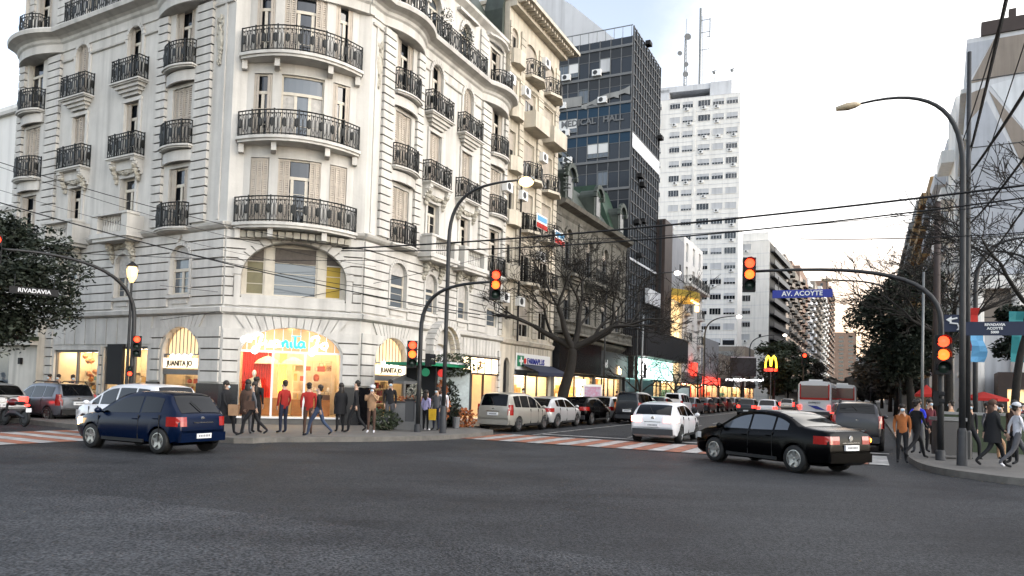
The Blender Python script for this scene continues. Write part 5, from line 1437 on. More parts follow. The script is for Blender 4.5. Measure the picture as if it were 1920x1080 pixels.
# low cafe with awnings at the right corner
CF = bld('cafe', fP, 1.5, -4.5, 'low brown cafe with a lit front beneath the patterned building')
b = MB(); b.box(0, 13, .3, 4, 2.7, 3.6); b.box(0, .4, 0, 4, 0, 2.7); b.box(6, 6.3, 0, 4, 0, 2.7); b.build('wall', 'brown_slab', CF)
shop_local(None, .4, 6, .15, 2.7, CF, 'shop_wall', posts=4, depth=3)
b = MB(); b.lathe([(2.0, 0), (1.9, .7), (1.3, 1.4), (.3, 1.8)], (4.5, 1.5, 3.5), 16); b.build('dome', 'mansard', CF)
b = MB(); b.box(6.6, 8.0, -.2, -.05, 3.6, 4.2); b.build('lit_panel', 'lamp_on', CF)
# ---------------------------------------------------------------- vehicles
def paint(name, col, rough=.28, metal=.3):
    return mat(name, col, rough, metal, coat=.45)
mat('p_blue', (.0022, .009, .034), .22, .0, spec=.22); mat('p_black', (.0025, .0025, .003), .2, 0, spec=.12); paint('p_silver', (.5, .5, .5)); paint('p_champagne', (.42, .4, .35)); paint('p_white', (.72, .73, .75), .3, 0)
paint('p_grey', (.14, .15, .17)); paint('p_dark', (.03, .03, .036)); paint('p_red', (.16, .01, .012), .3, 0); paint('p_green_grey', (.06, .07, .07))
def lerp_list(tab, x):
    if x <= tab[0][0]: return tab[0][1]
    for a, c in zip(tab, tab[1:]):
        if x <= c[0]:
            t = (x-a[0])/max(1e-9, c[0]-a[0]); return a[1]+(c[1]-a[1])*t
    return tab[-1][1]
def smooth_tab(tab, n=6):
    sm = smooth_line([Vector((a, b_)) for a, b_ in tab], n); out = []
    for p in sm:
        x = p.x if not out or p.x > out[-1][0] else out[-1][0]+1e-4
        out.append((x, p.y))
    return out
SPEC = {
 # x runs from the rear bumper (0) to the nose (L). top: roof line, belt: window sill line
 'hatch': dict(L=3.95, W=.83, top=[(0, .62), (.03, .95), (.12, 1.02), (.32, 1.25), (.5, 1.44), (1.0, 1.5), (1.6, 1.5), (2.1, 1.42), (2.55, 1.2), (2.95, .98), (3.5, .88), (3.82, .74), (3.95, .5)],
               belt=[(0, .9), (.4, .97), (1.5, .93), (2.8, .88), (3.95, .7)], wheel=(.62, 3.12), wr=.31, ws=(2.12, 2.92), rg=(.1, .47), sw=[(.62, 1.3), (1.36, 2.75)], lamp='hatch'),
 'sedan': dict(L=4.6, W=.9, top=[(0, .7), (.03, .98), (.12, 1.05), (.55, 1.09), (.85, 1.15), (1.35, 1.38), (1.85, 1.47), (2.4, 1.47), (2.9, 1.36), (3.45, 1.06), (3.7, .98), (4.15, .9), (4.45, .76), (4.6, .5)],
               belt=[(0, .95), (.9, .98), (2, .94), (3.4, .9), (4.6, .7)], wheel=(.92, 3.62), wr=.33, ws=(2.88, 3.52), rg=(.75, 1.6), sw=[(1.15, 1.55), (1.62, 2.35), (2.42, 3.3)], lamp='wide'),
 'modern': dict(L=4.4, W=.9, top=[(0, .6), (.02, .9), (.1, 1.0), (.28, 1.2), (.62, 1.4), (1.2, 1.47), (1.9, 1.48), (2.5, 1.4), (3.2, 1.06), (3.5, .97), (4.0, .88), (4.28, .74), (4.4, .5)],
               belt=[(0, .98), (.6, 1.0), (1.8, .94), (3.2, .9), (4.4, .7)], wheel=(.8, 3.45), wr=.33, ws=(2.5, 3.3), rg=(.12, .56), sw=[(.75, 1.05), (1.1, 1.9), (1.98, 3.05)], lamp='wide'),
 'minivan': dict(L=4.3, W=.88, top=[(0, .6), (.02, 1.0), (.08, 1.1), (.26, 1.5), (.4, 1.6), (1.0, 1.64), (2.0, 1.63), (2.6, 1.5), (3.4, 1.05), (3.65, .97), (4.0, .88), (4.2, .72), (4.3, .5)],
               belt=[(0, 1.02), (1.5, .98), (3.3, .92), (4.3, .7)], wheel=(.78, 3.5), wr=.31, ws=(2.62, 3.42), rg=(.07, .3), sw=[(.5, 1.05), (1.12, 1.9), (1.98, 2.72), (2.8, 3.15)], lamp='tall'),
 'van': dict(L=4.05, W=.85, top=[(0, .7), (.02, 1.1), (.05, 1.5), (.1, 1.72), (.3, 1.8), (1.2, 1.82), (2.2, 1.78), (2.6, 1.66), (3.15, 1.12), (3.35, 1.04), (3.75, .95), (3.97, .75), (4.05, .5)],
               belt=[(0, 1.1), (1.5, 1.06), (3.2, .98), (4.05, .7)], wheel=(.65, 3.3), wr=.31, ws=(2.62, 3.12), rg=(.035, .1), sw=[(.3, 1.05), (1.15, 1.95), (2.05, 2.85)], lamp='tall'),
 'wagon': dict(L=4.2, W=.83, top=[(0, .62), (.02, .95), (.08, 1.02), (.3, 1.38), (.45, 1.48), (1.2, 1.52), (2.1, 1.5), (2.5, 1.38), (3.1, .98), (3.7, .88), (4.08, .74), (4.2, .5)],
               belt=[(0, .98), (1.5, .92), (3.0, .88), (4.2, .7)], wheel=(.75, 3.2), wr=.3, ws=(2.45, 3.02), rg=(.09, .4), sw=[(.55, 1.15), (1.22, 1.95), (2.02, 2.85)], lamp='tall'),
 'suv': dict(L=4.2, W=.88, top=[(0, .7), (.02, 1.15), (.05, 1.25), (.16, 1.55), (.3, 1.66), (1.2, 1.7), (2.2, 1.67), (2.6, 1.5), (3.1, 1.16), (3.4, 1.1), (3.95, 1.0), (4.12, .8), (4.2, .55)],
               belt=[(0, 1.12), (1.5, 1.08), (3.1, 1.04), (4.2, .8)], wheel=(.75, 3.3), wr=.35, ws=(2.6, 3.05), rg=(.07, .22), sw=[(.4, .95), (1.02, 1.85), (1.93, 2.8)], lamp='tall'),
}
def make_car(kind, body_m, label, group=None, boolean=True, tail='red_lens', head='clear_lens', low='dark_grey', rim='rim', plate_txt=None, detail=True, rack=False, indicator=False):
    s = SPEC[kind]; L_, W_ = s['L'], s['W']; top = smooth_tab(s['top']); belt = smooth_tab(s['belt'])
    zr = max(z for _, z in top); wr = s['wr']
    root = empty('parked_car' if group and 'parked' in group else 'car', label=label, cat='car', group=group)
    plan = smooth_tab([(0, .8), (.12, .9), (.4, .97), (1.0, 1), (L_-1.2, 1), (L_-.5, .95), (L_-.15, .82), (L_, .62)])
    def widths(x):
        w_ = W_*lerp_list(plan, x); zt = lerp_list(top, x); zb = min(lerp_list(belt, x), zt-.02)
        f = max(0, min(1, (zt-zb)/(zr-zb+.001))); return w_, zt, zb, f
    def section(x):
        w_, zt, zb, f = widths(x)
        lo = .2+.1*max(0, 1-x/.25)+.06*max(0, 1-(L_-x)/.3)
        edge = w_*(.94-.2*f); ze = zt-.035-.05*f
        return [(0, lo), (w_*.8, lo), (w_*.95, lo+.08), (w_, lo+.28), (w_*.995, zb-.16), (w_*.965, zb-.05), (w_*.94, zb), (w_*.94+(edge-w_*.94)*.5, zb+(ze-zb)*.5), (edge, ze), (edge*.9, zt-.012-.01*f), (edge*.6, zt), (0, zt+.006)]
    xs = sorted({0, .01, .03, .06, .1, .16, .24, .34, L_-.01, L_-.04, L_-.1, L_-.2, *[i*L_/26 for i in range(27)]})
    b = MB(); n = 0; vs = []; fs = []
    for x in xs:
        sec = section(x); ring = [(x, y, z) for y, z in sec]+[(x, -y, z) for y, z in sec[-2:0:-1]]; n = len(ring); vs += ring
    for i in range(len(xs)-1):
        for k in range(n): fs.append((i*n+k, i*n+(k+1) % n, (i+1)*n+(k+1) % n, (i+1)*n+k))
    fs += [tuple(range(n-1, -1, -1)), tuple(range((len(xs)-1)*n, len(xs)*n))]
    b.add(vs, fs); body = b.build('body', body_m, root, True)
    if boolean:
        c = MB()
        for wx in s['wheel']:
            for sy in (-1, 1): c.lathe([(wr*1.17, 0), (wr*1.17, sy*.45)], (wx, sy*(W_-.26), wr), 24, 'y')
        co = c.build('cut', 'rubber'); md = body.modifiers.new('b', 'BOOLEAN'); md.operation = 'DIFFERENCE'; md.object = co; md.solver = 'EXACT'
        dg = bpy.context.evaluated_depsgraph_get(); me = bpy.data.meshes.new_from_object(body.evaluated_get(dg)); body.modifiers.clear()
        if len(me.polygons) > 50: body.data = me; me.name = 'body'
        bpy.data.objects.remove(co)
    body.data.materials.clear(); body.data.materials.append(M[body_m])
    body.data.polygons.foreach_set('use_smooth', [len(p.vertices) < 8 for p in body.data.polygons])
    try: body.data.set_sharp_from_angle(angle=R(38))
    except Exception: pass
    def side_y(x, z):
        sec = section(x)
        for (y0, z0), (y1, z1) in zip(sec[1:-2], sec[2:-1]):
            if z0 <= z <= z1 and z1 > z0: return y0+(y1-y0)*(z-z0)/(z1-z0)
        return sec[8][0]
    def top_pt(x, t):
        """point on the top surface at lateral fraction t (-1..1) of the roof edge"""
        sec = section(x); e = sec[8]; y = abs(t)*e[0]
        seq = sec[8:]
        for (y0, z0), (y1, z1) in zip(seq, seq[1:]):
            if y1 <= y <= y0: return Vector((x, y*(1 if t >= 0 else -1), z0+(z1-z0)*((y0-y)/max(1e-6, y0-y1))))
        return Vector((x, y, sec[-1][1]))
    def top_patch(x0, x1, t0, name, m, off=.008):
        b = MB(); nx = 8; ny = 8; pts = []
        for i in range(nx+1):
            x = x0+(x1-x0)*i/nx
            for j in range(ny+1):
                t = (-1+2*j/ny)*t0; p = top_pt(x, t); e = .02; q = top_pt(x+e, t)-p; nn = Vector((-q.z, 0, q.x)).normalized()
                if nn.z < 0: nn = -nn
                pts.append(tuple(p+nn*off))
        b.add(pts, [(i*(ny+1)+j, i*(ny+1)+j+1, (i+1)*(ny+1)+j+1, (i+1)*(ny+1)+j) for i in range(nx) for j in range(ny)])
        return b.build(name, m, root, True)
    top_patch(s['ws'][0], s['ws'][1], .93, 'windshield', 'car_glass'); top_patch(s['rg'][0], s['rg'][1], .86, 'rear_window', 'car_glass')
    for sgn in (-1, 1):
        for (xa, xb) in s['sw']:
            b = MB(); nx = 7; pts = []
            for i in range(nx+1):
                x = xa+(xb-xa)*i/nx; z0 = lerp_list(belt, x)+.035; z1 = max(z0+.005, lerp_list(top, x)-.13)
                for k in range(4):
                    z = z0+(z1-z0)*k/3; pts.append((x, sgn*(side_y(x, z)+.006), z))
            b.add(pts, [(i*4+k, i*4+k+1, (i+1)*4+k+1, (i+1)*4+k) for i in range(nx) for k in range(3)]); b.build('side_window', 'car_glass', root, True)
        if detail:
            b = MB(); x = s['ws'][1]-.18; z = lerp_list(belt, x)+.1; y = sgn*(W_*.93)
            b.blob((x, y+sgn*.13, z), (.07, .1, .075), 0, 10); b.box(x-.02, x+.02, y, y+sgn*.1, z-.06, z-.02); b.build('mirror', body_m if kind != 'van' else 'rubber', root, True)
            b = MB()
            for xa, xb in s['sw'][-2:]: b.box(xa+.02, xa+.18, sgn*(W_*.985), sgn*(W_*1.015), lerp_list(belt, xa)-.13, lerp_list(belt, xa)-.105)
            b.build('door_handle', body_m, root)
            b = MB()
            for xa in [q[0]-.03 for q in s['sw'][-2:]]+[s['sw'][-1][1]+.08]: b.box(xa-.006, xa+.006, sgn*W_*.97, sgn*(W_*1.004), .32, lerp_list(belt, xa)-.02)
            b.box(.2+s['wheel'][0]+wr, s['wheel'][1]-wr-.15, sgn*W_*.95, sgn*(W_*1.012), .25, .33)
            b.build('door_gap', 'rubber', root)
    # wheels
    for wx in s['wheel']:
        for sgn in (-1, 1):
            y0 = sgn*(W_-.2); y1 = sgn*(W_-.015)
            b = MB(); b.lathe([(wr*.62, 0), (wr*.96, 0), (wr, .03), (wr, .155), (wr*.96, .185), (wr*.66, .19)], (0, 0, 0), 28, 'y', False)
            if sgn < 0: b.v = [(x, -y, z) for x, y, z in b.v]
            wo = empty('wheel', (wx, y0, wr)); wo.parent = root; b.build('tyre', 'rubber', wo, True)
            b = MB(); b.lathe([(wr*.66, .15), (wr*.66, .188), (wr*.6, .19), (wr*.57, .14), (.05, .13), (.045, .17), (.01, .172)], (0, 0, 0), 24, 'y', False)
            ns = 5
            for k in range(ns):
                a = 2*math.pi*k/ns+.3; c_, s_ = math.cos(a), math.sin(a); pw = .05
                b.add([(c_*.04-s_*pw, .172, s_*.04+c_*pw), (c_*.04+s_*pw, .172, s_*.04-c_*pw), (c_*wr*.63+s_*pw*.6, .186, s_*wr*.63-c_*pw*.6), (c_*wr*.63-s_*pw*.6, .186, s_*wr*.63+c_*pw*.6),
                       (c_*.04-s_*pw, .13, s_*.04+c_*pw), (c_*.04+s_*pw, .13, s_*.04-c_*pw), (c_*wr*.63+s_*pw*.6, .14, s_*wr*.63-c_*pw*.6), (c_*wr*.63-s_*pw*.6, .14, s_*wr*.63+c_*pw*.6)],
                      [(0, 1, 2, 3), (0, 3, 7, 4), (1, 5, 6, 2)])
            if sgn < 0: b.v = [(x, -y, z) for x, y, z in b.v]
            b.build('rim', rim, wo)
            b = MB(); b.lathe([(wr*1.1, 0), (wr*.2, -sgn*.05)], (0, -sgn*.02, 0), 20, 'y'); b.build('hub', 'dark', wo)
    # lamps follow the bodywork
    def side_patch(x0, x1, z0, z1, sgn, name, m, off=.01, z0b=None, z1b=None):
        b = MB(); nx = 6; pts = []
        for i in range(nx+1):
            t = i/nx; x = x0+(x1-x0)*t; a = z0+((z0b or z0)-z0)*t; c = z1+((z1b or z1)-z1)*t
            for k in range(4):
                z = a+(c-a)*k/3; pts.append((x, sgn*(side_y(x, z)+off), z))
        b.add(pts, [(i*4+k, i*4+k+1, (i+1)*4+k+1, (i+1)*4+k) for i in range(nx) for k in range(3)]); return b.build(name, m, root, True)
    zb = lerp_list(belt, .1); wl = s['lamp']
    for sgn in (-1, 1):
        b = MB()
        if wl == 'tall': zz0, zz1, yi = zb-.32, zb+.12, .78
        elif wl == 'wide': zz0, zz1, yi = zb-.22, zb-.03, .45
        else: zz0, zz1, yi = zb-.25, zb-.02, .6
        # wrap: rear plane plus flank
        w0 = W_*lerp_list(plan, .02); tl = []
        xs_ = [(yi*W_, -.012), (.72*W_, -.012) if yi < .7 else (yi*W_+.01, -.012), (w0*.97, .0), (W_*lerp_list(plan, .1)+.012, .1), (W_*lerp_list(plan, .25)+.012, .26), (W_*lerp_list(plan, .36)+.01, .36 if wl != 'tall' else .22)]
        def zx(z):   # how far the tail leans in at height z
            for x_, z_ in top:
                if z_ >= z: return x_
            return .1
        for j, zz in enumerate((zz0, (zz0+zz1)/2, zz1)):
            for (yy, xx) in xs_: tl.append((max(xx, xx+max(0, zx(zz)-.0)*(1 if xx < .05 else 0)), sgn*yy*(1 if zz < zb+.02 else .975), zz))
        m_ = len(xs_); b.add(tl, [(j*m_+i, j*m_+i+1, (j+1)*m_+i+1, (j+1)*m_+i) for j in range(2) for i in range(m_-1)])
        b.build('taillight', tail, root)
        b = MB(); xf = L_; zh = lerp_list(belt, L_-.1); pts = []
        prof_ = [(.45*W_, L_+.0), (W_*.62, L_-.03), (W_*lerp_list(plan, L_-.12), L_-.1), (W_*lerp_list(plan, L_-.3)+.012, L_-.3), (W_*lerp_list(plan, L_-.5)+.012, L_-.48)]
        for zz in (.56, .72):
            for yy, xx in prof_: pts.append((xx+.015, sgn*(yy+.004), zz+(.0 if xx > L_-.2 else .06)))
        b.add(pts, [(i, i+1, 5+i+1, 5+i) for i in range(4)]); b.build('headlight', head, root)
    if indicator:
        b = MB(); b.blob((.06, -W_*.86, zb-.13), (.03, .06, .06), 0, 8); b.build('indicator', 'amber_lit', root)
    # rear bumper, plate, badge, grille
    b = MB(); w0 = W_*.82; b.box(-.035, .06, -w0, w0, .3, .52); b.build('rear_bumper', low if low else body_m, root)
    b = MB(); zp = .66 if kind in ('hatch', 'sedan', 'modern', 'suv') else .75; b.box(-.05, -.0, -.24, .24, zp-.07, zp+.06) if kind != 'hatch' else b.box(-.05, -.03, -.22, .22, .38, .5)
    pl_ = b.build('number_plate', 'plate', root)
    if detail:
        b = MB(); zq = .44 if kind == 'hatch' else zp-.005
        for i in range(7): b.box(-.054, -.049, -.17+.05*i, -.17+.05*i+.03, zq-.025, zq+.03)
        b.build('smudge', 'mid_grey', pl_)
    if detail:
        b = MB(); b.lathe([(.07, 0), (.06, -.012)], (.03 if kind != 'sedan' else .0, 0, zb-.08), 12, 'x'); b.box(-.01, .03, -.3, .3, zp+.1, zp+.12); b.build('badge', 'chrome', root)
        b = MB(); b.box(L_-.06, L_+.01, -.5*W_, .5*W_, .42, .6); b.build('grille', 'rubber', root)
        x = s['rg'][0]; b = MB(); p = top_pt(s['rg'][0]+.02, 0); q = top_pt((s['rg'][0]*.4+s['rg'][1]*.6), .25)
        b.tube([tuple(p+Vector((-.03, 0, .02))), tuple(q+Vector((-.03, 0, .02)))], .012, 4); b.build('wiper', 'rubber', root) if kind != 'sedan' else None
    if rack:
        b = MB()
        for sgn in (-1, 1): b.tube([(.5, sgn*W_*.66, zr-.03), (.6, sgn*W_*.66, zr+.06), (2.1, sgn*W_*.66, zr+.06), (2.3, sgn*W_*.66, zr-.02)], .022, 6)
        b.build('roof_rail', 'rubber', root)
    return root
mat('car_glass', (.005, .006, .008), .04, spec=.38)
def place(car, x, y, heading):
    """heading: direction of travel as a vector; (x, y) is the centre of the rear axle"""
    h = math.atan2(heading[1], heading[0]); off = .75
    car.location = (x-math.cos(h)*off, y-math.sin(h)*off, 0); car.rotation_euler = (0, 0, h)
    return car
def tint(car, mats, label):
    c = copy_tree(car); c['label'] = label
    for ch in c.children:
        for a, m_ in mats.items():
            if ch.type == 'MESH' and ch.name.split('.')[0] == a: ch.data = ch.data.copy(); ch.data.materials.clear(); ch.data.materials.append(M[m_])
    return c
# blue hatchback turning left in the foreground
f_ = Vector((-10.93, 19.47)); r_ = Vector((-8.62, 18.34)); rr_ = Vector((-7.43, 19.04))
car = make_car('hatch', 'p_blue', 'dark blue hatchback turning in the crossing at the left', tail='red_lens', head='warm_lit', low='p_blue', indicator=False)
hd = (f_-r_).normalized(); ctr = r_+Vector((hd.y, -hd.x))*.72
place(car, ctr.x, ctr.y, hd)
car = make_car('sedan', 'p_black', 'shiny black sedan turning in the crossing at the right', tail='red_lens', indicator=True, low='p_black')
mat('sky_glass', (.05, .06, .075), .05, spec=1.0)
for ch in car.children:
    if ch.name.startswith('side_window'): ch.data.materials.clear(); ch.data.materials.append(M['sky_glass'])
f_ = Vector((5.71, 20.57)); r_ = Vector((7.06, 18.1)); hd = (f_-r_).normalized(); ctr = r_+Vector((hd.y, -hd.x))*.8
place(car, ctr.x, ctr.y, hd)
cruze = make_car('modern', 'p_white', 'white hatchback with lit tail lamps driving over the striped crossing', tail='taillight_on' if 'taillight_on' in M else 'red_lens', low='dark_grey')
ca = A(2.4, 11.95); place(cruze, ca.x-.05, ca.y, dA)
mat('brake_lit', (.8, .25, .2), .3, emit=3.2, ecol=(1, .22, .15))
for ch in cruze.children:
    if ch.name.startswith('taillight'): ch.data.materials.clear(); ch.data.materials.append(M['brake_lit'])
GP = 'cars parked along the left kerb of the avenue'
c_ = make_car('minivan', 'p_champagne', 'champagne minivan parked nearest the crossing, behind the silver hatchback', GP, low='p_champagne'); a_ = A(3.7, 4.75); place(c_, a_.x, a_.y, dA)
fo = make_car('modern', 'p_silver', 'silver hatchback parked between the champagne minivan and the black car', GP, low='dark_grey'); a_ = A(8.0, 4.75); place(fo, a_.x, a_.y, dA)
bh = tint(fo, {'body': 'p_black', 'mirror': 'p_black', 'door_handle': 'p_black'}, 'black hatchback parked just ahead of the silver one'); a_ = A(12.9, 4.75); place(bh, a_.x, a_.y, dA)
wc = make_car('hatch', 'p_silver', 'small white hatchback parked beside the dark van, mostly hidden', GP, low='dark_grey'); a_ = A(17.9, 4.55); place(wc, a_.x, a_.y, dA)
vn = make_car('van', 'p_dark', 'dark high roofed van at the kerb left of the white hatchback on the crossing', 'vans on the avenue', low='dark_grey'); a_ = A(16.8, 6.6); place(vn, a_.x, a_.y, dA)
random.seed(5)
seq = [('modern', 'p_silver', 'silver car parked with a bright roof beyond the dark van'), ('hatch', 'p_dark', 'dark compact car parked just before the white van'), ('van', 'p_white', 'white high roofed van parked in the avenue'),
       ('hatch', 'p_grey', 'grey compact car parked right after the white van'), ('modern', 'p_dark', 'dark car second after the white van'), ('hatch', 'p_black', 'black compact third after the white van'), ('wagon', 'p_red', 'dark red car fourth after the white van'),
       ('hatch', 'p_grey', 'grey car near the far end of the parked row'), ('modern', 'p_dark', 'last visible dark car of the parked row')]
protos = {}
for i, (k, m_, lab) in enumerate(seq):
    if k not in protos: c_ = make_car(k, m_, lab, GP, boolean=False, detail=False); protos[k] = c_
    else: c_ = tint(protos[k], {'body': m_, 'rear_bumper': 'dark_grey'}, lab)
    a_ = A(24.5+5.3*i, 4.8); place(c_, a_.x, a_.y, dA)
tr = [('hatch', 'p_dark', (44, 9.2), 'dark car with a glowing red tail lamp left of the small white car'), ('hatch', 'p_white', (40, 11.4), 'small white car with a red rear window label in the middle lane'), ('modern', 'p_red', (56, 13.3), 'dark red car ahead of the small white one'),
      ('wagon', 'p_silver', (66, 10.5), 'silver car far up the avenue'), ('hatch', 'p_black', (64, 14.5), 'black car far up the avenue before the buses'), ('van', 'p_white', (84, 12.5), 'small white van far up the avenue'),
      ('modern', 'p_silver', (14, 18.2), None)]
for k, m_, (s_, u_), lab in tr:
    if lab is None: continue
    c_ = tint(protos[k], {'body': m_, 'taillight': 'red_lit'}, lab); c_['group'] = 'traffic driving up the avenue'; a_ = A(s_, u_); place(c_, a_.x, a_.y, dA)
sv = make_car('suv', 'p_dark', 'dark sport utility car waiting behind the black sedan', tail='red_lens', low='dark_grey', rack=True); a_ = A(4.4, 18.6); place(sv, a_.x, a_.y, dA)
b = MB()
for i, (s_, u_, lab) in enumerate(((26, 17.6, 'red car with lit lamps behind the dark sport utility car'), (33, 18.4, 'dark red car by the buses near the right kerb'), (42, 18.6, 'grey car under the evergreen tree'))):
    c_ = tint(protos['hatch'], {'body': ('p_red', 'p_red', 'p_grey')[i], 'taillight': 'red_lit'}, lab); a_ = A(s_, u_); place(c_, a_.x, a_.y, dA)
# cross avenue, left edge
w_ = make_car('wagon', 'p_grey', 'grey station wagon waiting left of the blue hatchback', low='rubber', rack=True); q = Lp(7.6, 6.1); 
place(w_, -17.6, 31.0-1.2, -dR)
w2 = make_car('minivan', 'p_white', 'white van like car half hidden behind the blue hatchback', low='p_white'); place(w2, -9.75, 24.6, (-.867, .4985))
q = Vector((-9.9, 24.9)); w2.location = (q.x-math.cos(math.atan2(.4985, -.867))*-0, q.y, 0)
place(w2, -10.5, 22.75, -dR)
pk = make_car('modern', 'p_silver', 'silver car cut by the left edge of the picture', tail='red_lit'); place(pk, -19.5, 28.4, -dR)
pd = tint(protos['wagon'], {'body': 'p_black'}, 'black car behind the silver one at the left edge'); place(pd, -25.5, 36.4, -dR)
# buses
def make_bus(label):
    root = empty('bus', label=label, cat='bus', group='buses in the avenue'); L_, W_, H_ = 10.5, 1.27, 3.1
    def ring(x, k, e): return [(x, -W_*k, .45), (x, -W_*k, 1.4), (x, -W_*k*.98, H_-.35*e), (x, -W_*k*.85, H_-.05), (x, 0, H_+.05), (x, W_*k*.85, H_-.05), (x, W_*k*.98, H_-.35*e), (x, W_*k, 1.4), (x, W_*k, .45)]
    b = MB(); vs = []; st = [(0, .93, 1), (.1, .99, .9), (.3, 1, .8), (5, 1, .8), (L_-.3, 1, .8), (L_, .92, 1)]
    for x, k, e in st: vs += ring(x, k, e)
    n = 9; b.add(vs, [(i*n+k, i*n+(k+1) % n, (i+1)*n+(k+1) % n, (i+1)*n+k) for i in range(len(st)-1) for k in range(n)]+[tuple(range(n-1, -1, -1)), tuple(range((len(st)-1)*n, len(st)*n))])
    b.build('body', 'p_white', root)
    b = MB(); b.box(-.03, .03, -1.02, 1.02, 1.75, 2.75); b.build('rear_window', 'bus_window', root)
    b = MB(); b.box(-.05, .0, -1.12, 1.12, 1.6, 1.75); b.box(-.05, 0, -1.12, -1.02, 1.6, 2.85); b.box(-.05, 0, 1.02, 1.12, 1.6, 2.85); b.build('red_surround', 'red_fabric', root)
    b = MB(); b.prism([(0, 0)]*0+[(0, 0), (1, 0), (1, 1)], 0, .01) if False else None
    b.add([(-.04, -.9, .75), (-.04, -.2, 1.1), (-.04, .5, 1.15), (-.04, -.1, .85)], [(0, 1, 2, 3)]); b.build('swoosh', 'blue_sign', root)
    t = text_mesh('EXPRESO', .22, 'lettering', 'dark', root, (-.04, 0, 1.35), rot=(R(90), 0, R(-90)))
    for sy in (-1, 1):
        b = MB(); b.box(-.05, .05, sy*.98, sy*1.2, .8, 1.15); b.build('taillight', 'red_lit', root)
        b = MB(); b.box(.4, L_-.6, sy*1.25, sy*1.29, 1.5, 2.6); b.build('side_window', 'bus_window', root)
        for x in (2.4, 7.8):
            b = MB(); b.lathe([(.3, 0), (.48, .02), (.48, .26), (.3, .28)], (x, sy*1.0 if sy > 0 else -1.28, .48), 18, 'y'); b.build('wheel', 'rubber', root)
    b = MB(); b.box(-.06, .1, -1.15, 1.15, .4, .65); b.build('bumper', 'dark_grey', root)
    b = MB(); b.box(1, 2.2, -.5, .5, 3.1, 3.25); b.build('roof_hatch', 'white', root)
    return root
mat('bus_window', (.12, .05, .05), .1, spec=.8)
b1 = make_bus('white and red coach seen from behind in the right lane'); a_ = A(40, 15.0); b1.location = (a_.x, a_.y, 0); b1.rotation_euler = (0, 0, RZA)
b2_ = copy_tree(b1); b2_['label'] = 'second white bus just beyond and right of the first coach'; a_ = A(54, 16.6); b2_.location = (a_.x, a_.y, 0)
# motorcycles at the left edge
def make_moto(label, lit=True):
    root = empty('motorcycle', label=label, cat='motorcycle', group='motorcycles at the left edge')
    for x in (0, 1.3):
        b = MB(); n = 20
        b.tube([(x+.27*math.cos(2*math.pi*i/n), 0, .3+.27*math.sin(2*math.pi*i/n)) for i in range(n+1)], .05, 6, False); w_ = b.build('wheel', 'rubber', root, True)
        b = MB(); b.lathe([(.2, -.02), (.22, .0), (.2, .02)], (x, 0, .3), 14, 'y'); b.build('rim', 'dark_grey', w_)
    b = MB(); b.tube([(0, 0, .3), (.45, 0, .45), (.9, 0, .45), (1.3, 0, .3)], [.05, .1, .1, .04], 8); b.tube([(1.3, 0, .3), (1.12, 0, .95)], .04, 6); b.build('frame', 'dark_grey', root)
    b = MB(); b.blob((.85, 0, .82), (.28, .14, .14), 0, 12); b.build('tank', 'p_red', root, True)
    b = MB(); b.blob((.3, 0, .8), (.38, .13, .07), 0, 12); b.build('seat', 'rubber', root, True)
    b = MB(); b.tube([(1.1, -.33, 1.02), (1.15, 0, .98), (1.1, .33, 1.02)], .018, 6); b.build('handlebar', 'dark_grey', root)
    b = MB(); b.blob((-.12, 0, .74), (.05, .1, .05), 0, 8); b.build('taillight', 'red_lit', root)
    b = MB(); b.box(-.24, -.22, -.09, .09, .5, .64); b.build('number_plate', 'plate', root)
    return root
mo = make_moto('dark motorcycle with a lit red tail lamp beside the silver car at the left edge'); mo.location = (-17.1, 26.4, 0); mo.rotation_euler = (0, 0, math.atan2(.4985, -.867))
m2 = copy_tree(mo); m2['label'] = 'second motorcycle cut off by the left edge, nearest the striped crossing'; m2.location = (-17.35, 24.7, 0)
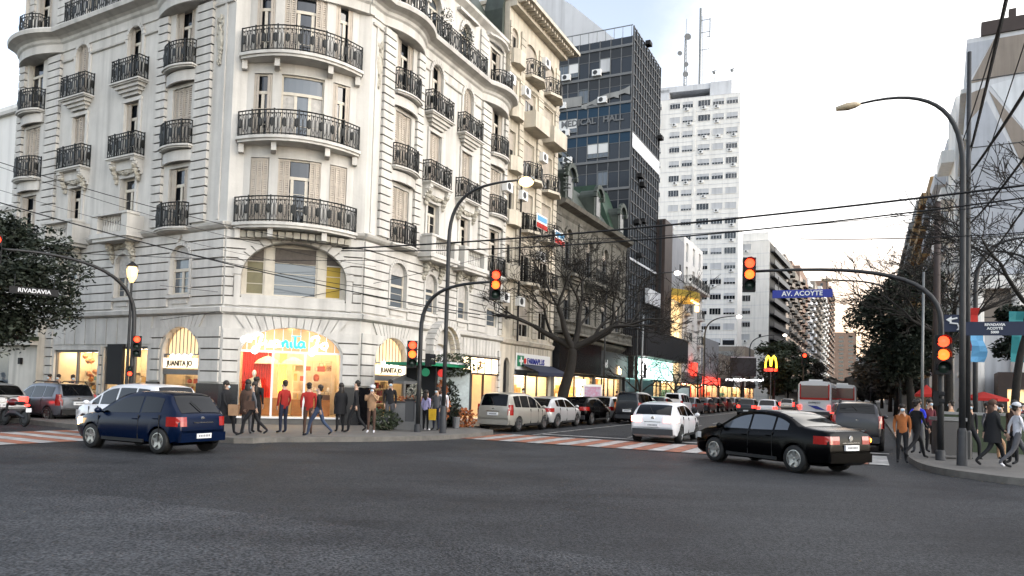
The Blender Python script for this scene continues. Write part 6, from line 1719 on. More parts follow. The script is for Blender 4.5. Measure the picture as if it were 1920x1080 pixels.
# ---------------------------------------------------------------- people
CLOTH = {'c_black': (.012, .012, .014), 'c_jeans': (.04, .06, .11), 'c_red': (.36, .02, .015), 'c_tan': (.38, .23, .13), 'c_grey': (.1, .1, .11), 'c_white': (.68, .68, .72), 'c_lav': (.42, .38, .6),
         'c_navy': (.02, .025, .05), 'c_blue': (.03, .05, .6), 'c_orange': (.34, .11, .03), 'c_yellow': (.55, .34, .02), 'c_brown': (.09, .05, .035), 'c_green': (.08, .1, .06), 'c_maroon': (.12, .02, .03), 'c_sky': (.2, .4, .65)}
for k, v in CLOTH.items(): mat(k, v, .9, var=.25, scale=7)
mat('mask', (.45, .6, .7), .8)
def seg_dist(p, a, b_):
    ab = b_-a; t = max(0, min(1, (p-a).dot(ab)/max(1e-9, ab.length_squared))); return (p-(a+ab*t)).length
def person(label, x, y, facing, topc='c_black', pants='c_black', shoes='c_black', pose='stand', h=1.7, hair='hair', coat=None, hairlen='short', group=None, cap=None, hold=None, mask=True, step=.3, arm=.15, z=.13, wide=1.0, arms=None):
    V = Vector; k = h/1.72
    root = empty('person', (x, y, z), math.atan2(facing[1], facing[0]), label, 'person', group)
    J = {}; E = []
    J['pel'] = (V((0, 0, .96)), .125*wide); J['wai'] = (V((.01, 0, 1.1)), .12*wide); J['che'] = (V((.015, 0, 1.3)), .14*wide); J['nec'] = (V((.01, 0, 1.47)), .055); J['he1'] = (V((.03, 0, 1.56)), .075); J['he2'] = (V((.02, 0, 1.66)), .09)
    E += [('pel', 'wai', 'top'), ('wai', 'che', 'top'), ('che', 'nec', 'top'), ('nec', 'he1', 'skin'), ('he1', 'he2', 'skin')]
    J['nose'] = (V((.115, 0, 1.6)), .016); E.append(('he1', 'nose', 'skin'))
    for s_, sg in (('L', 1), ('R', -1)):
        st = step*sg if pose == 'walk' else 0
        hip = V((0, sg*.095, .9))
        if pose == 'sit': kn = V((.42, sg*.12, .52)); an = V((.42, sg*.12, .09))
        elif pose == 'walk':
            kn = V((.0+st*.55+.06, sg*.09, .5)); an = V((st*1.0-(.02 if st > 0 else .1), sg*.08, .09+(.1 if st < 0 else 0)))
        else: kn = V((.02, sg*.1, .5)); an = V((0, sg*.11, .09))
        toe = an+(V((.17, sg*.02, -.05)) if not (pose == 'walk' and st < 0) else V((.13, 0, -.11)))
        J['hip'+s_] = (hip, .098); J['kn'+s_] = (kn, .062); J['an'+s_] = (an, .042); J['to'+s_] = (toe, .034)
        E += [('pel', 'hip'+s_, 'pants'), ('hip'+s_, 'kn'+s_, 'pants'), ('kn'+s_, 'an'+s_, 'pants'), ('an'+s_, 'to'+s_, 'shoes')]
        sh = V((0, sg*.17*wide, 1.39)); aw = -st*.5 if pose == 'walk' else 0
        if arms == 'front': el = V((.06, sg*.25, 1.14)); wr_ = V((.26, sg*.1, 1.2))
        elif arms == 'face': el = V((.16, sg*.22, 1.2)); wr_ = V((.2, sg*.06, 1.42))
        else: el = V((aw*.5-.03, sg*.215*wide, 1.13)); wr_ = V((aw+.05, sg*.195*wide, .9))
        J['sh'+s_] = (sh, .062); J['el'+s_] = (el, .046); J['wr'+s_] = (wr_, .03)
        d = (wr_-el).normalized(); side = V((0, 1, 0)) if abs(d.y) < .9 else V((1, 0, 0)); fwd = V((1, 0, 0))-d*d.x; fwd = fwd.normalized() if fwd.length > .1 else V((0, 0, 1)); 
        pa = wr_+d*.07; J['pa'+s_] = (pa, .032)
        E += [('che', 'sh'+s_, 'top'), ('sh'+s_, 'el'+s_, 'top'), ('el'+s_, 'wr'+s_, 'top'), ('wr'+s_, 'pa'+s_, 'skin')]
        for q in range(4):
            o_ = (q-1.5)*.02; ln = (.075, .085, .08, .062)[q]; f1 = pa+fwd*o_*1.2+d*.03; f2 = f1+d*ln*.6-side*sg*.012; 
            J['f%d%s' % (q, s_)] = (f1+d*.01, .01); J['g%d%s' % (q, s_)] = (f2, .008)
            E += [('pa'+s_, 'f%d%s' % (q, s_), 'skin'), ('f%d%s' % (q, s_), 'g%d%s' % (q, s_), 'skin')]
        J['th'+s_] = (wr_+d*.05+fwd*.055, .011); E.append(('wr'+s_, 'th'+s_, 'skin'))
    names = list(J); idx = {n: i for i, n in enumerate(names)}
    for n in names: J[n] = (J[n][0]*k, J[n][1]*k)
    dz = 0
    if pose == 'sit': dz = -.42*k
    me = bpy.data.meshes.new('person'); me.from_pydata([tuple(J[n][0]) for n in names], [(idx[a], idx[b_]) for a, b_, _ in E], [])
    o = bpy.data.objects.new('tmp', me); COL.objects.link(o)
    md = o.modifiers.new('skin', 'SKIN'); md.use_smooth_shade = True; md.branch_smoothing = .5
    sv_ = me.skin_vertices[0].data
    for n in names: r_ = J[n][1]; sv_[idx[n]].radius = (r_*(1.25 if n in ('che', 'wai', 'pel') else 1), r_*(.85 if n in ('che', 'wai', 'pel') else 1)) if False else (r_, r_)
    sv_[idx['pel']].use_root = True
    m2_ = o.modifiers.new('sub', 'SUBSURF'); m2_.levels = 1; m2_.render_levels = 1
    dg = bpy.context.evaluated_depsgraph_get(); nm = bpy.data.meshes.new_from_object(o.evaluated_get(dg)); bpy.data.objects.remove(o)
    nm.materials.clear(); order = ['skin', 'top', 'pants', 'shoes']; mm = {'skin': 'skin', 'top': topc, 'pants': pants, 'shoes': shoes}
    for q in order: nm.materials.append(M[mm[q]])
    segs = [(J[a][0], J[b_][0], t, J[b_][1]) for a, b_, t in E]
    for p in nm.polygons:
        c = p.center; best = min(segs, key=lambda s: seg_dist(c, s[0], s[1])-s[3]); t = best[2]
        if t == 'top' and c.z > 1.5*k: t = 'skin'
        p.material_index = order.index(t); p.use_smooth = True
    for v in nm.vertices:
        if v.co.z > .95*k and abs(v.co.y) < .3 and v.co.z < 1.44*k: v.co.x *= .82; 
        v.co.z += dz if pose == 'sit' and v.co.z > .0 else 0
    if pose == 'sit':
        for v in nm.vertices:
            if v.co.z < .06: v.co.z += 0
        root.location.z += .37*k
        
    o = bpy.data.objects.new('body', nm); COL.objects.link(o); o.parent = root
    hz = (1.66*k+dz)
    b = MB()
    if hairlen == 'long':
        b.blob((-.015*k, 0, hz+.035*k), (.105*k, .1*k, .1*k), .05, 12); b.blob((-.06*k, 0, hz-.16*k), (.07*k, .105*k, .19*k), .1, 12)
    else: b.blob((-.028*k, 0, hz+.03*k), (.1*k, .094*k, .085*k), .08, 12); b.blob((-.055*k, 0, hz-.045*k), (.05*k, .08*k, .07*k), .08, 10)
    b.build('hair', hair, root, True)
    b = MB()
    for sg in (-1, 1): b.blob((.1*k, sg*.035*k, hz-.01*k), (.008*k, .009*k, .006*k), 0, 6)
    b.build('eyes', 'dark', root)
    b = MB()
    for sg in (-1, 1): b.blob((.0, sg*.092*k, hz-.04*k), (.025*k, .012*k, .035*k), 0, 6)
    b.build('ears', 'skin', root)
    if mask: b = MB(); b.blob((.085*k, 0, hz-.085*k), (.035*k, .06*k, .045*k), 0, 10); b.build('face_mask', 'mask', root, True)
    if cap: 
        b = MB(); b.blob((-.01*k, 0, hz+.055*k), (.115*k, .108*k, .085*k), 0, 12); b.box(.07*k, .19*k, -.07*k, .07*k, hz+.03*k, hz+.045*k); b.build('cap', cap, root, True)
    if coat:
        b = MB(); ring = 14; vs = []; zc = [(.66, .2, .235), (.8, .19, .225), (1.0, .165, .2), (1.15, .15, .19), (1.3, .155, .215), (1.4, .13, .21), (1.46, .09, .12), (1.5, .075, .085)]
        for zz, rx, ry in zc:
            for i in range(ring):
                a = 2*math.pi*i/ring; f = 1+.04*math.sin(a*5+zz*9); vs.append((rx*k*wide*f*math.cos(a), ry*k*wide*f*math.sin(a), zz*k+dz))
        b.add(vs, [(j*ring+i, j*ring+(i+1) % ring, (j+1)*ring+(i+1) % ring, (j+1)*ring+i) for j in range(len(zc)-1) for i in range(ring)]); b.build('coat', coat, root, True)
    return root
def bag(x, y, z, m, label, w_=.28, h=.34, rz=0):
    r_ = empty('shopping_bag', (x, y, z), rz, label, 'bag'); b = MB()
    b.add([(-w_/2, -.05, 0), (w_/2, -.05, 0), (w_/2, .05, 0), (-w_/2, .05, 0), (-w_/2*1.1, -.06, h), (w_/2*1.1, -.06, h), (w_/2*1.1, .06, h), (-w_/2*1.1, .06, h)], [(3, 2, 1, 0), (0, 1, 5, 4), (1, 2, 6, 5), (2, 3, 7, 6), (3, 0, 4, 7), (4, 5, 6, 7)])
    b.build('body', m, r_); b = MB()
    for yy in (-.05, .05): b.tube([(-w_*.3, yy, h), (-w_*.2, yy, h+.16), (w_*.2, yy, h+.16), (w_*.3, yy, h)], .01, 4)
    b.build('handles', 'dark', r_); return r_
GQ = 'people waiting on the corner pavement'
cam_dir = (-.2, -1)
person('woman in a black coat with a striped hood walking right, nearest the blue car', -8.84, 23.25, (1, -.1), 'c_black', 'c_black', pose='walk', h=1.63, hairlen='long', coat='c_black', group=GQ)
person('person in a long dark coat facing away between two women at the corner', -8.37, 23.81, (-.3, 1), 'c_brown', 'c_grey', h=1.68, hairlen='long', coat='c_brown', group=GQ)
person('woman in an open black coat over grey striding left with a brown bag', -7.95, 23.16, (-1, -.2), 'c_grey', 'c_black', pose='walk', h=1.63, hairlen='long', step=.36, group=GQ)
bag(-8.51, 23.02, .75, 'c_tan', 'tan shoulder bag held low by the woman in the open black coat'); bag(-8.00, 22.99, .95, 'c_brown', 'brown handbag on the hip of the woman in the open black coat', .3, .26)
person('man in a black jacket standing behind the striding woman', -8.28, 24.37, (.2, 1), 'c_black', 'c_black', h=1.8, group=GQ)
person('man in a red jacket and dark jeans standing sideways before the shop door', -7.49, 24.74, (-.8, .5), 'c_red', 'c_navy', h=1.72, coat=None, group=GQ, wide=1.15)
person('person in a plain red sweater in the middle of the three in red', -6.60, 24.46, (-.3, .9), 'c_red', 'c_brown', h=1.66, hairlen='short', group=GQ, wide=1.15)
person('boy in blue jeans and a black vest over red sleeves walking left', -6.09, 23.81, (-1, .1), 'c_black', 'c_jeans', pose='walk', h=1.6, step=.36, group=GQ)
person('woman all in black standing by the right end of the corner window', -5.91, 26.04, (-.5, .9), 'c_black', 'c_black', h=1.66, coat='c_black', hairlen='long', group=GQ)
person('tall man in black leaning left beside the woman in black', -5.35, 25.95, (-1, .1), 'c_black', 'c_black', pose='walk', h=1.78, step=.24, group=GQ)
person('person in a tan puffer jacket and pale shoes standing face on', -4.84, 26.13, (0, -1), 'c_tan', 'c_brown', 'c_white', h=1.62, arms='face', cap='c_white', group=GQ, coat=None, wide=1.3)
person('dark figure standing beside the grey newsstand box under the arched window', -4.56, 28.27, (.3, -1), 'c_black', 'c_grey', h=1.85, group=GQ)
GK = 'people by the kiosk'
person('girl in a lavender jacket and black leggings with a yellow bag', -3.21, 28.46, (.5, .85), 'c_lav', 'c_black', 'c_white', h=1.5, hairlen='long', group=GK, mask=False)
bag(-2.93, 28.18, .55, 'c_yellow', 'yellow paper bag carried by the girl in the lavender jacket', .26, .42)
person('adult in a dark patterned jacket standing right of the girl in lavender', -2.84, 28.78, (-.4, -1), 'c_grey', 'c_navy', h=1.62, group=GK)
person('person in a white top partly behind the lamp post by the kiosk', -2.65, 29.30, (.4, -1), 'c_white', 'c_black', h=1.66, group=GK)
GR = 'people on the right pavement'
person('passer-by in a long black coat striding toward the right edge', 12.60, 19.53, (1, -.1), 'c_black', 'c_black', pose='walk', h=1.72, hair='c_brown', hairlen='long', coat='c_black', step=.36, group=GR)
person('passer-by in a white hoodie, white cap and grey trousers at the right edge', 12.97, 19.16, (1, -.15), 'c_white', 'c_grey', 'c_white', pose='walk', h=1.66, cap='c_white', step=.36, group=GR)
person('man in a dark coat standing just behind the white hoodie', 13.95, 20.74, (-1, -.2), 'c_brown', 'c_black', h=1.74, group=GR)
person('person in an orange and blue top standing in the road by the dark car', 11.35, 21.67, (-.4, -1), 'c_orange', 'c_black', h=1.68, z=0, group=GR, cap=None)
person('person in black stepping up the kerb beside the one in orange', 11.81, 21.76, (1, .3), 'c_black', 'c_black', pose='walk', h=1.68, step=.4, group=GR)
person('person in a bright blue jacket with raised arms behind the kerb', 13.02, 23.90, (-.8, -.6), 'c_blue', 'c_grey', h=1.72, arms='front', group=GR)
person('person in a red jacket behind the bright blue jacket', 13.76, 24.55, (.2, -1), 'c_maroon', 'c_black', h=1.72, group=GR)
person('person in black seated on the low green planter', 14.04, 22.88, (-.2, -1), 'c_black', 'c_black', pose='sit', h=1.7, group=GR)
person('seated person in grey with pale trousers beside the one in black', 14.79, 23.16, (.4, -1), 'c_grey', 'c_tan', pose='sit', h=1.7, group=GR)
random.seed(11)
cols_ = ['c_black', 'c_grey', 'c_navy', 'c_maroon', 'c_brown', 'c_green', 'c_tan']
GCR = 'small figures of the crowd in the plaza'
spots_ = [(16.2, 27.5), (17.2, 28.5), (18.1, 27.6), (18.8, 29.3), (19.6, 28.4), (16.6, 30.4), (20.4, 30.0), (17.8, 31.8), (21.2, 31.0)]
for i, (x, y) in enumerate(spots_):
    person('dark clothed stander in the crowd under the cafe lights, %s' % ('nearest the bin', 'left of the red parasol', 'below the red parasol', 'right of the red parasol', 'beside the lit column', 'by the tree trunk', 'behind the white hoodie', 'deep behind the bin', 'farthest to the right')[i],
           x, y, (random.uniform(-1, 1), random.uniform(-1, 1)), random.choice(cols_), random.choice(cols_), h=random.uniform(1.6, 1.8), group=GCR)
for i, (s_, u_, lab) in enumerate(((13, 1.5, 'figure passing the awning shop behind the silver hatchback'), (24, 1.4, 'figure at the lit poster behind the black car'), (30, 1.6, 'figure in front of the orange shop door'), (1.2, 2.2, 'figure in brown among the flowers of the kiosk'), (6.2, .9, 'figure with long dark hair behind the champagne minivan'))):
    a_ = A(s_, u_); person(lab, a_.x, a_.y, (random.uniform(-1, 1), random.uniform(-1, 1)), random.choice(cols_), 'c_black', h=1.68, group='people along the left pavement')
for i, (s_, u_, lab) in enumerate(((9.5, .9, 'dark haired pedestrian by the orange shop front left of the traffic light'), (10.4, .8, 'second pedestrian by the orange shop front'), (8.2, 1.0, 'pedestrian near the lit doorway behind the grey wagon'), (15.5, 1.0, 'pedestrian under the leafy tree with a cap'), (17, .9, 'last pedestrian towards the left edge'))):
    a_ = Lp(s_, u_); person(lab, a_.x, a_.y, (random.uniform(-1, 1), -1), random.choice(cols_), 'c_black', h=1.7, group='people before the cross avenue shops')

# ---------------------------------------------------------------- street furniture
def curve_arm(base, zv, end, zend, r0_, r1_, n=14, lift=0):
    """post that rises to zv and bends over to end"""
    p0 = Vector((base[0], base[1], .13)); p1 = Vector((base[0], base[1], zv)); p3 = Vector((end[0], end[1], zend))
    pts = [p0, p0.lerp(p1, .5), p1]; c1 = Vector((base[0], base[1], zv+(zend-zv)*.85)); c2 = p1.lerp(p3, .35); c2.z = zend+lift
    for i in range(1, n+1):
        t = i/n; pts.append(p1*(1-t)**3+c1*3*t*(1-t)**2+c2*3*t*t*(1-t)+p3*t**3)
    rs = [r0_+(r1_-r0_)*i/(len(pts)-1) for i in range(len(pts))]
    return pts, rs
def signal_head(parent, p, rz, lights, name='signal_head', s=1.0, plate=False):
    """three aspect head facing local -y"""
    e = empty(name, p, rz); e.parent = parent
    b = MB(); n = len(lights); hh = .3*s*n
    b.box(-.16*s, .16*s, -.1*s, .12*s, -hh/2, hh/2)
    b.build('housing', 'dark', e)
    for i, L in enumerate(lights):
        z = hh/2-.15*s-.3*s*i
        b = MB(); b.lathe([(.125*s, 0), (.1*s, -.03*s), (.01, -.045*s)], (0, -.1*s, z), 16, 'y'); b.build('lens', L, e, True)
        b = MB(); m_ = 9; vs = []
        for k in range(m_+1):
            a = math.pi*(-.12+1.24*k/m_); 
            vs += [(.14*s*math.cos(a), -.1*s, z+.14*s*math.sin(a)), (.14*s*math.cos(a), -.3*s, z+.14*s*math.sin(a)+.0)]
        b.add(vs, [(2*k, 2*k+1, 2*k+3, 2*k+2) for k in range(m_)]); b.build('visor', 'dark', e)
    return e
def rel(root, p): return (p[0]-root.location.x, p[1]-root.location.y, p[2]-root.location.z)
def signal_post(label, base, zv, end, zend, heads, r0_=.08, r1_=.04, lift=0):
    root = empty('traffic_signal', (base[0], base[1], .13), 0, label, 'traffic light'); pts, rs = curve_arm(base, zv, end, zend, r0_, r1_, lift=lift)
    b = MB(); b.tube([rel(root, p) for p in pts], rs, 10); b.lathe([(.13, 0), (.13, .25), (.1, .3)], (0, 0, 0), 10); b.build('post', 'pole', root, True)
    for p, rz, L, s_ in heads: signal_head(root, rel(root, p), rz, L, s=s_)
    return root
faceC = lambda x, y: math.atan2(y, x)+R(-90)    # head at x, y turned toward the crossing
SR = ['sig_red', 'sig_amber', 'lens_off']
tl = signal_post('traffic light left of the corner with a long arm reaching over the cross avenue', (-13.75, 27.05), 3.9, (-16.25, 23.35), 5.75,
    [((-16.3, 23.3, 5.72), R(35), ['sig_red', 'lens_off', 'lens_off'], 1.0), ((-13.55, 26.95, 2.95), R(20), ['sig_red', 'lens_off', 'lens_off'], .85), ((-13.7, 26.85, 2.05), R(20), ['lens_off', 'sig_red'], .6)], lift=.3)
tc = signal_post('traffic light on the corner pavement with an arm over the striped crossing', (-3.39, 27.53), 3.85, (-.79, 26.27), 5.57,
    [((-.67, 26.23, 5.45), R(10), SR, 1.15), ((-3.67, 27.39, 2.97), R(12), SR, 1.1), ((-3.07, 27.53, 2.78), R(80), ['lens_off', 'lens_off'], .8)], .085, .045)
tr_ = signal_post('traffic light on the right pavement with a long arm carrying the blue street sign', (12.38, 21.53), 4.05, (7.72, 23.76), 5.8,
    [((7.53, 23.81, 5.69), R(-12), SR, 1.2), ((12.32, 21.34, 3.15), R(-20), ['sig_red', 'sig_amber', 'lens_off'], 1.25), ((12.18, 21.39, 1.9), R(60), ['lens_off', 'lens_off'], .7)], .088, .04, lift=.05)
b = MB(); b.box(.05, .95, -.02, .02, 3.45, 3.75)
# street name plates
def street_sign(label, p, rz, w_, h, txt, m_, size, tm='white', hang=0):
    r_ = empty('street_sign', p, rz, label, 'street sign'); b = MB(); b.box(-w_/2, w_/2, -.02, .02, -h/2, h/2); b.build('panel', m_, r_)
    for i, t_ in enumerate(txt): text_mesh(t_, size, 'lettering', tm, r_, (0, -.03, (len(txt)-1)*size*.55-i*size*1.1), bold=.004)
    if hang:
        b = MB()
        for x in (-w_*.4, w_*.4): b.tube([(x, 0, h/2), (x, 0, h/2+hang)], .012, 4)
        b.build('hanger', 'pole', r_)
    return r_
street_sign('blue AV. ACOYTE plate hanging from the long right arm', (8.98, 23.15, 5.04), R(-24), 1.75, .25, ['AV. ACOYTE'], 'blue_sign', .21, hang=.42)
street_sign('black plate with white capitals before the dark tree at the left edge', (-15.4, 23.9, 4.5), R(40), 1.35, .22, ['RIVADAVIA'], 'dark', .18, tm='pale_wall', hang=.4)
street_sign('dark blue plate with three lines of small white writing behind the right lamp post', (13.3, 20.55, 3.87), R(-25), 1.6, .38, ['RIVADAVIA', 'ACOYTE', '5000'], 'navy', .095)
nr = empty('direction_sign', (12.28, 21.16, 4.04), R(-25), 'small dark sign with a white turning arrow over the right red light', 'road sign'); b = MB(); b.box(-.02, .48, -.02, .02, -.24, .24); b.build('panel', 'navy', nr)
b = MB(); b.tube([(.36, -.04, -.16), (.3, -.04, -.02), (.12, -.04, 0), (.12, -.04, .1), (.3, -.04, .14)], .025, 5); b.prism([(.02, .1), (.16, .19), (.16, .0)], -.05, -.03); b.prism([(.28, -.2), (.42, -.2), (.36, -.08)], -.05, -.03); b.build('arrow', 'white', nr)
# lamp posts
def lamp_post(label, base, zv, end, zend, lampm, r0_=.08, r1_=.035, group=None, col='pole', lift=0):
    root = empty('street_lamp', (base[0], base[1], .13), 0, label, 'street lamp', group); pts, rs = curve_arm(base, zv, end, zend, r0_, r1_, lift=lift)
    b = MB(); b.tube([rel(root, p) for p in pts], rs, 9); b.lathe([(.13, 0), (.12, .9), (.09, 1)], (0, 0, 0), 10); b.build('post', col, root, True)
    d = (pts[-1]-pts[-2]).normalized(); e = rel(root, pts[-1]); b = MB()
    f = Vector(e)+d*.35; b.tube([e, tuple(Vector(e)+d*.15), tuple(f), tuple(f+d*.3)], [.04, .09, .11, .06], 10); b.build('lamp_head', lampm if lampm == 'lamp_off' else 'grey_pole', root, True)
    if lampm != 'lamp_off': b = MB(); q = f-Vector((0, 0, .09)); b.blob(tuple(q), (.27, .27, .17), 0, 12); b.build('bulb', lampm, root, True)
    return root
lamp_post('lit street lamp arching from the kiosk over the avenue', (-2.44, 27.25), 7.2, (.0, 26.18), 9.2, 'lamp_on')
lamp_post('tall dark lamp post at the right pavement edge with an unlit arm over the road', (12.06, 19.97), 8.13, (9.75, 21.0), 10.25, 'lamp_off', .082, .03, lift=.25)
for i, (s_, u0_, u1_, z_, lab) in enumerate(((52, 3.8, 7.0, 9.6, 'pale arched lamp over the parked row, first beyond the white tower front'), (84, 3.8, 8.2, 10.2, 'second arched lamp standing before the white block'), (24, 20.6, 17.0, 8.8, 'thin arched lamp beside the evergreen tree'), (8, 22.6, 24.5, 8.0, 'short lamp lit orange among the bare branches at the right'), (33, 2.2, 5, 11.3, 'arched lamp lighting the grey box building'))):
    a_ = A(s_, u0_); e_ = A(s_-(1 if i < 3 else 0), u1_); lamp_post(lab, (a_.x, a_.y), z_-2, (e_.x, e_.y), z_, ('lamp_pale', 'lamp_pale', 'lamp_off', 'lamp_on', 'lamp_pale')[i], .09, .04)
def pole(label, x, y, h, r_=.09, m_='pole', name='utility_pole', cat='pole'):
    root = empty(name, (x, y, .13), 0, label, cat); b = MB(); b.tube([(0, 0, 0), (0, 0, h*.5), (.03, 0, h)], [r_, r_*.85, r_*.7], 9); b.build('shaft', m_, root, True)
    b = MB(); b.lathe([(r_*1.4, 0), (r_*1.35, .8), (r_, .85)], (0, 0, 0), 9); b.build('base', m_, root); return root
pole('tallest dark cable pole standing behind the right lamp post', 13.58, 22.23, 12.3, .085)
pole('slim grey pole with cross bars behind the right red light', 15.3, 27.8, 6.5, .06, 'grey_pole')
pole('grey concrete pole before the teal sign', *A(31, 3.2).xy, 7.6, .1, 'grey_pole'); pole('thin dark pole at the lit poster shop', *A(22, 3.2).xy, 8.5, .06)
pole('brown trunk like cable pole left of the right traffic light', 16.5, 29, 9.5, .16, 'brown_slab')
lp_ = empty('lantern_post', (-14.35, 27.9, .13), 0, 'old style lantern glowing at the top of a thin post at the left', 'street lamp'); b = MB(); b.tube([(0, 0, 0), (0, 0, 5.3)], [.07, .04], 8); b.build('post', 'pole', lp_)
b = MB(); b.lathe([(.05, 5.25), (.16, 5.45), (.2, 5.75)], (0, 0, 0), 10); b.build('lantern_glass', 'amber_soft' if 'amber_soft' in M else 'yellow_blind', lp_); b = MB(); b.lathe([(.15, 0), (.15, .1)], (0, 0, 5.74), 10); b.build('bulb', 'lamp_on', lp_)
b = MB(); b.lathe([(.22, 5.86), (.1, 5.98), (.02, 6.05)], (0, 0, 0), 10); b.build('cap', 'dark', lp_)
# newsstand box and planters at the corner
def boxy(name, label, cat, p, rz, parts):
    r_ = empty(name, p, rz, label, cat)
    for nm, m_, x in parts:
        b = MB()
        for q in x: b.box(*q)
        b.build(nm, m_, r_)
    return r_
boxy('stone_planter', 'big grey box planter behind the centre traffic light', 'planter', (-3.5, 28.7, .13), R(10), [('body', 'mid_grey', [(-1.1, .75, 0, .5, 0, 1.02)]), ('rim', 'dark_grey', [(-1.13, .78, -.03, .53, 1.02, 1.08)])])
boxy('litter_bin', 'dark bin fixed beside the centre traffic light', 'bin', (-3.72, 27.7, .5), 0, [('body', 'dark_grey', [(-.16, .16, -.12, .12, 0, .75)]), ('lid', 'dark', [(-.18, .18, -.14, .14, .75, .82)])])
def flowers(label, x, y, z, rx, ry, rz_, n, m_='leaf_mid', name='flower_display', cat='flowers', seedv=1, s_=.09):
    random.seed(seedv); b = MB()
    for k in range(n):
        a = random.uniform(0, 6.28); q = random.uniform(-1, 1); rr = math.sqrt(1-q*q)*random.uniform(.5, 1)
        c = Vector((rx*rr*math.cos(a), ry*rr*math.sin(a), rz_*q)); u_ = Vector((random.uniform(-1, 1), random.uniform(-1, 1), random.uniform(-1, 1)))*s_; v_ = Vector((random.uniform(-1, 1), random.uniform(-1, 1), random.uniform(-1, 1)))*s_
        b.add([tuple(c), tuple(c+u_), tuple(c+u_+v_), tuple(c+v_)], [(0, 1, 2, 3)])
    o = b.build(name, m_); o.location = (x, y, z); tag(o, label, cat); return o
flowers('pale bouquet on the grey planter box', -3.75, 28.95, 1.5, .35, .3, .35, 300, 'leaf_pale' if 'leaf_pale' in M else 'shop_pale', seedv=2, s_=.07)
flowers('red and brown blooms along the grey planter box', -3.8, 28.9, 1.28, .8, .25, .14, 260, 'flower', seedv=3, s_=.06)
flowers('grey green low shrub lying left of the planter box', -4.7, 28.0, .5, .6, .4, .38, 500, 'leaf_mid', 'low_shrub', 'shrub', 4)
# kiosk with flowers
KX = A(1.1, 2.4)
ks = boxy('kiosk', 'dark newsstand kiosk with a green roof rim behind the centre traffic light', 'kiosk', (KX.x, KX.y, .13), RZA, [
    ('body', 'dark', [(-.3, 1.7, -.8, .6, 0, .9), (-.3, -.2, -.8, .6, .9, 2.5), (1.6, 1.7, -.8, .6, .9, 2.5), (-.3, 1.7, .5, .6, .9, 2.5)]), ('roof', 'green_sign', [(-1.4, 1.9, -1.1, .9, 2.5, 2.62)]), ('roof_top', 'pale_wall', [(.2, 1.95, -1.15, .95, 2.62, 2.7)]),
    ('counter', 'dark_grey', [(-.35, 1.75, -.95, -.78, .85, .95)])])
boxy('advert_panel', 'pale backlit advertising panel of the bus shelter beside the minivan', 'advert panel', A(2.6, 3.0, .13), RZA+R(-60), [('frame', 'dark_grey', [(-.75, .75, -.06, .06, .5, 2.45), (-.6, -.5, -.05, .05, 0, .5), (.5, .6, -.05, .05, 0, .5)]), ('panel', 'ad_panel', [(-.68, .68, -.075, -.06, .58, 2.38)])])
flowers('hanging mass of leaves and blossom over the kiosk roof', *A(2.4, 3.0, 2.75), 1.3, .7, .45, 900, 'leaf_mid', 'climbing_plant', 'plant', 5)
flowers('tall column of reddish potted plants in the kiosk doorway', *A(1.1, 3.3, 1.1), .35, .35, .9, 600, 'flower', seedv=6)
flowers('dark leafy plants filling the gap beside the advert panel', *A(1.9, 3.3, 1.1), .4, .4, .95, 600, 'leaf_dark', 'potted_plant', 'plant', 7)
flowers('low brown flower pots between the kiosk and the minivan', *A(2.6, 3.5, .5), .6, .3, .38, 400, 'flower', seedv=8)
for i, (s_, lab) in enumerate(((.7, 'white bucket of flowers at the kiosk foot'), (1.7, 'grey bucket of flowers nearer the minivan'))):
    a_ = A(s_, 3.6+.1*i); r_ = empty('flower_bucket', (a_.x, a_.y, .13), 0, lab, 'bucket'); b = MB(); b.lathe([(.13, 0), (.17, .45), (.16, .46)], (0, 0, 0), 12); b.build('bucket', ('white', 'mid_grey')[i], r_)
    b = MB()
    for k in range(120):
        a = random.uniform(0, 6.28); rr = random.uniform(0, .22); z = random.uniform(.42, .8); b.add([(rr*math.cos(a), rr*math.sin(a), z), (rr*math.cos(a)+.06, rr*math.sin(a), z+.06), (rr*math.cos(a), rr*math.sin(a)+.06, z+.03)], [(0, 1, 2)])
    b.build('flowers', 'leaf_mid', r_)
for i, (m_, s_, lab) in enumerate((('green_sign', -.6, 'round green lamp sign under the kiosk roof'), ('shop_red', .6, 'red and white sign under the kiosk roof'))):
    b = MB(); b.lathe([(.16, 0), (.16, -.06)], (0, 0, 0), 14, 'y'); o = b.build('round_sign', m_); a_ = A(s_, 3.6); o.location = (a_.x, a_.y, 2.35); tag(o, lab, 'sign')
def parasol(label, x, y, z, r_, m_='red_fabric', slope=.45, name='parasol'):
    q = empty(name, (x, y, .13), 0, label, 'parasol'); b = MB(); n = 8; ring = [(r_*math.cos(2*math.pi*i/n), r_*math.sin(2*math.pi*i/n), z-.13) for i in range(n)]
    top_ = (0, 0, z-.13+slope); vs = ring+[top_]+[(p[0], p[1], p[2]-.12) for p in ring]; b.add(vs, [(i, (i+1) % n, n) for i in range(n)]+[(n+1+i, n+1+(i+1) % n, (i+1) % n, i) for i in range(n)]); b.build('canopy', m_, q)
    b = MB(); b.tube([(0, 0, 0), (0, 0, z-.13+slope)], .025, 6); b.build('pole', 'grey_pole', q); return q
parasol('small grey and red awning parasol left of the centre traffic light', -4.35, 31.0, 2.0, .75, 'mid_grey', .3)
parasol('bright red parasol over the cafe crowd at the right', 21.5, 34, 2.0, 1.0, slope=.3); parasol('second red parasol farther left behind the red light', 18.9, 34, 2.1, .5)
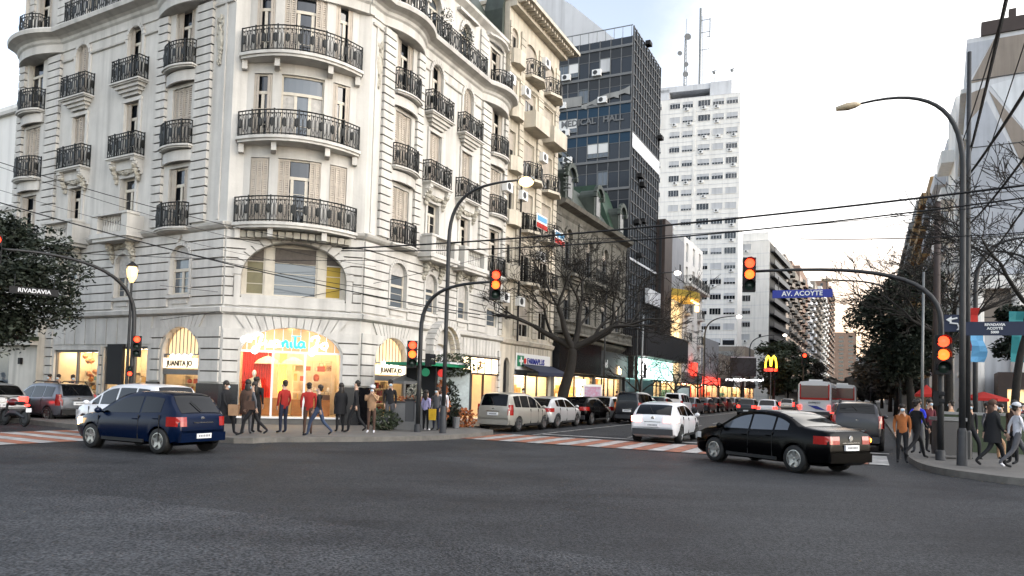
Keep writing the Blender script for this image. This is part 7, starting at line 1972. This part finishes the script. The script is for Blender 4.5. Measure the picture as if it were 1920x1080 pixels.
for i, (x, y, w_, m_, lab) in enumerate(((16.9, 24.9, 0, 'banner_teal', 'teal and blue banner hanging on the white columns'), (16.0, 25.6, 0, 'banner_blue', 'blue and white banner beside the red one'), (16.0, 25.9, 0, 'red_fabric', 'long red banner hanging over the bare branch'))):
    z0, z1 = ((3.2, 4.9), (3.2, 4.3), (3.6, 5.1))[i]; b = MB(); vs = []
    for k in range(7):
        for j in range(3): vs.append((-.25+.25*j+.05*math.sin(k), .06*math.sin(k*1.3+j), z0+(z1-z0)*k/6))
    b.add(vs, [(k*3+j, k*3+j+1, (k+1)*3+j+1, (k+1)*3+j) for k in range(6) for j in range(2)]); o = b.build('banner', m_); o.location = (x, y, 0); tag(o, lab, 'banner')
boxy('litter_bin', 'large dark litter bin between the two right poles', 'bin', (13.1, 22.4, .13), 0, [('body', 'dark_grey', [(-.32, .32, -.3, .3, .1, 1.1)]), ('lid', 'mid_grey', [(-.38, .38, -.34, .34, 1.12, 1.22)])])
boxy('low_planter', 'low green concrete planter wall behind the right lamp post', 'planter', (15.7, 25.3, .13), R(-20), [('body', 'c_green', [(-.9, 1.6, 0, .8, 0, 1.25)]), ('rim', 'concrete', [(-.95, 1.65, -.05, .85, 1.25, 1.33)])])
boxy('poster_board', 'white framed poster standing on the pavement behind the black parked car', 'poster board', A(21.5, 2.6, .13), RZA+R(-50), [('frame', 'white', [(-.65, .65, -.05, .05, .2, 2.1)]), ('poster', 'poster', [(-.55, .55, -.06, -.05, .35, 1.95)])])
boxy('pavement_sign', 'dark framed advert stand near the white parked van', 'advert stand', A(47, 2.8, .13), RZA+R(-60), [('frame', 'dark_grey', [(-.7, .7, -.1, .1, 0, 2.4)]), ('poster', 'ad_panel', [(-.55, .55, -.12, -.1, .5, 2.2)])])
# burger restaurant mast sign, red sign and the white letter billboard up the avenue
MS = empty('restaurant_sign', A(103, 4.5, .13), RZA, 'yellow double arch sign on a red base high above the avenue', 'sign')
def far_face(e): e.rotation_euler = (0, 0, R(-18))
far_face(MS)
b = MB(); b.tube([(0, .3, 0), (0, .3, 7.5)], .12, 6); b.build('mast', 'grey_pole', MS)
b = MB()
for sx in (-1, 1): b.tube([(sx*1.15, 0, 8.2), (sx*1.05, 0, 9.6), (sx*.85, 0, 10.5), (sx*.58, 0, 10.9), (sx*.32, 0, 10.5), (sx*.12, 0, 9.6), (sx*.03, 0, 8.6)], .17, 8)
b.build('arches', 'gold', MS, True); b = MB(); b.box(-1.4, 1.4, -.1, .3, 7.5, 8.2); b.build('base_panel', 'mc_red', MS); MS.scale = (.75, .75, .75)
BL = empty('letter_billboard', A(80, 3.5, .13), R(-18), 'dark billboard with a row of lit white characters behind the bare trees', 'billboard')
b = MB(); b.box(-1.7, 1.7, 0, .4, 4.2, 6.7); b.build('panel', 'dark_grey', BL); b = MB(); b.tube([(0, .2, 0), (0, .2, 4.2)], .2, 6); b.build('post', 'pole', BL)
b = MB(); b.box(-1.7, 1.7, -.2, .5, 6.7, 6.85); b.build('lit_edge', 'pale_wall', BL)
b = MB(); random.seed(4)
for k in range(26): x = -2.2+k*.19; b.box(x, x+random.uniform(.05, .13), -.05, 0, 3.5+random.uniform(0, .15), 3.75+random.uniform(0, .15)); 
b.build('lettering', 'white_lit', BL)
# far traffic lights
for i, (s_, u_, z_, lab) in enumerate(((62, 12.6, 5.8, 'small far red light left of the coach roof'), (90, 19.3, 7.5, 'small far red light high beyond the buses'), (75, 8.2, 4.6, 'far red light over the parked row'))):
    a_ = A(s_, u_); r_ = empty('traffic_signal', (a_.x, a_.y, 0), 0, lab, 'traffic light', 'far traffic lights'); b = MB(); b.tube([(0, .2, 0), (0, .2, z_+.5)], .09, 6); b.build('post', 'pole', r_); signal_head(r_, (0, 0, z_), R(-15), ['sig_red', 'lens_off', 'lens_off'], s=1.6)

# ---------------------------------------------------------------- overhead cables
def cable(a, c, sag, r_, label, group='overhead cables'):
    a = Vector(a); c = Vector(c); pts = []
    for i in range(25):
        t = i/24; p = a.lerp(c, t); p.z -= sag*4*t*(1-t); pts.append(p)
    b = MB(); b.tube([tuple(p-a) for p in pts], r_, 4); o = b.build('cable', 'dark'); o.location = a; tag(o, label, 'cable', group); return o
def ray_pt(x, y, Y):
    d = fw+rt*((x-PX)/F)-upv*((y-PY)/F); return d*(Y/d.y)+Vector((0, 0, EYE))
W3 = ray_pt
cable(W3(-60, 470, 24), W3(2050, 332, 19), -.0, .028, 'thickest black cable crossing the whole view above the street sign') if False else None
for (x0, y0, Y0), (x1, y1, Y1), sg, r_, lab in (
    ((640, 466, 30.5), (2060, 330, 17), .25, .03, 'thickest black cable running from the cream corner to the right edge'),
    ((640, 470, 30.4), (2060, 352, 17), .45, .022, 'second thick cable just under the thickest one at the right'),
    ((900, 452, 29), (2060, 362, 17), .3, .01, 'thin cable sagging below the thick pair'),
    ((-60, 285, 20), (700, 470, 30.3), .35, .012, 'thin cable dropping from the upper left edge across the balconies'),
    ((-60, 292, 20), (705, 500, 30.3), .35, .008, 'hair thin cable just below the uppermost left one'),
    ((-60, 362, 21), (720, 545, 30.3), .3, .012, 'middle cable falling across the cross avenue facade'),
    ((-60, 338, 21), (700, 520, 30.3), .3, .007, 'faint cable between the upper and middle left ones'),
    ((0, 380, 24), (900, 590, 32), .3, .02, 'thicker lower cable passing over the rounded corner window'),
    ((60, 470, 25), (720, 488, 30.3), .12, .012, 'cable crossing the corner window nearly level'),
    ((300, 600, 28.5), (1010, 455, 34), .3, .01, 'thin cable rising to the right past the corner window'),
    ((300, 535, 28.5), (1180, 600, 36), .25, .008, 'hair thin cable level with the arched windows'),
    ((1500, 448, 21), (2060, 425, 17), .1, .014, 'single cable crossing behind the right lamp post'),
    ((1815, 300, 24), (1900, -60, 12), .1, .035, 'steep thick cable from the tall right pole to the top edge'),
    ((1800, 280, 22), (1905, -60, 13), .1, .015, 'steep thin cable left of the tall right pole'),
    ((1815, 330, 24), (1990, 60, 12), .1, .04, 'thick diagonal cable over the painted triangles'),
    ((1818, 380, 24), (1960, -40, 12), .12, .012, 'thin diagonal cable over the painted triangles'),
    ((1818, 420, 24), (2000, 180, 12), .15, .03, 'lower thick diagonal cable at the right edge'),
    ((1815, 520, 24), (2000, 260, 12), .25, .02, 'lowest diagonal cable sweeping up to the right edge'),
    ((1812, 560, 24), (2000, 330, 13), .3, .018, 'curving cable bundle nearest the bare branches')):
    cable(W3(x0, y0, Y0), W3(x1, y1, Y1), sg, r_, lab)

# ---------------------------------------------------------------- trees
def bare_tree(label, x, y, h, seedv, spread=1.0, levels=5, r_=.28, lean=(0, 0), fork=.3, m_='bark', group=None, leaves=None, nleaf=0, trunk_pts=None, cat='tree', first=None, ls=.14, lz=.75):
    random.seed(seedv); root = empty('tree', (x, y, .1), 0, label, cat, group); tb = MB(); cb = MB(); tips = []
    def grow(p, d, ln, r0_, lv):
        n = 4; pts = [p]; q = Vector(p)
        for i in range(n):
            d = (d+Vector((random.uniform(-1, 1), random.uniform(-1, 1), random.uniform(-.55, .7)))*.2).normalized(); q = q+d*ln/n; pts.append(q.copy())
        r1 = r0_*.66; (tb if lv >= levels-1 else cb).tube(pts, [max(.011, r0_+(r1-r0_)*i/n) for i in range(n+1)], 7 if lv >= levels-1 else 4 if lv > 1 else 3, False)
        tips.extend(pts[2:] if lv <= 2 else [])
        if lv <= 0: return
        k = 3 if lv > 1 else 3
        for j in range(k):
            a = random.uniform(0, 6.28); s_ = random.uniform(.45, .95); ax = d.orthogonal().normalized(); ax2 = d.cross(ax)
            nd = (d+(ax*math.cos(a)+ax2*math.sin(a))*s_*spread).normalized(); nd.z = nd.z*lz+.12; nd.normalize()
            grow(pts[-1] if j < 2 else pts[random.choice([2, 3])], nd, ln*random.uniform(.6, .85), r1*random.uniform(.62, .85), lv-1)
    tp = [Vector(p) for p in (trunk_pts or [(0, 0, 0), (lean[0]*.3, lean[1]*.3, h*fork*.5), (lean[0], lean[1], h*fork)])]
    sm = smooth_line(tp, 4); tb.tube(sm, [r_*(1-.35*i/(len(sm)-1)) for i in range(len(sm))], 10)
    base = tp[-1]
    for d in (first or [(-.7, .1, .6), (.75, -.1, .55), (.1, .5, .9), (-.1, -.5, .8)]):
        grow(base, Vector(d).normalized(), h*.24, r_*.55, levels-1)
    tb.build('trunk', m_, root, True)
    if leaves:
        for t in tips:
            for k in range(nleaf):
                c = t+Vector((random.gauss(0, .22), random.gauss(0, .22), random.gauss(0, .2))); u_ = Vector((random.uniform(-1, 1), random.uniform(-1, 1), random.uniform(-1, 1)))*ls; v_ = Vector((random.uniform(-1, 1), random.uniform(-1, 1), random.uniform(-.6, .6)))*ls
                cb.cur = 1; cb.add([tuple(c), tuple(c+u_), tuple(c+u_+v_), tuple(c+v_*.8)], [(0, 1, 2, 3)])
        # faces of twigs carry material 0
    cb.build('crown', [m_, leaves] if leaves else m_, root); return root
t_ = A(15, 3.1)
bare_tree('big dark bare tree with a twisted trunk before the old mansard house', t_.x, t_.y, 10.8, 12, 1.1, 7, .36, trunk_pts=[(0, 0, 0), (.0, 0, 1.4), (.4, 0, 3.0), (.5, 0, 4.1)], first=[(-1.0, .1, .55), (-.5, -.3, 1.0), (.9, -.1, .6), (.25, .3, 1.1), (.75, .4, .3)], lz=.7)
for i, (s_, u_, h, lab) in enumerate(((31, 3.1, 5.6, 'slim bare street tree before the teal sign'), (52, 3.2, 7.5, 'bare reddish tree in front of the white tower'), (64, 3.2, 8, 'bare tree between the tower and the letter billboard'), (80, 3.3, 8, 'wispy bare tree under the double arch sign'), (42, 3.2, 6.2, 'little bare tree under the dark billboard'))):
    a_ = A(s_, u_); bare_tree(lab, a_.x, a_.y, h, 30+i, 1.1, 5, .13, group='bare street trees along the left pavement')
a_ = A(9, 22.8); bare_tree('bare tree with a crooked limb before the painted building', 15.8, 23.6, 8.0, 44, .9, 6, .14, trunk_pts=[(0, 0, 0), (.1, 0, 1.5), (.35, .1, 3.2), (.8, .1, 4.7)], first=[(.6, -.1, .9), (-.8, 0, .5), (1.0, .1, .15), (.2, .3, 1)], group=None)
a_ = A(20, 22.6); bare_tree('thin bare tree whose twigs show against the sky over the evergreen', a_.x, a_.y, 8.5, 45, .7, 6, .13, group=None, fork=.6)
a_ = A(13.5, 22.2); bare_tree('dark trunked bare tree behind the right red light', a_.x, a_.y, 8.2, 47, .9, 6, .2, fork=.52)
def leafy(label, x, y, z0, z1, rx, ry, seedv, n, m_='leaf_dark', trunk=True, s_=.14, lobes=16, r_=.3, tx=0, bias=0, dens=.75):
    """evergreen: limbs reaching to leaf clumps, with gaps between the clumps"""
    random.seed(seedv); root = empty('tree', (x, y, .1), 0, label, 'tree'); tb = MB(); cb = MB(); zc = (z0+z1)/2; rz_ = (z1-z0)/2
    tb.tube([(0, 0, 0), (tx*.4, 0, z0*.6), (tx, 0, z0+.4), (tx, 0, zc)], [r_, r_*.8, r_*.65, r_*.4], 9)
    for i in range(lobes):
        a = random.uniform(0, 6.28); q = random.uniform(-.95, .95); rr = math.sqrt(max(0, 1-q*q))*random.uniform(.35, .95)
        c = Vector((tx+rx*rr*math.cos(a)+bias*q, ry*rr*math.sin(a), zc+rz_*q)); cr = random.uniform(.2, .34)*min(rx, rz_)+.15
        tb.tube([(tx, 0, z0+.3+random.uniform(0, rz_)), tuple(c.lerp(Vector((tx, 0, zc)), .45)-Vector((0, 0, .3))), tuple(c)], [r_*.3, r_*.17, r_*.06], 5)
        for k in range(int(n/lobes)):
            v = Vector((random.gauss(0, 1), random.gauss(0, 1), random.gauss(0, .6))); v = v.normalized()*cr*(random.random()**.45)*1.15; p = c+v
            u_ = Vector((random.uniform(-1, 1), random.uniform(-1, 1), random.uniform(-.7, .7)))*s_; w__ = Vector((random.uniform(-1, 1), random.uniform(-1, 1), random.uniform(-.7, .7)))*s_
            cb.add([tuple(p), tuple(p+u_), tuple(p+u_+w__), tuple(p+w__)], [(0, 1, 2, 3)])
    tb.build('trunk', 'bark', root, True); cb.build('crown', m_, root); return root
p_ = Lp(8.5, 2.6)
leafy('dense dark evergreen tree cut by the left edge', -19.0, 26.8, 3.1, 7.5, 3.3, 2.2, 3, 30000, s_=.11, lobes=46, r_=.25)
a_ = A(24, 21.3)
leafy('dark evergreen tree spreading against the bright sky at the right', a_.x, a_.y, 3.3, 8.9, 3.0, 2.6, 9, 26000, s_=.14, lobes=34, r_=.28, tx=-.4)
a_ = A(14.5, 24.5); leafy('second dark leafy tree behind the right lamp post', a_.x+1.2, a_.y, 3.6, 6.2, 1.5, 1.5, 13, 9000, s_=.13, lobes=14, r_=.2)
for i, (s_, u_, z1_, lab) in enumerate(((112, 4.0, 11, 'round olive green tree below the beige blocks'), (135, 4.2, 12, 'second olive green tree farther along the left pavement'), (165, 5, 11, 'small far green tree of the left pavement'), (60, 21.5, 8, 'dark tree behind the evergreen on the right'), (85, 21.5, 9, 'hazy brown tree in the far right row'), (120, 21, 10, 'far tree at the end of the right row'), (200, 6, 11, 'tiny far tree on the left where the avenue closes'), (190, 20, 11, 'tiny far tree on the right where the avenue closes'))):
    a_ = A(s_, u_); leafy(lab, a_.x, a_.y, 2.5, z1_, 3.6, 3.6, 60+i, 4500, 'leaf_mid' if i < 3 else 'leaf_brown', s_=.38, lobes=22, r_=.3)
b = MB()
for k in range(40):
    s_ = random.uniform(230, 420); u_ = random.uniform(-2, 24); a_ = A(s_, u_); b.blob((a_.x, a_.y, random.uniform(3, 6)), (random.uniform(3, 6), 4, random.uniform(2, 4)), .3, 8)
o = b.build('distant_trees', 'leaf_brown'); tag(o, 'blurred brown mass of trees closing the avenue', 'trees', kind='stuff')

# ---------------------------------------------------------------- evening haze in the street
hm = bpy.data.materials.new('haze'); hm.use_nodes = True; n = hm.node_tree; n.nodes.remove(n.nodes['Principled BSDF']); pv = n.nodes.new('ShaderNodeVolumePrincipled')
pv.inputs['Color'].default_value = (.9, .9, .92, 1); pv.inputs['Density'].default_value = .001; pv.inputs['Anisotropy'].default_value = .3
n.links.new(pv.outputs[0], n.nodes['Material Output'].inputs['Volume'])
HAZE = True
if HAZE:
    b = MB(); b.box(-158, 570, -68, 960, -1.1, 84); o = b.build('haze', hm); tag(o, 'thin evening haze in the avenue', 'haze', kind='stuff')
